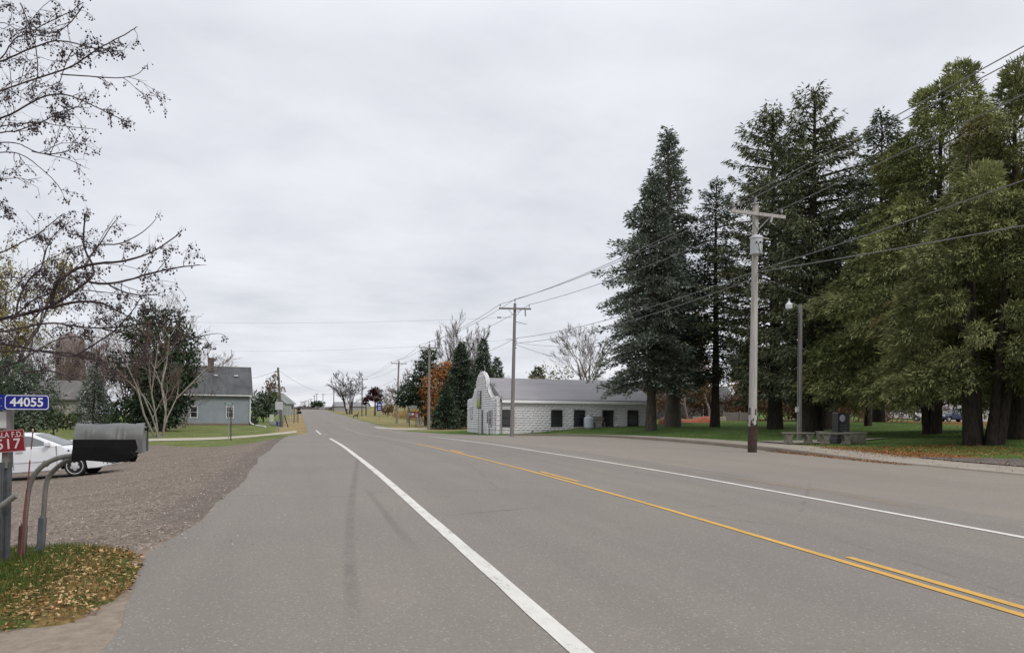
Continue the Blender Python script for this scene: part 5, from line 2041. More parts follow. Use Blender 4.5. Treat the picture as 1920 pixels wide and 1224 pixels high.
def shed():
    d = 80
    b = base_at(147, d)
    t = thing('shed', b, 'low grey-roofed shed with a white gable end left of the blue-green spruce', 'shed')
    c = at(147, 797, d)
    hh = 3.0
    ang = -YAW + .10
    t.rotation_euler = (0, 0, ang)
    m = MB()
    m.box((-2.4, 2.5, hh / 2 - .15), (4.8, 5, hh))
    m.build('wall', siding('weathered_pale_siding', (.30, .28, .255)), t)
    g = MB()
    g.prism([(.02, -.02, -.2), (.02, 5.0, -.2), (.02, 5.0, hh), (.02, 2.5, hh + 1.75), (.02, -.02, hh)], (.06, 0, 0))
    g.build('gable', siding('white_gable_boards', (.62, .62, .61)), t)
    r = MB()
    for s in (-1, 1):
        y0 = -.4 if s < 0 else 5.4
        r.prism([(.3, y0, hh - .2), (.3, 2.5, hh + 1.85), (-5.1, 2.5, hh + 1.85), (-5.1, y0, hh - .2)], (0, 0, .1))
    ro = r.build('roof', shingle('grey_shed_shingles', (.13, .125, .12)), t)
    e = MB()
    for s in (-1, 1):
        y0 = -.42 if s < 0 else 5.42
        e.prism([(.32, y0, hh - .24), (.32, 2.5, hh + 1.8), (.32, 2.5, hh + 1.98), (.32, y0, hh - .06)], (.05, 0, 0))
    e.build('barge_board', M_WHITE_TRIM, ro)
    MB().box((-1.4, -.03, 1.05), (1.2, .06, 2.1)).build('door', mat('tan_shed_door', (.34, .315, .28), .8), t)
    MB().box((.12, 1.6, 1.1), (.05, 1.4, 2.1)).build('door', mat('white_shed_door', (.55, .55, .54), .8), t)


shed()


def silo():
    b = base_at(131, 112)
    t = thing('silo', b, 'tall brown silo with a pale vertical chute behind the shed', 'silo')
    n = NT('brown_silo_staves')
    sep = n.n('ShaderNodeSeparateXYZ')
    n.l(n.co, sep.inputs[0])
    fr = n.math('FRACT', n.math('MULTIPLY', sep.outputs[2], 1.3))
    nz = n.noise(.9, 5, .6)
    c = n.ramp(nz, [(.3, (.165, .135, .125)), (.7, (.225, .188, .176))])
    c = n.mix(n.rng(fr, .9, 1, 0, .4), c, (.08, .06, .055))
    MB().lathe([(1.88, -.3), (1.88, 11.2), (1.75, 11.9), (1.3, 12.6), (.4, 13.0)], n=28).build('tank', n.done(c, .85), t, True)
    MB().box((-.35, -1.98, 4.9), (.46, .3, 9.8)).build('chute', mat('pale_silo_chute', (.34, .30, .285), .8), t)
    m = MB()
    for z in np.arange(.8, 10, 1.2):
        m.lathe([(1.89, z), (1.91, z), (1.91, z + .05), (1.89, z + .05)], n=28)
    m.build('hoops', mat('silo_hoop_steel', (.10, .085, .08), .7), t)


silo()


def garage():
    d = 122
    b = base_at(1757, d)
    t = thing('garage', b, 'white two-door garage behind the park, dark blue vehicle in front', 'garage')
    u = (base_at(1840, d) - base_at(1768, d)).normalized()
    t.rotation_euler = (0, 0, math.atan2(u.y, u.x))
    W, H, D = 9.0, 3.5, 7.0
    m = MB()
    m.prism([(-.6, 0, -.3), (W, 0, -.3), (W, 0, H), (W / 2 - .3, 0, H + 3.0), (-.6, 0, H)], (0, D, 0))
    m.build('wall', siding('white_lap_siding', (.66, .66, .65)), t)
    r = MB()
    for a, s in ((-1.0, 1), (W + .4, -1)):
        r.prism([(a, -.4, H - .25), (W / 2 - .3, -.4, H + 3.02), (W / 2 - .3, -.4, H + 3.14), (a, -.4, H - .13)], (0, D + .8, 0))
    r.build('roof', shingle('grey_garage_shingles', (.14, .14, .145)), t)
    for x in (.9, 3.85):
        f = MB()
        f.box((x, -.04, 1.12), (2.5, .08, 2.5))
        do = f.build('garage_door', mat('pale_garage_door', (.50, .51, .51), .6, .05), t)
        for k in (-.62, .62):
            MB().box((x + k, -.09, 1.72), (1.0, .04, .42)).build('pane', M_GLASS, do)
        MB().box((x, -.02, 2.45), (2.9, .1, .16)).box((x - 1.36, -.02, 1.1), (.18, .1, 2.54)).box((x + 1.36, -.02, 1.1), (.18, .1, 2.54)).build('door_trim', M_WHITE_TRIM, do)
    f = MB().box((2.9, -.04, 3.7), (.5, .07, .5)).build('window', M_WHITE_TRIM, t)
    MB().box((2.9, -.085, 3.7), (.36, .04, .36)).build('pane', M_GLASS, f)


garage()


def simple_house(name, px, d, w, dep, ev, rg, wallm, roofm, label, rot=0.0, wins=(), trim=M_WHITE_TRIM, cat='house'):
    """eave side to the camera, gable roof along its length"""
    b = base_at(px, d)
    t = thing(name, b, label, cat, None, -YAW + rot)
    m = MB()
    m.box((0, dep / 2, ev / 2 - .2), (w, dep, ev + .4))
    for s in (-1, 1):
        m.prism([(s * (w / 2 - .01), .02, ev - .01), (s * (w / 2 - .01), dep - .02, ev - .01), (s * (w / 2 - .01), dep / 2, rg)], (-s * .2, 0, 0))
    m.build('wall', wallm, t)
    r = MB()
    for s in (-1, 1):
        y0 = -.4 if s < 0 else dep + .4
        r.prism([(w / 2 + .3, y0, ev - .2), (w / 2 + .3, dep / 2, rg + .12), (-w / 2 - .3, dep / 2, rg + .12), (-w / 2 - .3, y0, ev - .2)], (0, 0, .12))
    r.build('roof', roofm, t)
    for x, z, ww, hh in wins:
        f = MB().box((x, -.03, z), (ww + .2, .08, hh + .2)).build('window', trim, t)
        MB().box((x, -.07, z), (ww, .06, hh)).build('pane', M_GLASS, f)
    return t


simple_house('house', 1290, 104, 12, 8, 2.6, 4.4, siding('dim_grey_siding', (.15, .15, .155)), shingle('dark_grey_roof_shingles', (.09, .09, .095)),
             'low grey house half hidden behind the spruce trunks', 0, ((-2.5, 1.5, .8, 1.1), (2.6, 1.3, 1, 2.0)))
simple_house('house', 1935, 118, 13, 8, 4.6, 7.0, siding('white_house_siding', (.64, .64, .63)), shingle('pale_grey_roof_shingles', (.16, .155, .15)),
             'white house showing in the gap between the fused cedar trunks', -.5, ((-3, 3.2, .9, 1.3), (0, 1.5, .9, 1.3)))
simple_house('house', 1690, 128, 11, 8, 2.9, 5.2, siding('cream_house_siding', (.55, .52, .48)), shingle('pale_roof_shingles', (.30, .27, .26)),
             'pale house behind the sprawling bare shrub and white pickup', -.45, ((-2.5, 1.6, .9, 1.1), (1.5, 1.6, .9, 1.1)))
simple_house('barn', 655, 300, 13, 8, 2.0, 3.4, siding('grey_barn_boards', (.32, .31, .31)), shingle('grey_barn_roof', (.22, .215, .22)),
             'long low grey farm building on the rise behind the bare spreading tree', 0)
simple_house('house', 543, 180, 4.2, 6, 2.7, 4.9, siding('pale_green_grey_siding', (.30, .325, .31)), shingle('greenish_roof_shingles', (.20, .215, .205)),
             'small grey-green house behind the metal garden frame left of the road', 1.35, ((1.0, 1.8, .8, 1.1),))
simple_house('barn', 590, 470, 40, 12, 2.2, 4.4, siding('far_grey_boards', (.26, .255, .25)), shingle('far_grey_roof', (.20, .195, .19)), 'distant low grey building beyond the road crest', 0)

# ================================================================== UTILITY POLES AND WIRES
TOPS = {}


def utility_pole(key, px, d, H, label, arm=2.5, r=.15, tilt=(0, 0), wood=None, trans=False, base_dark=False, armdir=None, group='utility poles along the road', pos=None, detail=True, sag_arm=False, side_hw=False):
    wood = wood or M_POLEGREY
    b = pos or base_at(px, d)
    t = thing('utility_pole', b, label, 'utility pole', group)
    top = Vector((tilt[0], tilt[1], H))
    m = MB()
    z0 = 0.9 if base_dark else -.3
    pts = [tuple(top * (z / H)) for z in np.linspace(z0, H, 8)]
    if not base_dark:
        pts[0] = (0, 0, -.3)
    m.tube(pts, [r * (1 - .35 * (p[2] / H)) for p in pts], 12)
    po = m.build('pole', wood, t, True)
    if base_dark:
        q = MB()
        pts = [(0, 0, -.3), (0, 0, .3), (0, 0, .82), tuple(top * (1.02 / H))]
        q.tube(pts, [r * 1.06, r * 1.06, r * 1.03, r * .99], 12)
        q.build('charred_foot', M_TAR, t, True)
        q = MB()
        rg = np.random.RandomState(4)
        for _ in range(26):
            z = .9 + rg.rand() ** 2 * .75
            a = rg.rand() * 6.28
            q.box((math.cos(a) * r * .985, math.sin(a) * r * .985, z), (.03, .04, .08 + .2 * rg.rand() ** 2), Matrix.Rotation(a, 3, 'Z'))
        q.build('scorch_patches', M_TAR, po)
    ax = Vector((1, 0, 0)) if armdir is None else Vector(armdir)
    pins = {}
    if arm:
        za = H - .42
        c = top * (za / H)
        ang = math.atan2(ax.y, ax.x)
        rot = Matrix.Rotation(ang, 3, 'Z') @ Matrix.Rotation(.008 if sag_arm else 0, 3, 'Y')
        off = rot @ Vector((0, -r * .8 - .05, 0))
        ao = MB().box(c + off, (arm, .10, .125), rot).build('crossarm', wood if not sag_arm else M_POLE, t)
        for s in (-1, 1):
            MB().tube([c + off + rot @ Vector((s * arm * .21, -.06, -.05)), top * ((za - .62) / H) + off * .8], .018, 5).build('brace', M_GREYMETAL, t)
        for k, xx in (('a', -arm * .46), ('c', arm * .44)):
            p = c + off + rot @ Vector((xx, 0, .06))
            i = MB()
            i.lathe([(.012, 0), (.012, .10), (.045, .11), (.05, .16), (.03, .18), (.042, .20), (.03, .25)], tuple(p), 8)
            i.build('insulator', M_CERAMIC, t, True)
            pins[k] = b + p + Vector((0, 0, .25))
        p = top
        MB().lathe([(.015, -.04), (.015, .12), (.05, .13), (.055, .19), (.03, .22), (.045, .24), (.03, .30)], tuple(p), 8).build('insulator', M_CERAMIC, t, True)
        pins['b'] = b + p + Vector((0, 0, .30))
    pins['n'] = b + top * ((H - 2.55) / H) + Vector((r * .75, -.02, 0))
    pins['top'] = b + top
    if side_hw:
        h = MB()
        for i, z in enumerate((H - 2.75, H - 3.0, H - 3.25)):
            h.tube([(r * .7, -.08, z), (r * .7 + .16, -.08, z)], .05, 8)
        h.build('spool_rack', M_GREYMETAL, t)
        h = MB()
        h.tube([(-.1, -.1, H - 1.05), (-1.15, -.1, H - 1.12)], .02, 6)
        h.lathe([(.02, -.3), (.07, -.28), (.03, -.2), (.07, -.18), (.03, -.1), (.07, -.08), (.02, 0)], (-.9, -.1, H - 1.1), 8, 'x')
        h.build('strain_insulator', M_GREYMETAL, t)
        MB().tube([(.1, -.1, H - 1.35), (1.05, -.1, H - 1.52)], .025, 6).build('bracket_arm', M_GREYMETAL, t)
        MB().tube([(-.5, -.1, H - 2.68), (.35, -.1, H - 2.62)], .022, 6).build('bracket_arm', M_GREYMETAL, t)
        c = top * ((H - .42) / H)
        MB().tube([(.85, -.28, H - .5), (.87, -.28, H - .95)], .05, 8).build('cutout_fuse', M_CERAMIC, t, True)
    if trans:
        tz = H - 2.05
        tx, ty = -.34 * (r + .25), -.94 * (r + .25)
        q = MB()
        q.lathe([(.20, 0), (.235, .03), (.235, .60), (.255, .62), (.255, .66), (.225, .70), (.10, .76)], (tx, ty, tz), 18)
        tb = q.build('transformer', mat('transformer_grey_paint', (.42, .43, .44), .5, .08), t, True)
        q = MB()
        for a in (-.6, .0, .6):
            x, y = math.sin(a) * .235, -math.cos(a) * .235
            q.tube([(tx + x, ty + y, tz + .45), (tx + x * 1.25, ty + y * 1.25, tz + .42)], .03, 6)
        q.build('bushing', M_BLACK, tb)
        MB().box((-.06, -r - .02, tz + .35), (.26, .12, .5)).build('bracket', M_GREYMETAL, tb)
        q = MB()
        q.tube([(tx + .1, ty - .05, tz + .95), (tx, ty - .03, tz + .72)], .035, 8)
        q.tube([(tx + .12, ty - .27, tz + .42), (tx + .10, ty - .25, tz + .1), (.05, -r - .1, tz - .25)], .012, 5)
        q.tube([(tx - .12, ty - .27, tz + .42), (tx, ty - .25, tz + .05), (.08, -r - .1, tz - .25)], .012, 5)
        q.build('jumper_lead', M_BLACK, tb)
        cc = top * ((H - .42) / H)
        MB().tube([cc + Vector((.55, -.3, -.02)), cc + Vector((.43, -.36, -.34))], .045, 8).tube([cc + Vector((.43, -.36, -.34)), cc + Vector((.62, -.36, -.42))], .02, 6).build('cutout_fuse', M_CERAMIC, t, True)
        MB().tube([(.1, -.15, H - 1.28), (.5, -.2, H - 1.36)], .03, 6).build('lightning_arrester', M_CERAMIC, t, True)
        MB().lathe([(r * .8, H - .02), (r * .95, H), (r * .95, H + .03), (.02, H + .05)], (0, 0, 0), 10).build('pole_cap', M_STEEL, t)
    TOPS[key] = pins
    return t


utility_pole('p1', 1411, 30.0, 9.62, 'pale wooden utility pole with a grey transformer and charred black foot by the kerb', arm=2.45, r=.165, tilt=(.06, 0), wood=M_POLE,
             trans=True, base_dark=True, sag_arm=True, armdir=(1, .06, 0))
utility_pole('p2', 960, 56.5, 9.75, 'tall grey utility pole in front of the white block building', arm=2.35, r=.158, tilt=(.15, 0), wood=M_POLEGREY, side_hw=True, armdir=(.97, -.2, 0))
utility_pole('p3', 804, 86, 9.5, 'grey utility pole in front of the orange-leaved tree', arm=2.4, r=.17, wood=M_POLEGREY)
utility_pole('p4', 744, 124, 10.0, 'utility pole on the dry grass left of the dark leaning pine', arm=2.6, r=.18, tilt=(.25, 0), wood=M_POLEGREY)
utility_pole('p5', 678.5, 200, 9.9, 'utility pole on the rise between the bare tree and the small purple tree', arm=2.8, r=.18, wood=M_POLEDARK)
utility_pole('p6', 625.5, 300, 9.9, 'utility pole standing left of the bare spreading tree', arm=0, r=.2, wood=M_POLEDARK)
p0 = Vector((17.3, -4.0, gz(17.3, -4)))
utility_pole('p0', 0, 0, 11.4, 'utility pole beside the parking apron, nearest of all to the mailbox', arm=2.45, r=.16, pos=p0)
for i, (px, top, d) in enumerate(((605.7, 738, 400), (594, 737, 430), (589.7, 741, 450), (583, 747, 480), (578, 749.5, 510), (573.5, 750.5, 540), (570.6, 752, 570), (568, 752.5, 600), (564.6, 752, 640))):
    pt = at(px, top, d)
    pb = Vector((pt.x, pt.y, 1.0))
    utility_pole('f%d' % i, 0, 0, pt.z - 1.0, 'far utility pole beyond the road crest, %s' % (
        'rightmost of the row', 'second from right, rising through the umbrella-crowned tree', 'third from right',
        'fourth from right, with a wide head', 'fifth from right', 'fourth from left, faint', 'third from left, faint',
        'second from left, faint', 'leftmost and faintest of the row')[i], arm=2.6 if i in (0, 1, 2, 3, 8) else 1.6, r=.2 + .02 * i, pos=pb, wood=M_POLEDARK)
# leaning pole on the left and its neighbour hidden in the pine
lp = base_at(528, 90)
utility_pole('l1', 528, 90, 6.9, 'dark leaning utility pole on the left verge with no crossarm', arm=0, r=.17, tilt=(-.45, 0), wood=M_POLEDARK)
utility_pole('l2', 330, 80, 11.2, 'utility pole hidden behind the dark pine, carrying wires across the road', arm=0, r=.15, wood=M_POLEDARK)


def wire(pts, sags, r, label, name='power_line', group='wires along the road'):
    P = []
    for a, b_, s in zip(pts[:-1], pts[1:], sags):
        for k in range(16):
            w = k / 16
            p = a.lerp(b_, w)
            P.append(p - Vector((0, 0, 4 * s * w * (1 - w))))
    P.append(pts[-1])
    m = MB()
    m.tube(P, r, 5)
    o = m.build(name, M_WIRE, None, True)
    return tag(o, label, 'wire', group)


for k, nm in (('a', 'left'), ('b', 'top'), ('c', 'right')):
    wire([TOPS[q][k] for q in ('p0', 'p1', 'p2', 'p3', 'p4', 'p5')] + [TOPS['f0']['top'] + Vector((0, 0, .2))], [.15, .35, .4, .5, .8, 2.0], .0155,
         {'left': 'power wire carried on the left ends of the roadside crossarms', 'top': 'power wire carried on the tops of the roadside poles', 'right': 'power wire carried on the right ends of the roadside crossarms'}[nm])
wire([TOPS[q]['n'] for q in ('p0', 'p1', 'p2', 'p3', 'p4', 'p5', 'p6')], [.35, .4, .45, .5, .8, 1.0], .0155, 'lower neutral wire strung below the crossarms along the road')
e = TOPS['p1']['n']
wire([e - Vector((0, 0, .06)), Vector((19.8, -4, e.z - 1.25))], [.25], .016, 'lowest cable leaving the transformer pole towards the right edge')
wire([e - Vector((0, 0, .1)), at(1560, 560, 47)], [.3], .007, 'thin service wire from the transformer pole into the spruces')
wire([TOPS['p1']['n'] - Vector((0, 0, .25)), TOPS['p2']['n'] - Vector((0, 0, .35))], [.5], .0155, 'second lower cable between the transformer pole and the tall grey pole')
n2 = TOPS['p2']['n']
wire([n2 - Vector((0, 0, .3)), at(1135, 640, 66), at(1260, 600, 66)], [.35, .2], .012, 'slack cable from the tall grey pole to the blue-green spruces')
wire([n2 - Vector((0, 0, .45)), at(1060, 672, 76), at(1150, 715, 92)], [.15, .3], .013, 'service cable dropping from the tall grey pole behind the building roof')
p2b = Vector((TOPS['p2']['top'].x - 1.1, TOPS['p2']['top'].y - .1, TOPS['p2']['top'].z - 1.12))
wire([p2b, TOPS['l2']['top'] - Vector((0, 0, .15))], [.25], .0065, 'upper wire crossing high over the road', group='wires across the road')
wire([n2 - Vector((.3, 0, .1)), TOPS['l2']['top'] - Vector((0, 0, 2.95))], [.5], .006, 'lower wire crossing over the road', group='wires across the road')
l1 = TOPS['l1']['top']
wire([l1 - Vector((0, 0, .3)), TOPS['p6']['top'] - Vector((0, 0, .4))], [2.2], .016, 'slack wire from the leaning pole to the pole by the bare spreading tree', group='wires across the road')
wire([l1 - Vector((0, 0, .3)), at(440, 712, 100)], [.3], .016, 'wire from the leaning pole to the grey house', group='wires across the road')


def street_lamp():
    b = base_at(1499, 41)
    t = thing('street_lamp', b, 'street lamp on a slim grey wooden pole with a curved bracket, behind the benches', 'street lamp')
    H = (808 - 557) / F_PX * 41 + .1
    m = MB()
    m.tube([(0, 0, -.3), (0, 0, H * .5), (0, 0, H)], [.13, .12, .10], 10)
    m.build('pole', M_POLEGREY, t, True)
    m = MB()
    m.tube([(-.08, -.05, H - .45), (-.12, -.06, H - .22), (-.28, -.06, H - .07), (-.5, -.06, H + .0), (-.68, -.06, H + .02)], .028, 8)
    m.build('bracket_arm', M_STEEL, t, True)
    m = MB()
    m.lathe([(.05, .22), (.06, .12), (.16, .04), (.19, -.04)], (-.74, -.06, H - .06), 14)
    hd = m.build('lamp_head', mat('pale_lamp_metal', (.55, .57, .57), .5, .05), t, True)
    MB().lathe([(.18, -.05), (.17, -.20), (.10, -.26)], (-.74, -.06, H - .06), 14).build('lens', mat('clear_ribbed_lens', (.62, .66, .66), .25, .08, 30), hd, True)
    MB().lathe([(.05, .22), (.055, .30), (.03, .33)], (-.74, -.06, H - .06), 10).build('photocell', M_GREYMETAL, hd, True)
    MB().tube([(-.13, -.06, 0), (-.13, -.06, 1.55)], .025, 6).build('conduit', M_GREYMETAL, t)
    MB().box((-.2, -.07, 1.62), (.16, .12, .26)).build('meter_box', mat('pale_meter_box', (.5, .5, .48), .6), t)
    MB().tube([(-.12, -.05, 1.8), (-.12, -.05, H - .5)], .012, 5).build('cable', M_BLACK, t)


street_lamp()


def bench(px, d, label, rot):
    b = base_at(px, d) + Vector((0, 0, .04))
    t = thing('bench', b, label, 'bench', 'concrete benches in the park', -YAW + rot)
    m = MB().rbox((0, 0, .47), (1.4, .42, .085), .02)
    m.build('seat', mat('mossy_concrete', (.155, .148, .115), .92, .25, 5, bump=.4), t)
    for s in (-1, 1):
        q = MB()
        prof = [(.23, 0), (.23, .06), (.16, .10), (.12, .2), (.13, .3), (.20, .40), (.22, .425)]
        poly = [(s * .46 - .09, -y, z) for y, z in prof] + [(s * .46 - .09, y, z) for y, z in reversed(prof)]
        q.prism(poly, (.18, 0, 0))
        # splayed foot seen from the front
        q.prism([(s * .46 - .17, -.19, .0), (s * .46 + .17, -.19, 0), (s * .46 + .10, -.19, .16), (s * .46 + .12, -.19, .3), (s * .46 + .2, -.19, .42), (s * .46 - .2, -.19, .42), (s * .46 - .12, -.19, .3), (s * .46 - .10, -.19, .16)], (0, .38, 0))
        q.build('leg', MATS['mossy_concrete'], t)
    return t


bench(1497, 35.0, 'mossy concrete bench nearest the street lamp', .05)
bench(1567, 34.4, 'mossy concrete bench in front of the dark memorial stone', -.02)


def planter(px, d, label):
    b = base_at(px, d) + Vector((0, 0, .02))
    t = thing('planter', b, label, 'planter', 'round concrete planters in the park')
    m = MB()
    m.lathe([(.40, 0), (.42, .03), (.47, .44), (.50, .46), (.50, .53), (.45, .53), (.43, .40)], n=24)
    m.build('bowl', MATS['mossy_concrete'], t, True)
    MB().lathe([(.44, .38), (.44, .42), (.02, .44)], n=20).build('soil', mat('planter_soil', (.05, .035, .025), .95, .3, 10), t)


planter(1604, 35.2, 'round concrete planter right of the dark memorial stone')
planter(1550, 37.2, 'round concrete planter between the two benches, partly hidden by one')


def memorial():
    b = base_at(1577, 36.2)
    t = thing('memorial_stone', b, 'dark granite memorial stone with a pale round emblem, between bench and planter', 'memorial', None, -YAW + .35)
    gm = mat('polished_dark_granite', (.020, .018, .020), .22, .35, 40, spec=.5)
    m = MB()
    m.rbox((0, 0, .85), (.72, .36, 1.16), .02)
    m.build('slab', gm, t)
    m = MB().rbox((0, 0, .14), (1.05, .6, .28), .03)
    m.build('plinth', mat('rough_granite', (.05, .046, .046), .8, .3, 20), t)
    MB().lathe([(.16, 0), (.165, -.01), (.14, -.018)], (-.10, -.185, 1.17), 24, 'y').build('emblem', mat('pale_emblem', (.33, .35, .37), .5, .2, 12), t)
    m = MB()
    rr = np.random.RandomState(8)
    for i, w in enumerate((.44, .36, .48, .40, .30)):
        m.box((-.02, -.184, .86 - i * .075), (w, .006, .022))
    m.build('inscription', mat('etched_grey', (.11, .115, .12), .6), t)


memorial()


def tank():
    X, Y = math.tan(math.atan((1104 - 960) / F_PX) + YAW) * 61.0, 61.0
    b = Vector((X, Y, gz(X, Y)))
    t = thing('gas_tank', b, 'upright grey propane tank against the block building wall', 'tank')
    MB().lathe([(.36, .02), (.42, .06), (.42, .84), (.38, .93), (.26, 1.0), (.22, 1.02)], n=20).build('cylinder', mat('tank_grey_paint', (.36, .39, .42), .5, .12, 4), t, True)
    MB().lathe([(.2, 1.0), (.2, 1.1), (.26, 1.12), (.26, 1.16), (.08, 1.18)], n=16).build('collar', mat('tank_grey_pale', (.48, .5, .5), .5, .1), t, True)
    MB().lathe([(.36, -.1), (.36, .06), (.3, .06)], n=16).build('foot_ring', M_GREYMETAL, t)
    b2 = Vector((X + 1.0, Y + .35, gz(X + 1, Y + .35)))
    t2 = thing('wooden_bench', b2, 'weathered wooden bench end beside the grey propane tank', 'bench')
    wm = mat('weathered_bench_wood', (.16, .135, .11), .9, .3, 5)
    MB().box((.1, 0, .42), (1.0, .4, .06)).build('seat', wm, t2)
    MB().box((.1, .2, .66), (1.0, .05, .16)).box((.1, .2, .85), (1.0, .05, .12)).build('backrest', wm, t2)
    for s in (-.36, .54):
        MB().box((s, 0, .18), (.07, .36, .44)).build('leg', wm, t2)


tank()

# orange tarpaulins lying beyond the lawn
for px, w, h, d, col, lab in ((1251, 1.6, 1.15, 69, (.30, .115, .04), 'orange tarpaulin-covered heap between the two big spruce trunks'),
                              (1300, 4.6, .62, 70, (.32, .085, .035), 'long low orange-red tarpaulin right of the thick grey spruce trunk')):
    b = base_at(px, d)
    t = thing('tarpaulin', b, lab, 'tarpaulin', None, -YAW)
    V, F = [], []
    rr = np.random.RandomState(px)
    nx, ny = 22, 10
    for j in range(ny):
        for i in range(nx):
            u, v = i / (nx - 1) * 2 - 1, j / (ny - 1) * 2 - 1
            z = h * (1 - abs(v) ** 2.2) * (1 - abs(u) ** 5) * (.8 + .25 * math.sin(u * 4 + px)) + (rr.rand() - .5) * .07 * h
            V.append((u * w / 2, v * .7, max(z, -.05)))
    for j in range(ny - 1):
        for i in range(nx - 1):
            a = j * nx + i
            F.append((a, a + 1, a + nx + 1, a + nx))
    MB().add(V, F).build('sheet', mat('tarp_%d' % px, col, .6, .3, 3), t, True)
    MB().tube([(-w / 2, -.68, .02), (0, -.74, .03), (w / 2, -.68, .02)], .03, 5).build('rope', mat('dirty_rope', (.3, .25, .2), .9), t)
# wooden fence sections beyond the lawn
for px, d, w, lab in ((1372, 84, 1.8, 'pale board fence seen between the slender spruce and the drooping spruce'), (1398, 86, 1.4, 'short board fence left of the charred pole foot')):
    b = base_at(px, d)
    t = thing('fence', b, lab, 'fence', None, -YAW)
    MB().box((0, 0, .5), (w, .05, .9)).build('board_panel', siding('fence_boards_%d' % px, (.17, .16, .14), .22), t)
    for s in (-1, 1):
        MB().box((s * w / 2, -.05, .5), (.12, .12, 1.15)).build('post', M_POLEGREY, t)
# white snow-covered looking low wall strip
b = base_at(1330, 80)
t = thing('low_wall', b, 'low pale wall behind the slender spruce trunk', 'wall', None, -YAW)
MB().rbox((0, 0, .2), (3.4, .3, .5), .03).build('wall', M_PATH, t)

b = base_at(389, 104)
t = thing('birdhouse', b, 'small white square birdhouse on a thin pole above the grey house roof', 'birdhouse')
hz = at(389, 649, 104).z - b.z
MB().tube([(0, 0, -.2), (0, 0, hz - .3)], .04, 6).build('pole', M_GREYMETAL, t)
MB().rbox((0, 0, hz), (.56, .5, .62), .03).build('box', mat('white_birdhouse_paint', (.72, .72, .72), .6), t)
MB().lathe([(.13, 0), (.13, -.01)], (0, -.252, hz), 14, 'y').build('entrance_hole', M_BLACK, t)

# ================================================================== SIGNS ON THE FAR ROAD


def sign(name, px, py, d, w, h, m, label, rot=0.0, post=M_GREYMETAL, legs=(0,), detail=None, th=.02, cat='road sign', base_px=None):
    c = at(px, py, d)
    g = gz(c.x, c.y)
    t = thing(name, (c.x, c.y, g), label, cat, None, -YAW + rot)
    z = c.z - g
    MB().rbox((0, -.05, z), (w, th, h), min(.02, th * .4)).build('panel', m, t)
    for x in legs:
        MB().tube([(x * w, 0, -.2), (x * w, 0, z + h * .35)], .035, 6).build('post', post, t)
    if detail:
        for (x, zz, ww, hh, mm) in detail:
            MB().box((x * w, -.066, z + zz * h), (ww * w, .012, hh * h)).build('marking', mm, t)
    return t


sign('road_sign', 711.5, 762, 150, .95, 1.6, M_BLUE, 'blue roadside sign on a grey post in front of the dry field', .1, detail=[(0, .22, .6, .12, M_SIGNW), (0, -.05, .5, .08, M_SIGNW), (0, -.28, .6, .1, M_SIGNW)])
sign('road_sign', 651.5, 762, 205, .75, .85, mat('pale_sign_face', (.62, .62, .6), .6), 'small white road sign in front of the bare spreading tree', .1, detail=[(0, 0, .6, .12, M_GREYMETAL)])
sign('road_sign', 523, 760.5, 70, .68, .72, mat('bare_aluminium_sign_back', (.38, .39, .40), .5, .08), 'bare grey back of a square road sign left of the leaning pole', .5, detail=None)
sign('street_sign', 429, 756.5, 52, .52, .10, mat('green_sign_sheeting', (.012, .10, .075), .5), 'small green street name sign on a thin post in front of the grey house', .3, detail=[(0, 0, .7, .3, M_SIGNW)])
b = base_at(433, 46)
t = thing('sign_post', b, 'plain thin metal post beside the green street name sign', 'post')
MB().tube([(0, 0, -.2), (0, 0, 2.05)], .035, 6).build('post', mat('dark_metal_post', (.06, .06, .06), .6), t)
MB().rbox((.03, 0, 1.95), (.05, .3, .3), .01).build('panel', M_GREYMETAL, t)
# two black mailboxes at the left road edge
b = base_at(563.5, 128) + Vector((-.3, 0, 0))
t = thing('roadside_mailbox', b, 'pair of black mailboxes stacked on one post at the left road edge', 'mailbox')
MB().box((-.1, 0, .5), (.1, .1, 1.1)).build('post', M_POLEDARK, t)
for i, (x, z, w) in enumerate(((.05, 1.32, .8), (-.02, 1.86, .6))):
    q = MB()
    q.prism([(x - w / 2, -.25, z - .22), (x + w / 2, -.25, z - .22), (x + w / 2, -.25, z + .1), (x + w / 2 - .08, -.25, z + .22), (x - w / 2 + .08, -.25, z + .22), (x - w / 2, -.25, z + .1)], (0, .5, 0))
    q.build('box', mat('black_mailbox_paint', (.012, .010, .012), .5), t)
# garden frame fence left of the road
a, c = base_at(531, 112), base_at(557, 118)
t = thing('wire_fence', a, 'see-through wire garden fence beside the leaning pole', 'fence')
dv = c - a
for k in np.linspace(0, 1, 6):
    MB().tube([dv * k + Vector((0, 0, -.2)), dv * k + Vector((0, 0, 2.1))], .035, 5).build('post', M_GREYMETAL, t)
m = MB()
for z in (.25, .6, .95, 1.3, 1.65, 2.0):
    m.tube([Vector((0, 0, z)), dv + Vector((0, 0, z))], .016, 4)
m.build('wires', M_GREYMETAL, t)
b = base_at(555, 108)
t = thing('trellis', b, 'dark metal ladder-like trellis at the fence end beside the road', 'trellis')
for x in (-.28, .28):
    MB().tube([(x, 0, -.1), (x, 0, 2.3)], .035, 5).build('post', M_BLACK, t)
m = MB()
for z in np.arange(.3, 2.3, .35):
    m.tube([(-.28, 0, z), (.28, 0, z)], .022, 4)
m.build('rungs', M_BLACK, t)
b = base_at(541, 88)
t = thing('guy_stake', b, 'slanting black guy marker right of the leaning pole', 'stake')
MB().tube([(0, 0, -.1), (-.45, 0, 1.35)], .045, 6).build('rod', M_BLACK, t)
MB().box((-.47, 0, 1.4), (.12, .08, .12)).build('clamp', M_GREYMETAL, t)
b = base_at(524.5, 93)
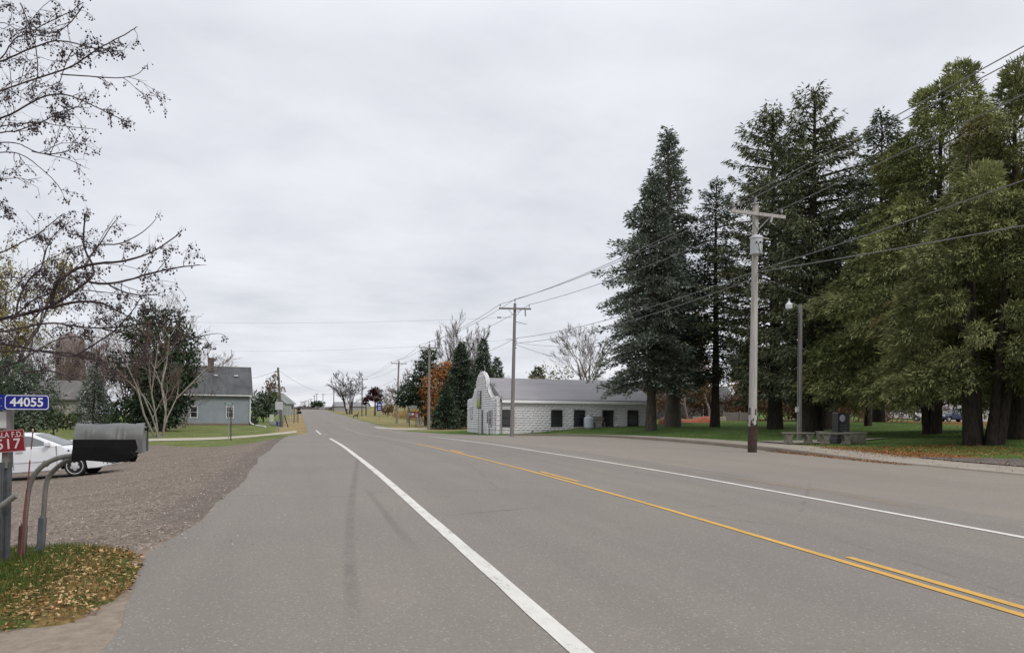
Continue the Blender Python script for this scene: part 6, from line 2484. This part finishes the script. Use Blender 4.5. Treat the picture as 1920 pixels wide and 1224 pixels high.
t = thing('plastic_tub', b, 'small blue plastic tub at the foot of the leaning pole', 'tub')
MB().lathe([(.34, 0), (.42, .46), (.45, .48), (.45, .54), (.40, .54), (.38, .1)], n=14).build('tub', mat('blue_plastic', (.05, .06, .26), .5), t, True)
MB().lathe([(.45, .52), (.47, .54), (.45, .56)], n=14).build('rim', mat('blue_plastic_rim', (.07, .08, .30), .5), t)
b = base_at(514, 96)
t = thing('water_trough', b, 'low dark trough left of the blue tub', 'trough')
MB().rbox((0, 0, .22), (1.1, .5, .4), .05).build('basin', M_GREYMETAL, t)
MB().box((-.3, .05, .95), (.5, .04, .9)).build('board', mat('pale_board', (.42, .42, .38), .8), t)

# kiosk, picket fence and sign posts right of the road
b = base_at(777, 112)
t = thing('kiosk', b, 'small roofed notice kiosk under the leaning pine', 'kiosk', None, -YAW)
for x in (-.75, .75):
    MB().box((x, 0, 1.2), (.14, .14, 2.5)).build('post', M_POLEDARK, t)
q = MB()
q.prism([(-1.05, -.55, 2.35), (1.05, -.55, 2.35), (1.05, 0, 2.95), (-1.05, 0, 2.95)], (0, 0, .07))
q.prism([(-1.05, .55, 2.35), (1.05, .55, 2.35), (1.05, 0, 2.95), (-1.05, 0, 2.95)], (0, 0, .07))
q.build('roof', shingle('kiosk_grey_roof', (.17, .17, .165)), t)
MB().box((0, 0, 1.45), (1.36, .06, .9)).build('notice_board', mat('red_notice_board', (.17, .065, .05), .7, .3, 3), t)
MB().box((.3, -.05, 1.4), (.3, .02, .45)).box((-.25, -.05, 1.55), (.32, .02, .3)).build('notice', M_SIGNW, t)
for px, d in ((768, 96), (780, 98)):
    b = base_at(px, d)
    t = thing('marker_post', b, 'thin dark post in the orange grass before the kiosk, %s one' % ('left' if px < 775 else 'right'), 'post')
    MB().tube([(0, 0, -.2), (0, 0, 1.9)], .045, 6).build('post', M_POLEDARK, t)
    MB().rbox((0, -.05, 1.62), (.28, .03, .36), .01).build('plate', M_GREYMETAL if px < 775 else mat('red_white_plate', (.42, .12, .12), .6), t)
b = base_at(797, 106)
t = thing('picket_fence', b, 'short white picket fence behind the pole by the orange tree', 'fence', None, -YAW)
for k in range(5):
    MB().prism([(-1.1 + k * .5, 0, 0), (-.95 + k * .5, 0, 0), (-.95 + k * .5, 0, 1.25), (-1.025 + k * .5, 0, 1.4), (-1.1 + k * .5, 0, 1.25)], (0, .04, 0)).build('picket', M_WHITE_TRIM, t)
MB().box((0, .06, .4), (2.4, .05, .12)).box((0, .06, .95), (2.4, .05, .12)).build('rail', M_WHITE_TRIM, t)


def skin_animal():
    b = base_at(666, 150)
    me = bpy.data.meshes.new('deer')
    V = [(0, 0, .62), (.28, 0, .64), (.5, 0, .66), (.56, 0, .98), (.6, 0, 1.22), (.8, 0, 1.18), (-.3, 0, .62), (-.42, 0, .5),
         (.45, -.09, .36), (.44, -.09, 0), (.45, .09, .36), (.46, .09, 0), (-.30, -.09, .36), (-.38, -.09, .2), (-.33, -.09, 0), (-.30, .09, .36), (-.38, .09, .2), (-.33, .09, 0),
         (.57, -.07, 1.36), (.57, .07, 1.36)]
    E = [(0, 1), (1, 2), (2, 3), (3, 4), (4, 5), (0, 6), (6, 7), (2, 8), (8, 9), (2, 10), (10, 11), (6, 12), (12, 13), (13, 14), (6, 15), (15, 16), (16, 17), (4, 18), (4, 19)]
    R = [.16, .16, .15, .075, .07, .035, .15, .03, .05, .03, .05, .03, .06, .035, .028, .06, .035, .028, .022, .022]
    me.from_pydata(V, E, [])
    o = link_mesh('deer', me, mat('brown_deer_coat', (.09, .065, .035), .9))
    o.location = b
    o.rotation_euler = (0, 0, -YAW)
    s = o.modifiers.new('skin', 'SKIN')
    for v, r in zip(me.skin_vertices[0].data, R):
        v.radius = (r, r)
    me.skin_vertices[0].data[0].use_root = True
    o.modifiers.new('sub', 'SUBSURF').levels = 1
    tag(o, 'small brown deer standing at the right road verge, head up', 'deer')


skin_animal()

# ================================================================== VEHICLES
def loft(stations, n):
    """stations: list of lists of n points; returns V,F (open tube skin)"""
    V, F = [], []
    for s in stations:
        V += s
    for i in range(len(stations) - 1):
        for k in range(n - 1):
            a = i * n + k
            F.append((a, a + 1, a + n + 1, a + n))
    return V, F


M_CARGLASS = None


def car_glass():
    t = NT('car_window_glass')
    t.p.inputs['IOR'].default_value = 1.5
    return t.done((.10, .115, .115), .08, 0, .8)


M_CARGLASS = car_glass()
M_RIM = mat('silver_wheel_alloy', (.52, .52, .53), .35, .08, 5, metal=.3)
M_CHROME = mat('chrome_trim', (.55, .56, .57), .2, .05, 5, metal=.8)
M_LAMPRED = mat('tail_lamp_red', (.25, .01, .01), .25)
M_LAMPCLR = mat('head_lamp_clear', (.55, .58, .58), .12, .05, spec=.6)


def vehicle(name, loc, heading, paint, label, cat, spec, pitch=0.0):
    t = thing(name, loc, label, cat)
    t.rotation_euler = (0, -pitch, heading)
    S = spec
    wr, xs = S['wr'], S['axles']

    def ip(key, x):
        a = S[key]
        return float(np.interp(x, [q[0] for q in a], [q[1] for q in a]))
    X = np.unique(np.round(np.concatenate([np.linspace(S['x0'], S['x1'], 70)] + [np.linspace(c - wr - .06, c + wr + .06, 17) for c in xs]), 4))
    st = []
    for x in X:
        zt, zb, hw = ip('top', x), ip('bot', x), ip('hw', x)
        for c in xs:
            R = wr + .055
            if abs(x - c) < R:
                zb = max(zb, wr + math.sqrt(R * R - (x - c) ** 2))
        zb = min(zb, zt - .08)
        zm = min(max(.56, zb + .01), zt - .05)
        half = [(hw * .93, zb), (hw * .985, zb + .02), (hw, zm), (hw * .985, zm + (zt - zm) * .55), (hw * .955, zt - .035), (hw * .90, zt), (hw * .45, zt + .018), (0, zt + .022)]
        st.append([(x, -y, z) for y, z in half] + [(x, y, z) for y, z in reversed(half[:-1])])
    V, F = loft(st, 15)
    n = len(st)
    F += [tuple(range(15)), tuple((n - 1) * 15 + k for k in range(14, -1, -1))]
    body = MB().add(V, F).build('body', paint, t, True)
    # greenhouse
    g = S['green']                                       # (x, z) outline from windscreen foot over the roof to the rear foot
    GX = np.linspace(g[0][0], g[-1][0], 40)
    bz, bh, rh, rz = S['belt'], S['belt_hw'], S['roof_hw'], S['roof_z']

    def gy(z):
        return bh + (rh - bh) * (z - bz) / (rz - bz)
    gx, gzv = [q[0] for q in g][::-1], [q[1] for q in g][::-1]
    st = []
    for x in GX:
        zt = float(np.interp(x, gx, gzv))
        z1 = max(bz - .03, zt - .05)
        half = [(gy(bz - .03), bz - .03), (gy(z1), z1), (gy(zt) - .05, zt), (rh * .5, zt + .02), (0, zt + .025)]
        st.append([(x, -y, z) for y, z in half] + [(x, y, z) for y, z in reversed(half[:-1])])
    V, F = loft(st, 9)
    MB().add(V, F).build('roof', paint, t, True)
    # glass
    for s in (-1, 1):
        for poly in S['windows']:
            P = [(x, s * (gy(z) + .004), z) for x, z in poly]
            m = MB().prism(P, (0, s * .008, 0))
            m.build('side_window', M_CARGLASS, t)
    for nm, (xa, za), (xb, zb_) in (('windscreen', S['ws'][0], S['ws'][1]), ('rear_window', S['rw'][0], S['rw'][1])):
        k = 7
        V, F = [], []
        for i in range(k):
            w = i / (k - 1)
            x, z = xa + (xb - xa) * w, za + (zb_ - za) * w
            yy = gy(z) - .10
            sgn = 1 if nm == 'windscreen' else -1
            for j in range(7):
                v = j / 6 * 2 - 1
                V.append((x + sgn * (.012 + .03 * (1 - v * v)), yy * v, z + .022 + .02 * (1 - v * v)))
        for i in range(k - 1):
            for j in range(6):
                a = i * 7 + j
                F.append((a, a + 1, a + 8, a + 7))
        MB().add(V, F).build(nm, M_CARGLASS, t, True)
    # wheels
    for c in xs:
        for s in (-1, 1):
            y = s * (S['track'])
            w = MB()
            yo, yi = s * .02, -s * .19
            w.lathe([(wr * .74, yo), (wr * .88, yo + s * .012), (wr * .97, yo - s * .01), (wr, yo - s * .05), (wr, yi + s * .04), (wr * .95, yi), (wr * .6, yi)], (c, y, wr), 28, 'y')
            tw = w.build('wheel', M_RUBBER, t, True)
            r = MB()
            r.lathe([(wr * .77, yo - s * .004), (wr * .77, yo + s * .006), (wr * .71, yo + s * .008), (wr * .66, yo - s * .012), (wr * .2, yo + s * .012), (wr * .12, yo + s * .018), (.01, yo + s * .018)], (c, y, wr), 28, 'y')
            r.build('rim', M_RIM, tw, True)
            for k in range(5):
                h = MB()
                a = k * 2 * math.pi / 5 + math.pi / 2
                cx, cz = c + math.cos(a) * wr * .46, wr + math.sin(a) * wr * .46
                h.lathe([(wr * .14, yo + s * .001), (wr * .14, yo + s * .012), (.005, yo + s * .012)], (cx, y, cz), 10, 'y')
                h.build('rim_opening', M_RUBBER, tw)
    MB().box(((S['x0'] + S['x1']) / 2, 0, wr + .12), (S['x1'] - S['x0'] - .5, S['track'] * 2 - .3, .38)).build('underbody', M_BLACK, t)
    # seams, mouldings, handles, lamps, mirrors
    for s in (-1, 1):
        for x in S['seams']:
            m = MB()
            hw = ip('hw', x)
            m.box((x, s * (hw * .985 + .001), (S['belt'] + .26) / 2 + .03), (.010, .03, S['belt'] - .32))
            m.build('door_seam', mat('seam_shadow_grey', (.13, .13, .135), .7), t)
        for x0, x1 in S['mould']:
            m = MB()
            hw = ip('hw', (x0 + x1) / 2)
            m.box(((x0 + x1) / 2, s * (hw + .004), .54), (x1 - x0, .03, .05))
            m.build('side_moulding', paint, t)
        for x in S['handles']:
            MB().box((x, s * (ip('hw', x) + .008), S['belt'] - .13), (.20, .03, .03)).build('door_handle', mat('white_handle' if cat == 'car' else 'grey_handle', (.42, .42, .43), .4), t)
        x, z = S['mirror']
        MB().rbox((x, s * (bh + .12), z), (.12, .24, .14), .03).build('mirror', paint, t, True)
        hw = ip('hw', S['x1'] - .12)
        MB().rbox((S['x1'] - .10, s * hw * .80, S['lamp_z']), (.24, .34, .15), .03).build('headlight', M_LAMPCLR, t)
        MB().rbox((S['x0'] + .06, s * ip('hw', S['x0'] + .08) * .82, S['lamp_z'] + .1), (.14, .3, .16), .03).build('tail_light', M_LAMPRED, t)
    m = MB()
    for k in range(5):
        m.box((S['x1'] + .012, 0, S['grille_z'] - .07 + k * .035), (.03, S['grille_w'], .014))
    gr = MB().box((S['x1'] - .01, 0, S['grille_z']), (.04, S['grille_w'], .19)).build('grille', M_BLACK, t)
    m.build('grille_bars', M_WHITE_TRIM if cat == 'car' else M_CHROME, gr)
    for extra in S.get('extras', ()):
        extra(t, paint, ip)
    return t


M_CARWHITE = mat('white_car_paint', (.60, .61, .63), .28, .03, 3, spec=.5)
SEDAN = dict(wr=.315, axles=(-1.33, 1.33), x0=-2.2, x1=2.25, track=.74,
             top=((-2.2, .78), (-2.12, .93), (-1.9, .985), (-1.4, 1.0), (-.6, .975), (.4, .955), (.98, .95), (1.4, .875), (1.9, .77), (2.12, .70), (2.25, .60)),
             bot=((-2.2, .34), (-2.0, .27), (-1, .2), (1, .2), (2.0, .22), (2.25, .27)),
             hw=((-2.2, .66), (-2.05, .78), (-1.6, .85), (-.8, .865), (.9, .865), (1.5, .85), (1.95, .80), (2.15, .72), (2.25, .60)),
             green=((1.02, .95), (.62, 1.13), (.14, 1.345), (-.2, 1.395), (-.55, 1.40), (-.95, 1.365), (-1.35, 1.19), (-1.78, 1.0)), belt=.97, belt_hw=.80, roof_hw=.60, roof_z=1.38,
             windows=([(.70, .995), (.40, 1.16), (.10, 1.29), (-.26, 1.325), (-.28, .985)], [(-.36, .985), (-.35, 1.325), (-.82, 1.305), (-1.2, 1.10), (-1.12, 1.0)]),
             ws=((1.0, .945), (.18, 1.315)), rw=((-1.70, 1.01), (-1.0, 1.32)), seams=(.88, -.32, -1.02), mould=((-.98, -.36), (-.28, .82)), handles=(-.14, -.86),
             mirror=(.66, 1.03), lamp_z=.62, grille_z=.40, grille_w=.70)


def sedan_extras(t, paint, ip):
    for s in (-1, 1):
        MB().lathe([(.07, 0), (.075, .01), (.045, .018)], (2.12, s * .66, .38), 14, 'x').build('fog_light', M_BLACK, t)
    MB().rbox((.9, 0, .985), (.08, 1.2, .02), .008).build('wiper_cowl', M_BLACK, t)
    MB().lathe([(.028, -.004), (.028, .008), (.005, .009)], (1.22, -.862, .80), 10, 'y').build('side_repeater', M_BLACK, t)
    m = MB()
    for s in (-1, 1):
        m.box((0, s * .845, .235), (1.85, .05, .03))
    m.build('sill', mat('dirty_sill', (.30, .29, .28), .7), t)


SEDAN['extras'] = (sedan_extras,)
# front near wheel seen at (143,893); the car points straight at the road
fw = at(150, 895, 23.6)
zf, zb_ = gz(fw.x, fw.y), gz(fw.x - 2.66, fw.y)
pit = math.atan2(zf - zb_, 2.66)
mid = Vector((fw.x - 1.33, fw.y + .74, (zf + zb_) / 2))
vehicle('sedan', mid, -.10, M_CARWHITE, 'white four-door sedan parked on the gravel lot behind the mailbox', 'car', SEDAN, pit)

PICK = dict(wr=.38, axles=(-1.75, 1.75), x0=-2.75, x1=2.65, track=.78,
            top=((-2.75, 1.05), (-1.0, 1.1), (.2, 1.1), (1.05, 1.12), (1.5, 1.10), (2.4, 1.02), (2.65, .92)), bot=((-2.75, .5), (-2, .38), (2, .36), (2.65, .42)),
            hw=((-2.75, .88), (-2, .94), (2.0, .94), (2.4, .9), (2.65, .8)),
            green=((1.1, 1.1), (.75, 1.4), (.45, 1.74), (.1, 1.8), (-.7, 1.79), (-.95, 1.7), (-1.0, 1.1)), belt=1.12, belt_hw=.86, roof_hw=.66, roof_z=1.78,
            windows=([(.72, 1.16), (.42, 1.66), (-.15, 1.7), (-.15, 1.16)], [(-.25, 1.16), (-.25, 1.7), (-.85, 1.68), (-.88, 1.16)]), ws=((1.06, 1.14), (.52, 1.68)), rw=((-1.0, 1.2), (-.97, 1.68)),
            seams=(.95, -.2), mould=((-1.2, 1.2),), handles=(0,), mirror=(.8, 1.25), lamp_z=.86, grille_z=.84, grille_w=1.1)
b = base_at(1690, 100)
vehicle('pickup_truck', b + Vector((0, 0, .05)), -YAW - .55, mat('white_truck_paint', (.66, .66, .67), .35, .04), 'white pickup truck with a black grille behind the sprawling bare shrub', 'truck', PICK)
SUV = dict(wr=.37, axles=(-1.25, 1.25), x0=-2.1, x1=2.15, track=.74,
           top=((-2.1, 1.0), (-1.0, 1.05), (.4, 1.05), (1.0, 1.05), (1.9, .98), (2.15, .9)), bot=((-2.1, .46), (-1.5, .38), (1.5, .38), (2.15, .44)),
           hw=((-2.1, .84), (-1.5, .88), (1.6, .88), (2.0, .84), (2.15, .78)),
           green=((.85, 1.05), (.6, 1.35), (.35, 1.64), (0, 1.7), (-1.7, 1.7), (-1.98, 1.64), (-2.06, 1.05)), belt=1.07, belt_hw=.82, roof_hw=.70, roof_z=1.68,
           windows=([(.58, 1.1), (.34, 1.56), (-.3, 1.6), (-.3, 1.1)], [(-.38, 1.1), (-.38, 1.6), (-1.1, 1.6), (-1.1, 1.1)], [(-1.18, 1.1), (-1.18, 1.6), (-1.9, 1.58), (-1.95, 1.1)]),
           ws=((.82, 1.08), (.42, 1.58)), rw=((-2.06, 1.12), (-2.0, 1.58)), seams=(.75, -.34, -1.12), mould=((-1.0, 1.0),), handles=(-.2, -1.0), mirror=(.62, 1.2), lamp_z=.84, grille_z=.82, grille_w=.9)
b = base_at(1788, 108)
vehicle('sport_utility_vehicle', b, math.pi - YAW + .15, mat('dark_blue_truck_paint', (.025, .035, .07), .35, .1), 'dark blue boxy sport utility vehicle in front of the white garage', 'car', SUV)

# ================================================================== MAILBOX, ADDRESS SIGNS AND MARKERS, NEAR LEFT
DM = 8.25


def mailbox():
    c = at(204, 829, DM)
    b = Vector((at(60, 1050, DM).x, at(60, 1050, DM).y, 0))
    b.z = gz(b.x, b.y)
    t = thing('mailbox', b, 'large dented galvanised mailbox with a black lower half on bent pipe arms', 'mailbox')
    o = c - b
    L, W, H = .60, .32, .40
    rr = np.random.RandomState(2)
    st = []
    xs = np.linspace(-L / 2, L / 2, 49)
    for x in xs:
        u = (x + L / 2) / L
        rib = .004 if any(abs(u - q) < .012 for q in (.20, .30, .68, .78)) else 0
        prof = []
        for a in np.linspace(0, math.pi, 17):
            y, z = -math.cos(a) * W / 2, .03 + math.sin(a) * (H / 2 - .03)
            dent = .006 * math.sin(u * 9 + a * 3) + (.010 * math.exp(-((u - .12) / .12) ** 2 - ((a - 1.9) / .5) ** 2))
            k = 1 + (rib - dent) / (W / 2)
            prof.append((x, y * k, .03 + (z - .03) * k))
        st.append([(o.x + p[0], o.y + p[1], o.z + p[2]) for p in prof])
    V, F = loft(st, 17)
    F.append(tuple(range(17)))
    shell = NT('dented_galvanised_sheet')
    n1 = shell.noise(3.5, 5, .65)
    n2 = shell.noise(20, 4, .7, shell.scaled((.35, 1, 1)))
    cc = shell.ramp(n1, [(.3, (.10, .10, .097)), (.7, (.17, .17, .165))])
    cc = shell.mix(shell.rng(n2, .5, .75, 0, .4), cc, (.065, .06, .055))
    shell.bump(n1, .25, .02)
    M_SHELL = shell.done(cc, .55, .35, .4)
    MB().add(V, F).build('shell', M_SHELL, t, True)
    # ribs
    m = MB()
    for u in (.20, .30, .68, .78):
        x = -L / 2 + u * L
        m.tube([(o.x + x, o.y - math.cos(a) * (W / 2 + .001), o.z + .03 + math.sin(a) * (H / 2 - .029)) for a in np.linspace(.05, math.pi - .05, 16)], .0045, 5)
    m.build('rib', M_SHELL, t, True)
    # black lower half
    st = []
    for x in np.linspace(-L / 2 - .004, L / 2 + .0, 24):
        u = (x + L / 2) / L
        w = W / 2 + .006
        zb = -H / 2 + .012 * math.sin(u * 7) + .010 * rr.rand()
        sl = -.012 * (1 - u)
        prof = [(-w, .035), (-w - .002, -.05), (-w + .004 + .006 * math.sin(u * 5), -.12), (-w + .02, zb), (w - .02, zb), (w, -.05), (w, .035)]
        fr = .05 * max(0, u - .9) / .1
        st.append([(o.x + x + (sl if p[1] < -.05 else 0) + fr * (.5 - 2.4 * max(0, -p[1] - .05) / .15), o.y + p[0], o.z + p[1]) for p in prof])
    V, F = loft(st, 7)
    F += [tuple(range(7)), tuple(23 * 7 + k for k in range(6, -1, -1))]
    MB().add(V, F).build('lower_casing', M_BLACK, t)
    # front hood and door at the road end
    x1 = L / 2
    hood = MB()
    rings = []
    for x, g in ((x1 - .03, .004), (x1 + .035, .010), (x1 + .06, .006)):
        prof = [(o.x + x, o.y - W / 2 - g, o.z - .10)]
        prof += [(o.x + x, o.y - math.cos(a) * (W / 2 + g), o.z + .03 + math.sin(a) * (H / 2 - .03 + g)) for a in np.linspace(0, math.pi, 15)]
        prof += [(o.x + x, o.y + W / 2 + g, o.z - .10)]
        rings.append(prof)
    V, F = loft(rings, 17)
    hood.add(V, F)
    hood.build('hood', M_SHELL, t, True)
    d = MB()
    prof = [(o.x + x1 + .02, o.y - W / 2 + .01, o.z - .11)]
    prof += [(o.x + x1 + .02 + .018 * math.sin(a), o.y - math.cos(a) * (W / 2 - .012), o.z + .02 + math.sin(a) * (H / 2 - .035)) for a in np.linspace(0, math.pi, 13)]
    prof += [(o.x + x1 + .02, o.y + W / 2 - .01, o.z - .11)]
    d.prism(prof, (.02, 0, -.004))
    do = d.build('door', M_GREYMETAL, t)
    MB().box((o.x + x1 + .06, o.y, o.z + .14), (.05, .05, .025)).build('latch', M_BLACK, do)
    MB().tube([(o.x + x1 - .05, o.y - W / 2 - .01, o.z - .1), (o.x + x1 + .01, o.y - W / 2 - .02, o.z - .14), (o.x + x1 - .02, o.y - W / 2 + .02, o.z - .19), (o.x + x1 - .08, o.y, o.z - .2)], .012, 6).build('hinge', M_BLACK, t)
    m = MB()
    for x in (.02, .08, .2, .23):
        m.lathe([(.008, -.02), (.008, 0)], (o.x + x, o.y - W / 2 + .02, o.z - H / 2), 6)
    m.build('bolt', M_GREYMETAL, t)
    # bent pipe arms
    pipe = NT('weathered_pipe')
    n = pipe.noise(6, 5, .65, pipe.scaled((1, 1, .5)))
    pc = pipe.ramp(n, [(.3, (.13, .12, .11)), (.7, (.235, .225, .21))])
    M_PIPE = pipe.done(pc, .6, .35, .3)

    def px_path(pts, d0, d1):
        return [at(x, y, d0 + (d1 - d0) * i / (len(pts) - 1)) - b for i, (x, y) in enumerate(pts)]

    def smooth(P):
        P = np.array([tuple(p) for p in P])
        s = np.concatenate([[0], np.cumsum(np.linalg.norm(np.diff(P, axis=0), axis=1))])
        q = np.linspace(0, s[-1], 40)
        S = np.stack([np.interp(q, s, P[:, j]) for j in range(3)], -1)
        for _ in range(2):
            S[1:-1] = (S[:-2] + S[1:-1] * 2 + S[2:]) / 4
        return [tuple(p) for p in S]
    A = px_path([(44, 1020), (48, 965), (53, 920), (60, 896), (73, 878), (88, 867), (105, 859), (122, 855), (140, 854), (160, 857), (215, 862)], DM - .12, DM - .02)
    B = px_path([(80, 1000), (82, 960), (85, 915), (89, 896), (100, 882), (114, 870), (130, 861), (146, 858), (165, 859), (215, 863)], DM + .06, DM + .08)
    MB().tube(smooth(A), .0255, 10).build('pipe_arm', M_PIPE, t, True)
    MB().tube(smooth(B), .0255, 10).build('pipe_arm', M_PIPE, t, True)
    s = A[5]
    MB().tube([A[5] * .97 + A[4] * .03, A[5] * .7 + A[4] * .3], .036, 10).build('pipe_collar', M_PIPE, t, True)
    for (x0, y0, x1_, y1, d, m_) in ((38, 1066, 44, 985, DM - .13, mat('rusty_red_channel', (.10, .055, .05), .75, .35, 9)), (74, 1046, 80, 970, DM + .05, mat('bluish_steel_channel', (.13, .145, .16), .55, .25, 9, metal=.4))):
        p, q = at(x0, y0 + 18, d) - b, at(x1_, y1, d) - b
        z = (q - p).normalized()
        rot = z.to_track_quat('Z', 'X').to_matrix()
        mm = MB()
        mm.box((p + q) / 2, (.05, .075, (q - p).length), rot)
        mm.build('channel_post', m_, t)
        MB().tube([p, q + (q - p) * .05], .029, 8).build('pipe_sleeve', M_PIPE, t, True)


mailbox()


def marker_rod():
    b = at(36, 1062, DM - .35)
    b.z = gz(b.x, b.y)
    t = thing('marker_rod', b, 'thin red and white driveway marker rod leaning beside the mailbox arms', 'marker')
    top = at(62, 806, DM - .25) - b
    rd = mat('red_fibreglass_rod', (.20, .045, .04), .5, .2)
    MB().tube([(0, 0, -.1), top * .55], .0085, 6).build('rod', rd, t)
    MB().tube([top * .55, top * .78], .0065, 6).tube([top * .86, top * .99], .0065, 6).build('rod', rd, t)
    MB().tube([top * .78, top * .86], .0068, 6).build('band', M_SIGNW, t)
    MB().lathe([(.006, 0), (.010, .01), (.004, .03)], tuple(top * .99), 6).build('cap', mat('pale_cap', (.45, .38, .22), .6), t)


marker_rod()


def address_signs():
    d = 8.0
    b = at(3, 1066, d)
    b.z = gz(b.x, b.y)
    t = thing('sign_post', b, 'perforated steel channel post carrying the blue and red address signs', 'post')
    top = at(11, 748, d) - b
    zz = top.normalized()
    rot = zz.to_track_quat('Z', 'Y').to_matrix()
    lo = .60
    low, up = top * .5 * lo, top * (lo + .5 * (1 - lo))
    m = MB()
    m.box(low + Vector((0, .03, 0)), (.075, .014, top.length * lo + .1), rot)
    for s in (-1, 1):
        m.box(low + Vector((s * .044, .015, 0)), (.014, .05, top.length * lo + .1), rot)
    m.build('channel', mat('dark_galvanised_channel', (.12, .13, .14), .55, .25, 9, metal=.4), t)
    m = MB()
    m.box(up + Vector((.012, .05, 0)), (.09, .06, top.length * (1 - lo) + .02), rot)
    m.build('timber_stub', M_POLEGREY, t)
    MB().box(at(5, 787, d) - b + Vector((0, -.0, 0)), (.07, .012, .17)).build('bracket', mat('pale_bracket', (.50, .50, .48), .5, .1), t)
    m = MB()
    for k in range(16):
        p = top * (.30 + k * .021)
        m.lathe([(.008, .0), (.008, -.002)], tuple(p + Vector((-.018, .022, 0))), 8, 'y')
    m.build('pale_hole_disc', mat('hole_daylight_paint', (.45, .44, .42), .8), t)  # solid pale discs, coloured like daylight showing through the post's holes
    # blue number plate
    c = at(44, 754, d - .05)
    p = thing('address_sign', (c.x, c.y, c.z), 'blue reflective house number plate reading 44055 at the top of the post', 'sign')
    w, h = .470, .155

    def rrect(w, h, r, y, n=5):
        P = []
        for cx, cz, a0 in ((w / 2 - r, h / 2 - r, 0), (-w / 2 + r, h / 2 - r, 90), (-w / 2 + r, -h / 2 + r, 180), (w / 2 - r, -h / 2 + r, 270)):
            for k in range(n):
                a = math.radians(a0 + 90 * k / (n - 1))
                P.append((cx + r * math.cos(a), y, cz + r * math.sin(a)))
        return P
    MB().prism(rrect(w, h, .018, 0), (0, .004, 0)).build('plate', M_BLUE, p)
    outer, inner = rrect(.400, h * .955, .030, -.0015), rrect(.386, h * .86, .026, -.0015)
    n = len(outer)
    sh = Vector((.032, 0, 0))
    V = [Vector(q) + sh for q in outer] + [Vector(q) + sh for q in inner]
    MB().add(V, [(k, (k + 1) % n, n + (k + 1) % n, n + k) for k in range(n)]).build('border', M_SIGNW, p)
    face = Matrix.Rotation(math.pi / 2, 4, 'X')
    text_mesh('44055', .126, M_SIGNW, 'number', p, Matrix.Translation((.032, -.004, -.002)) @ Matrix.Diagonal((.98, 1, 1, 1)) @ face, .001, 1.0, .0022)
    m = MB()
    for z in (-.04, .04):
        m.lathe([(.006, 0), (.006, -.004)], (-w / 2 + .035, 0, z), 8, 'y')
    m.build('rivet', M_STEEL, p)
    # red plate, tilted
    c = at(-4, 828, d - .06)
    p = thing('fire_sign', (c.x, c.y, c.z), 'tilted dark red fire department plate with white letters and 517, cut by the left edge', 'sign')
    p.rotation_euler = (0, -math.radians(4.5), 0)
    MB().prism(rrect(.49, .228, .010, 0), (0, .004, 0)).build('plate', M_REDS, p)
    outer, inner = rrect(.486, .224, .010, -.0012), rrect(.474, .212, .008, -.0012)
    n = len(outer)
    MB().add([Vector(q) for q in outer] + [Vector(q) for q in inner], [(k, (k + 1) % n, n + (k + 1) % n, n + k) for k in range(n)]).build('border', mat('pinkish_worn_edge', (.42, .28, .28), .6), p)
    MLET = mat('pale_pink_lettering', (.60, .50, .50), .6, .05)
    text_mesh('ALA F.D.', .078, MLET, 'lettering', p, Matrix.Translation((.232, -.004, .062)) @ Matrix.Diagonal((.78, 1, 1, 1)) @ face, .001, 1.05, .0008, 'RIGHT')
    text_mesh('517', .145, MLET, 'lettering', p, Matrix.Translation((.205, -.004, -.035)) @ Matrix.Diagonal((.95, 1, 1, 1)) @ face, .001, 1.12, .002, 'RIGHT')
    # stub of a second pipe arm
    b2 = at(-8, 990, d - .1)
    b2.z = gz(b2.x, b2.y)
    q = thing('pipe_stand', b2, 'cut-off slanting galvanised pipe stub at the left edge below the red sign', 'pipe')
    P = [at(-10, 1060, d - .1) - b2, at(-8, 985, d - .1) - b2, at(0, 950, d - .1) - b2, at(30, 928, d - .1) - b2]
    P[0].z = -.1
    MB().tube(P, .030, 10).build('pipe', mat('galvanised_pipe', (.25, .24, .22), .5, .2, 8, metal=.5), q, True)


address_signs()
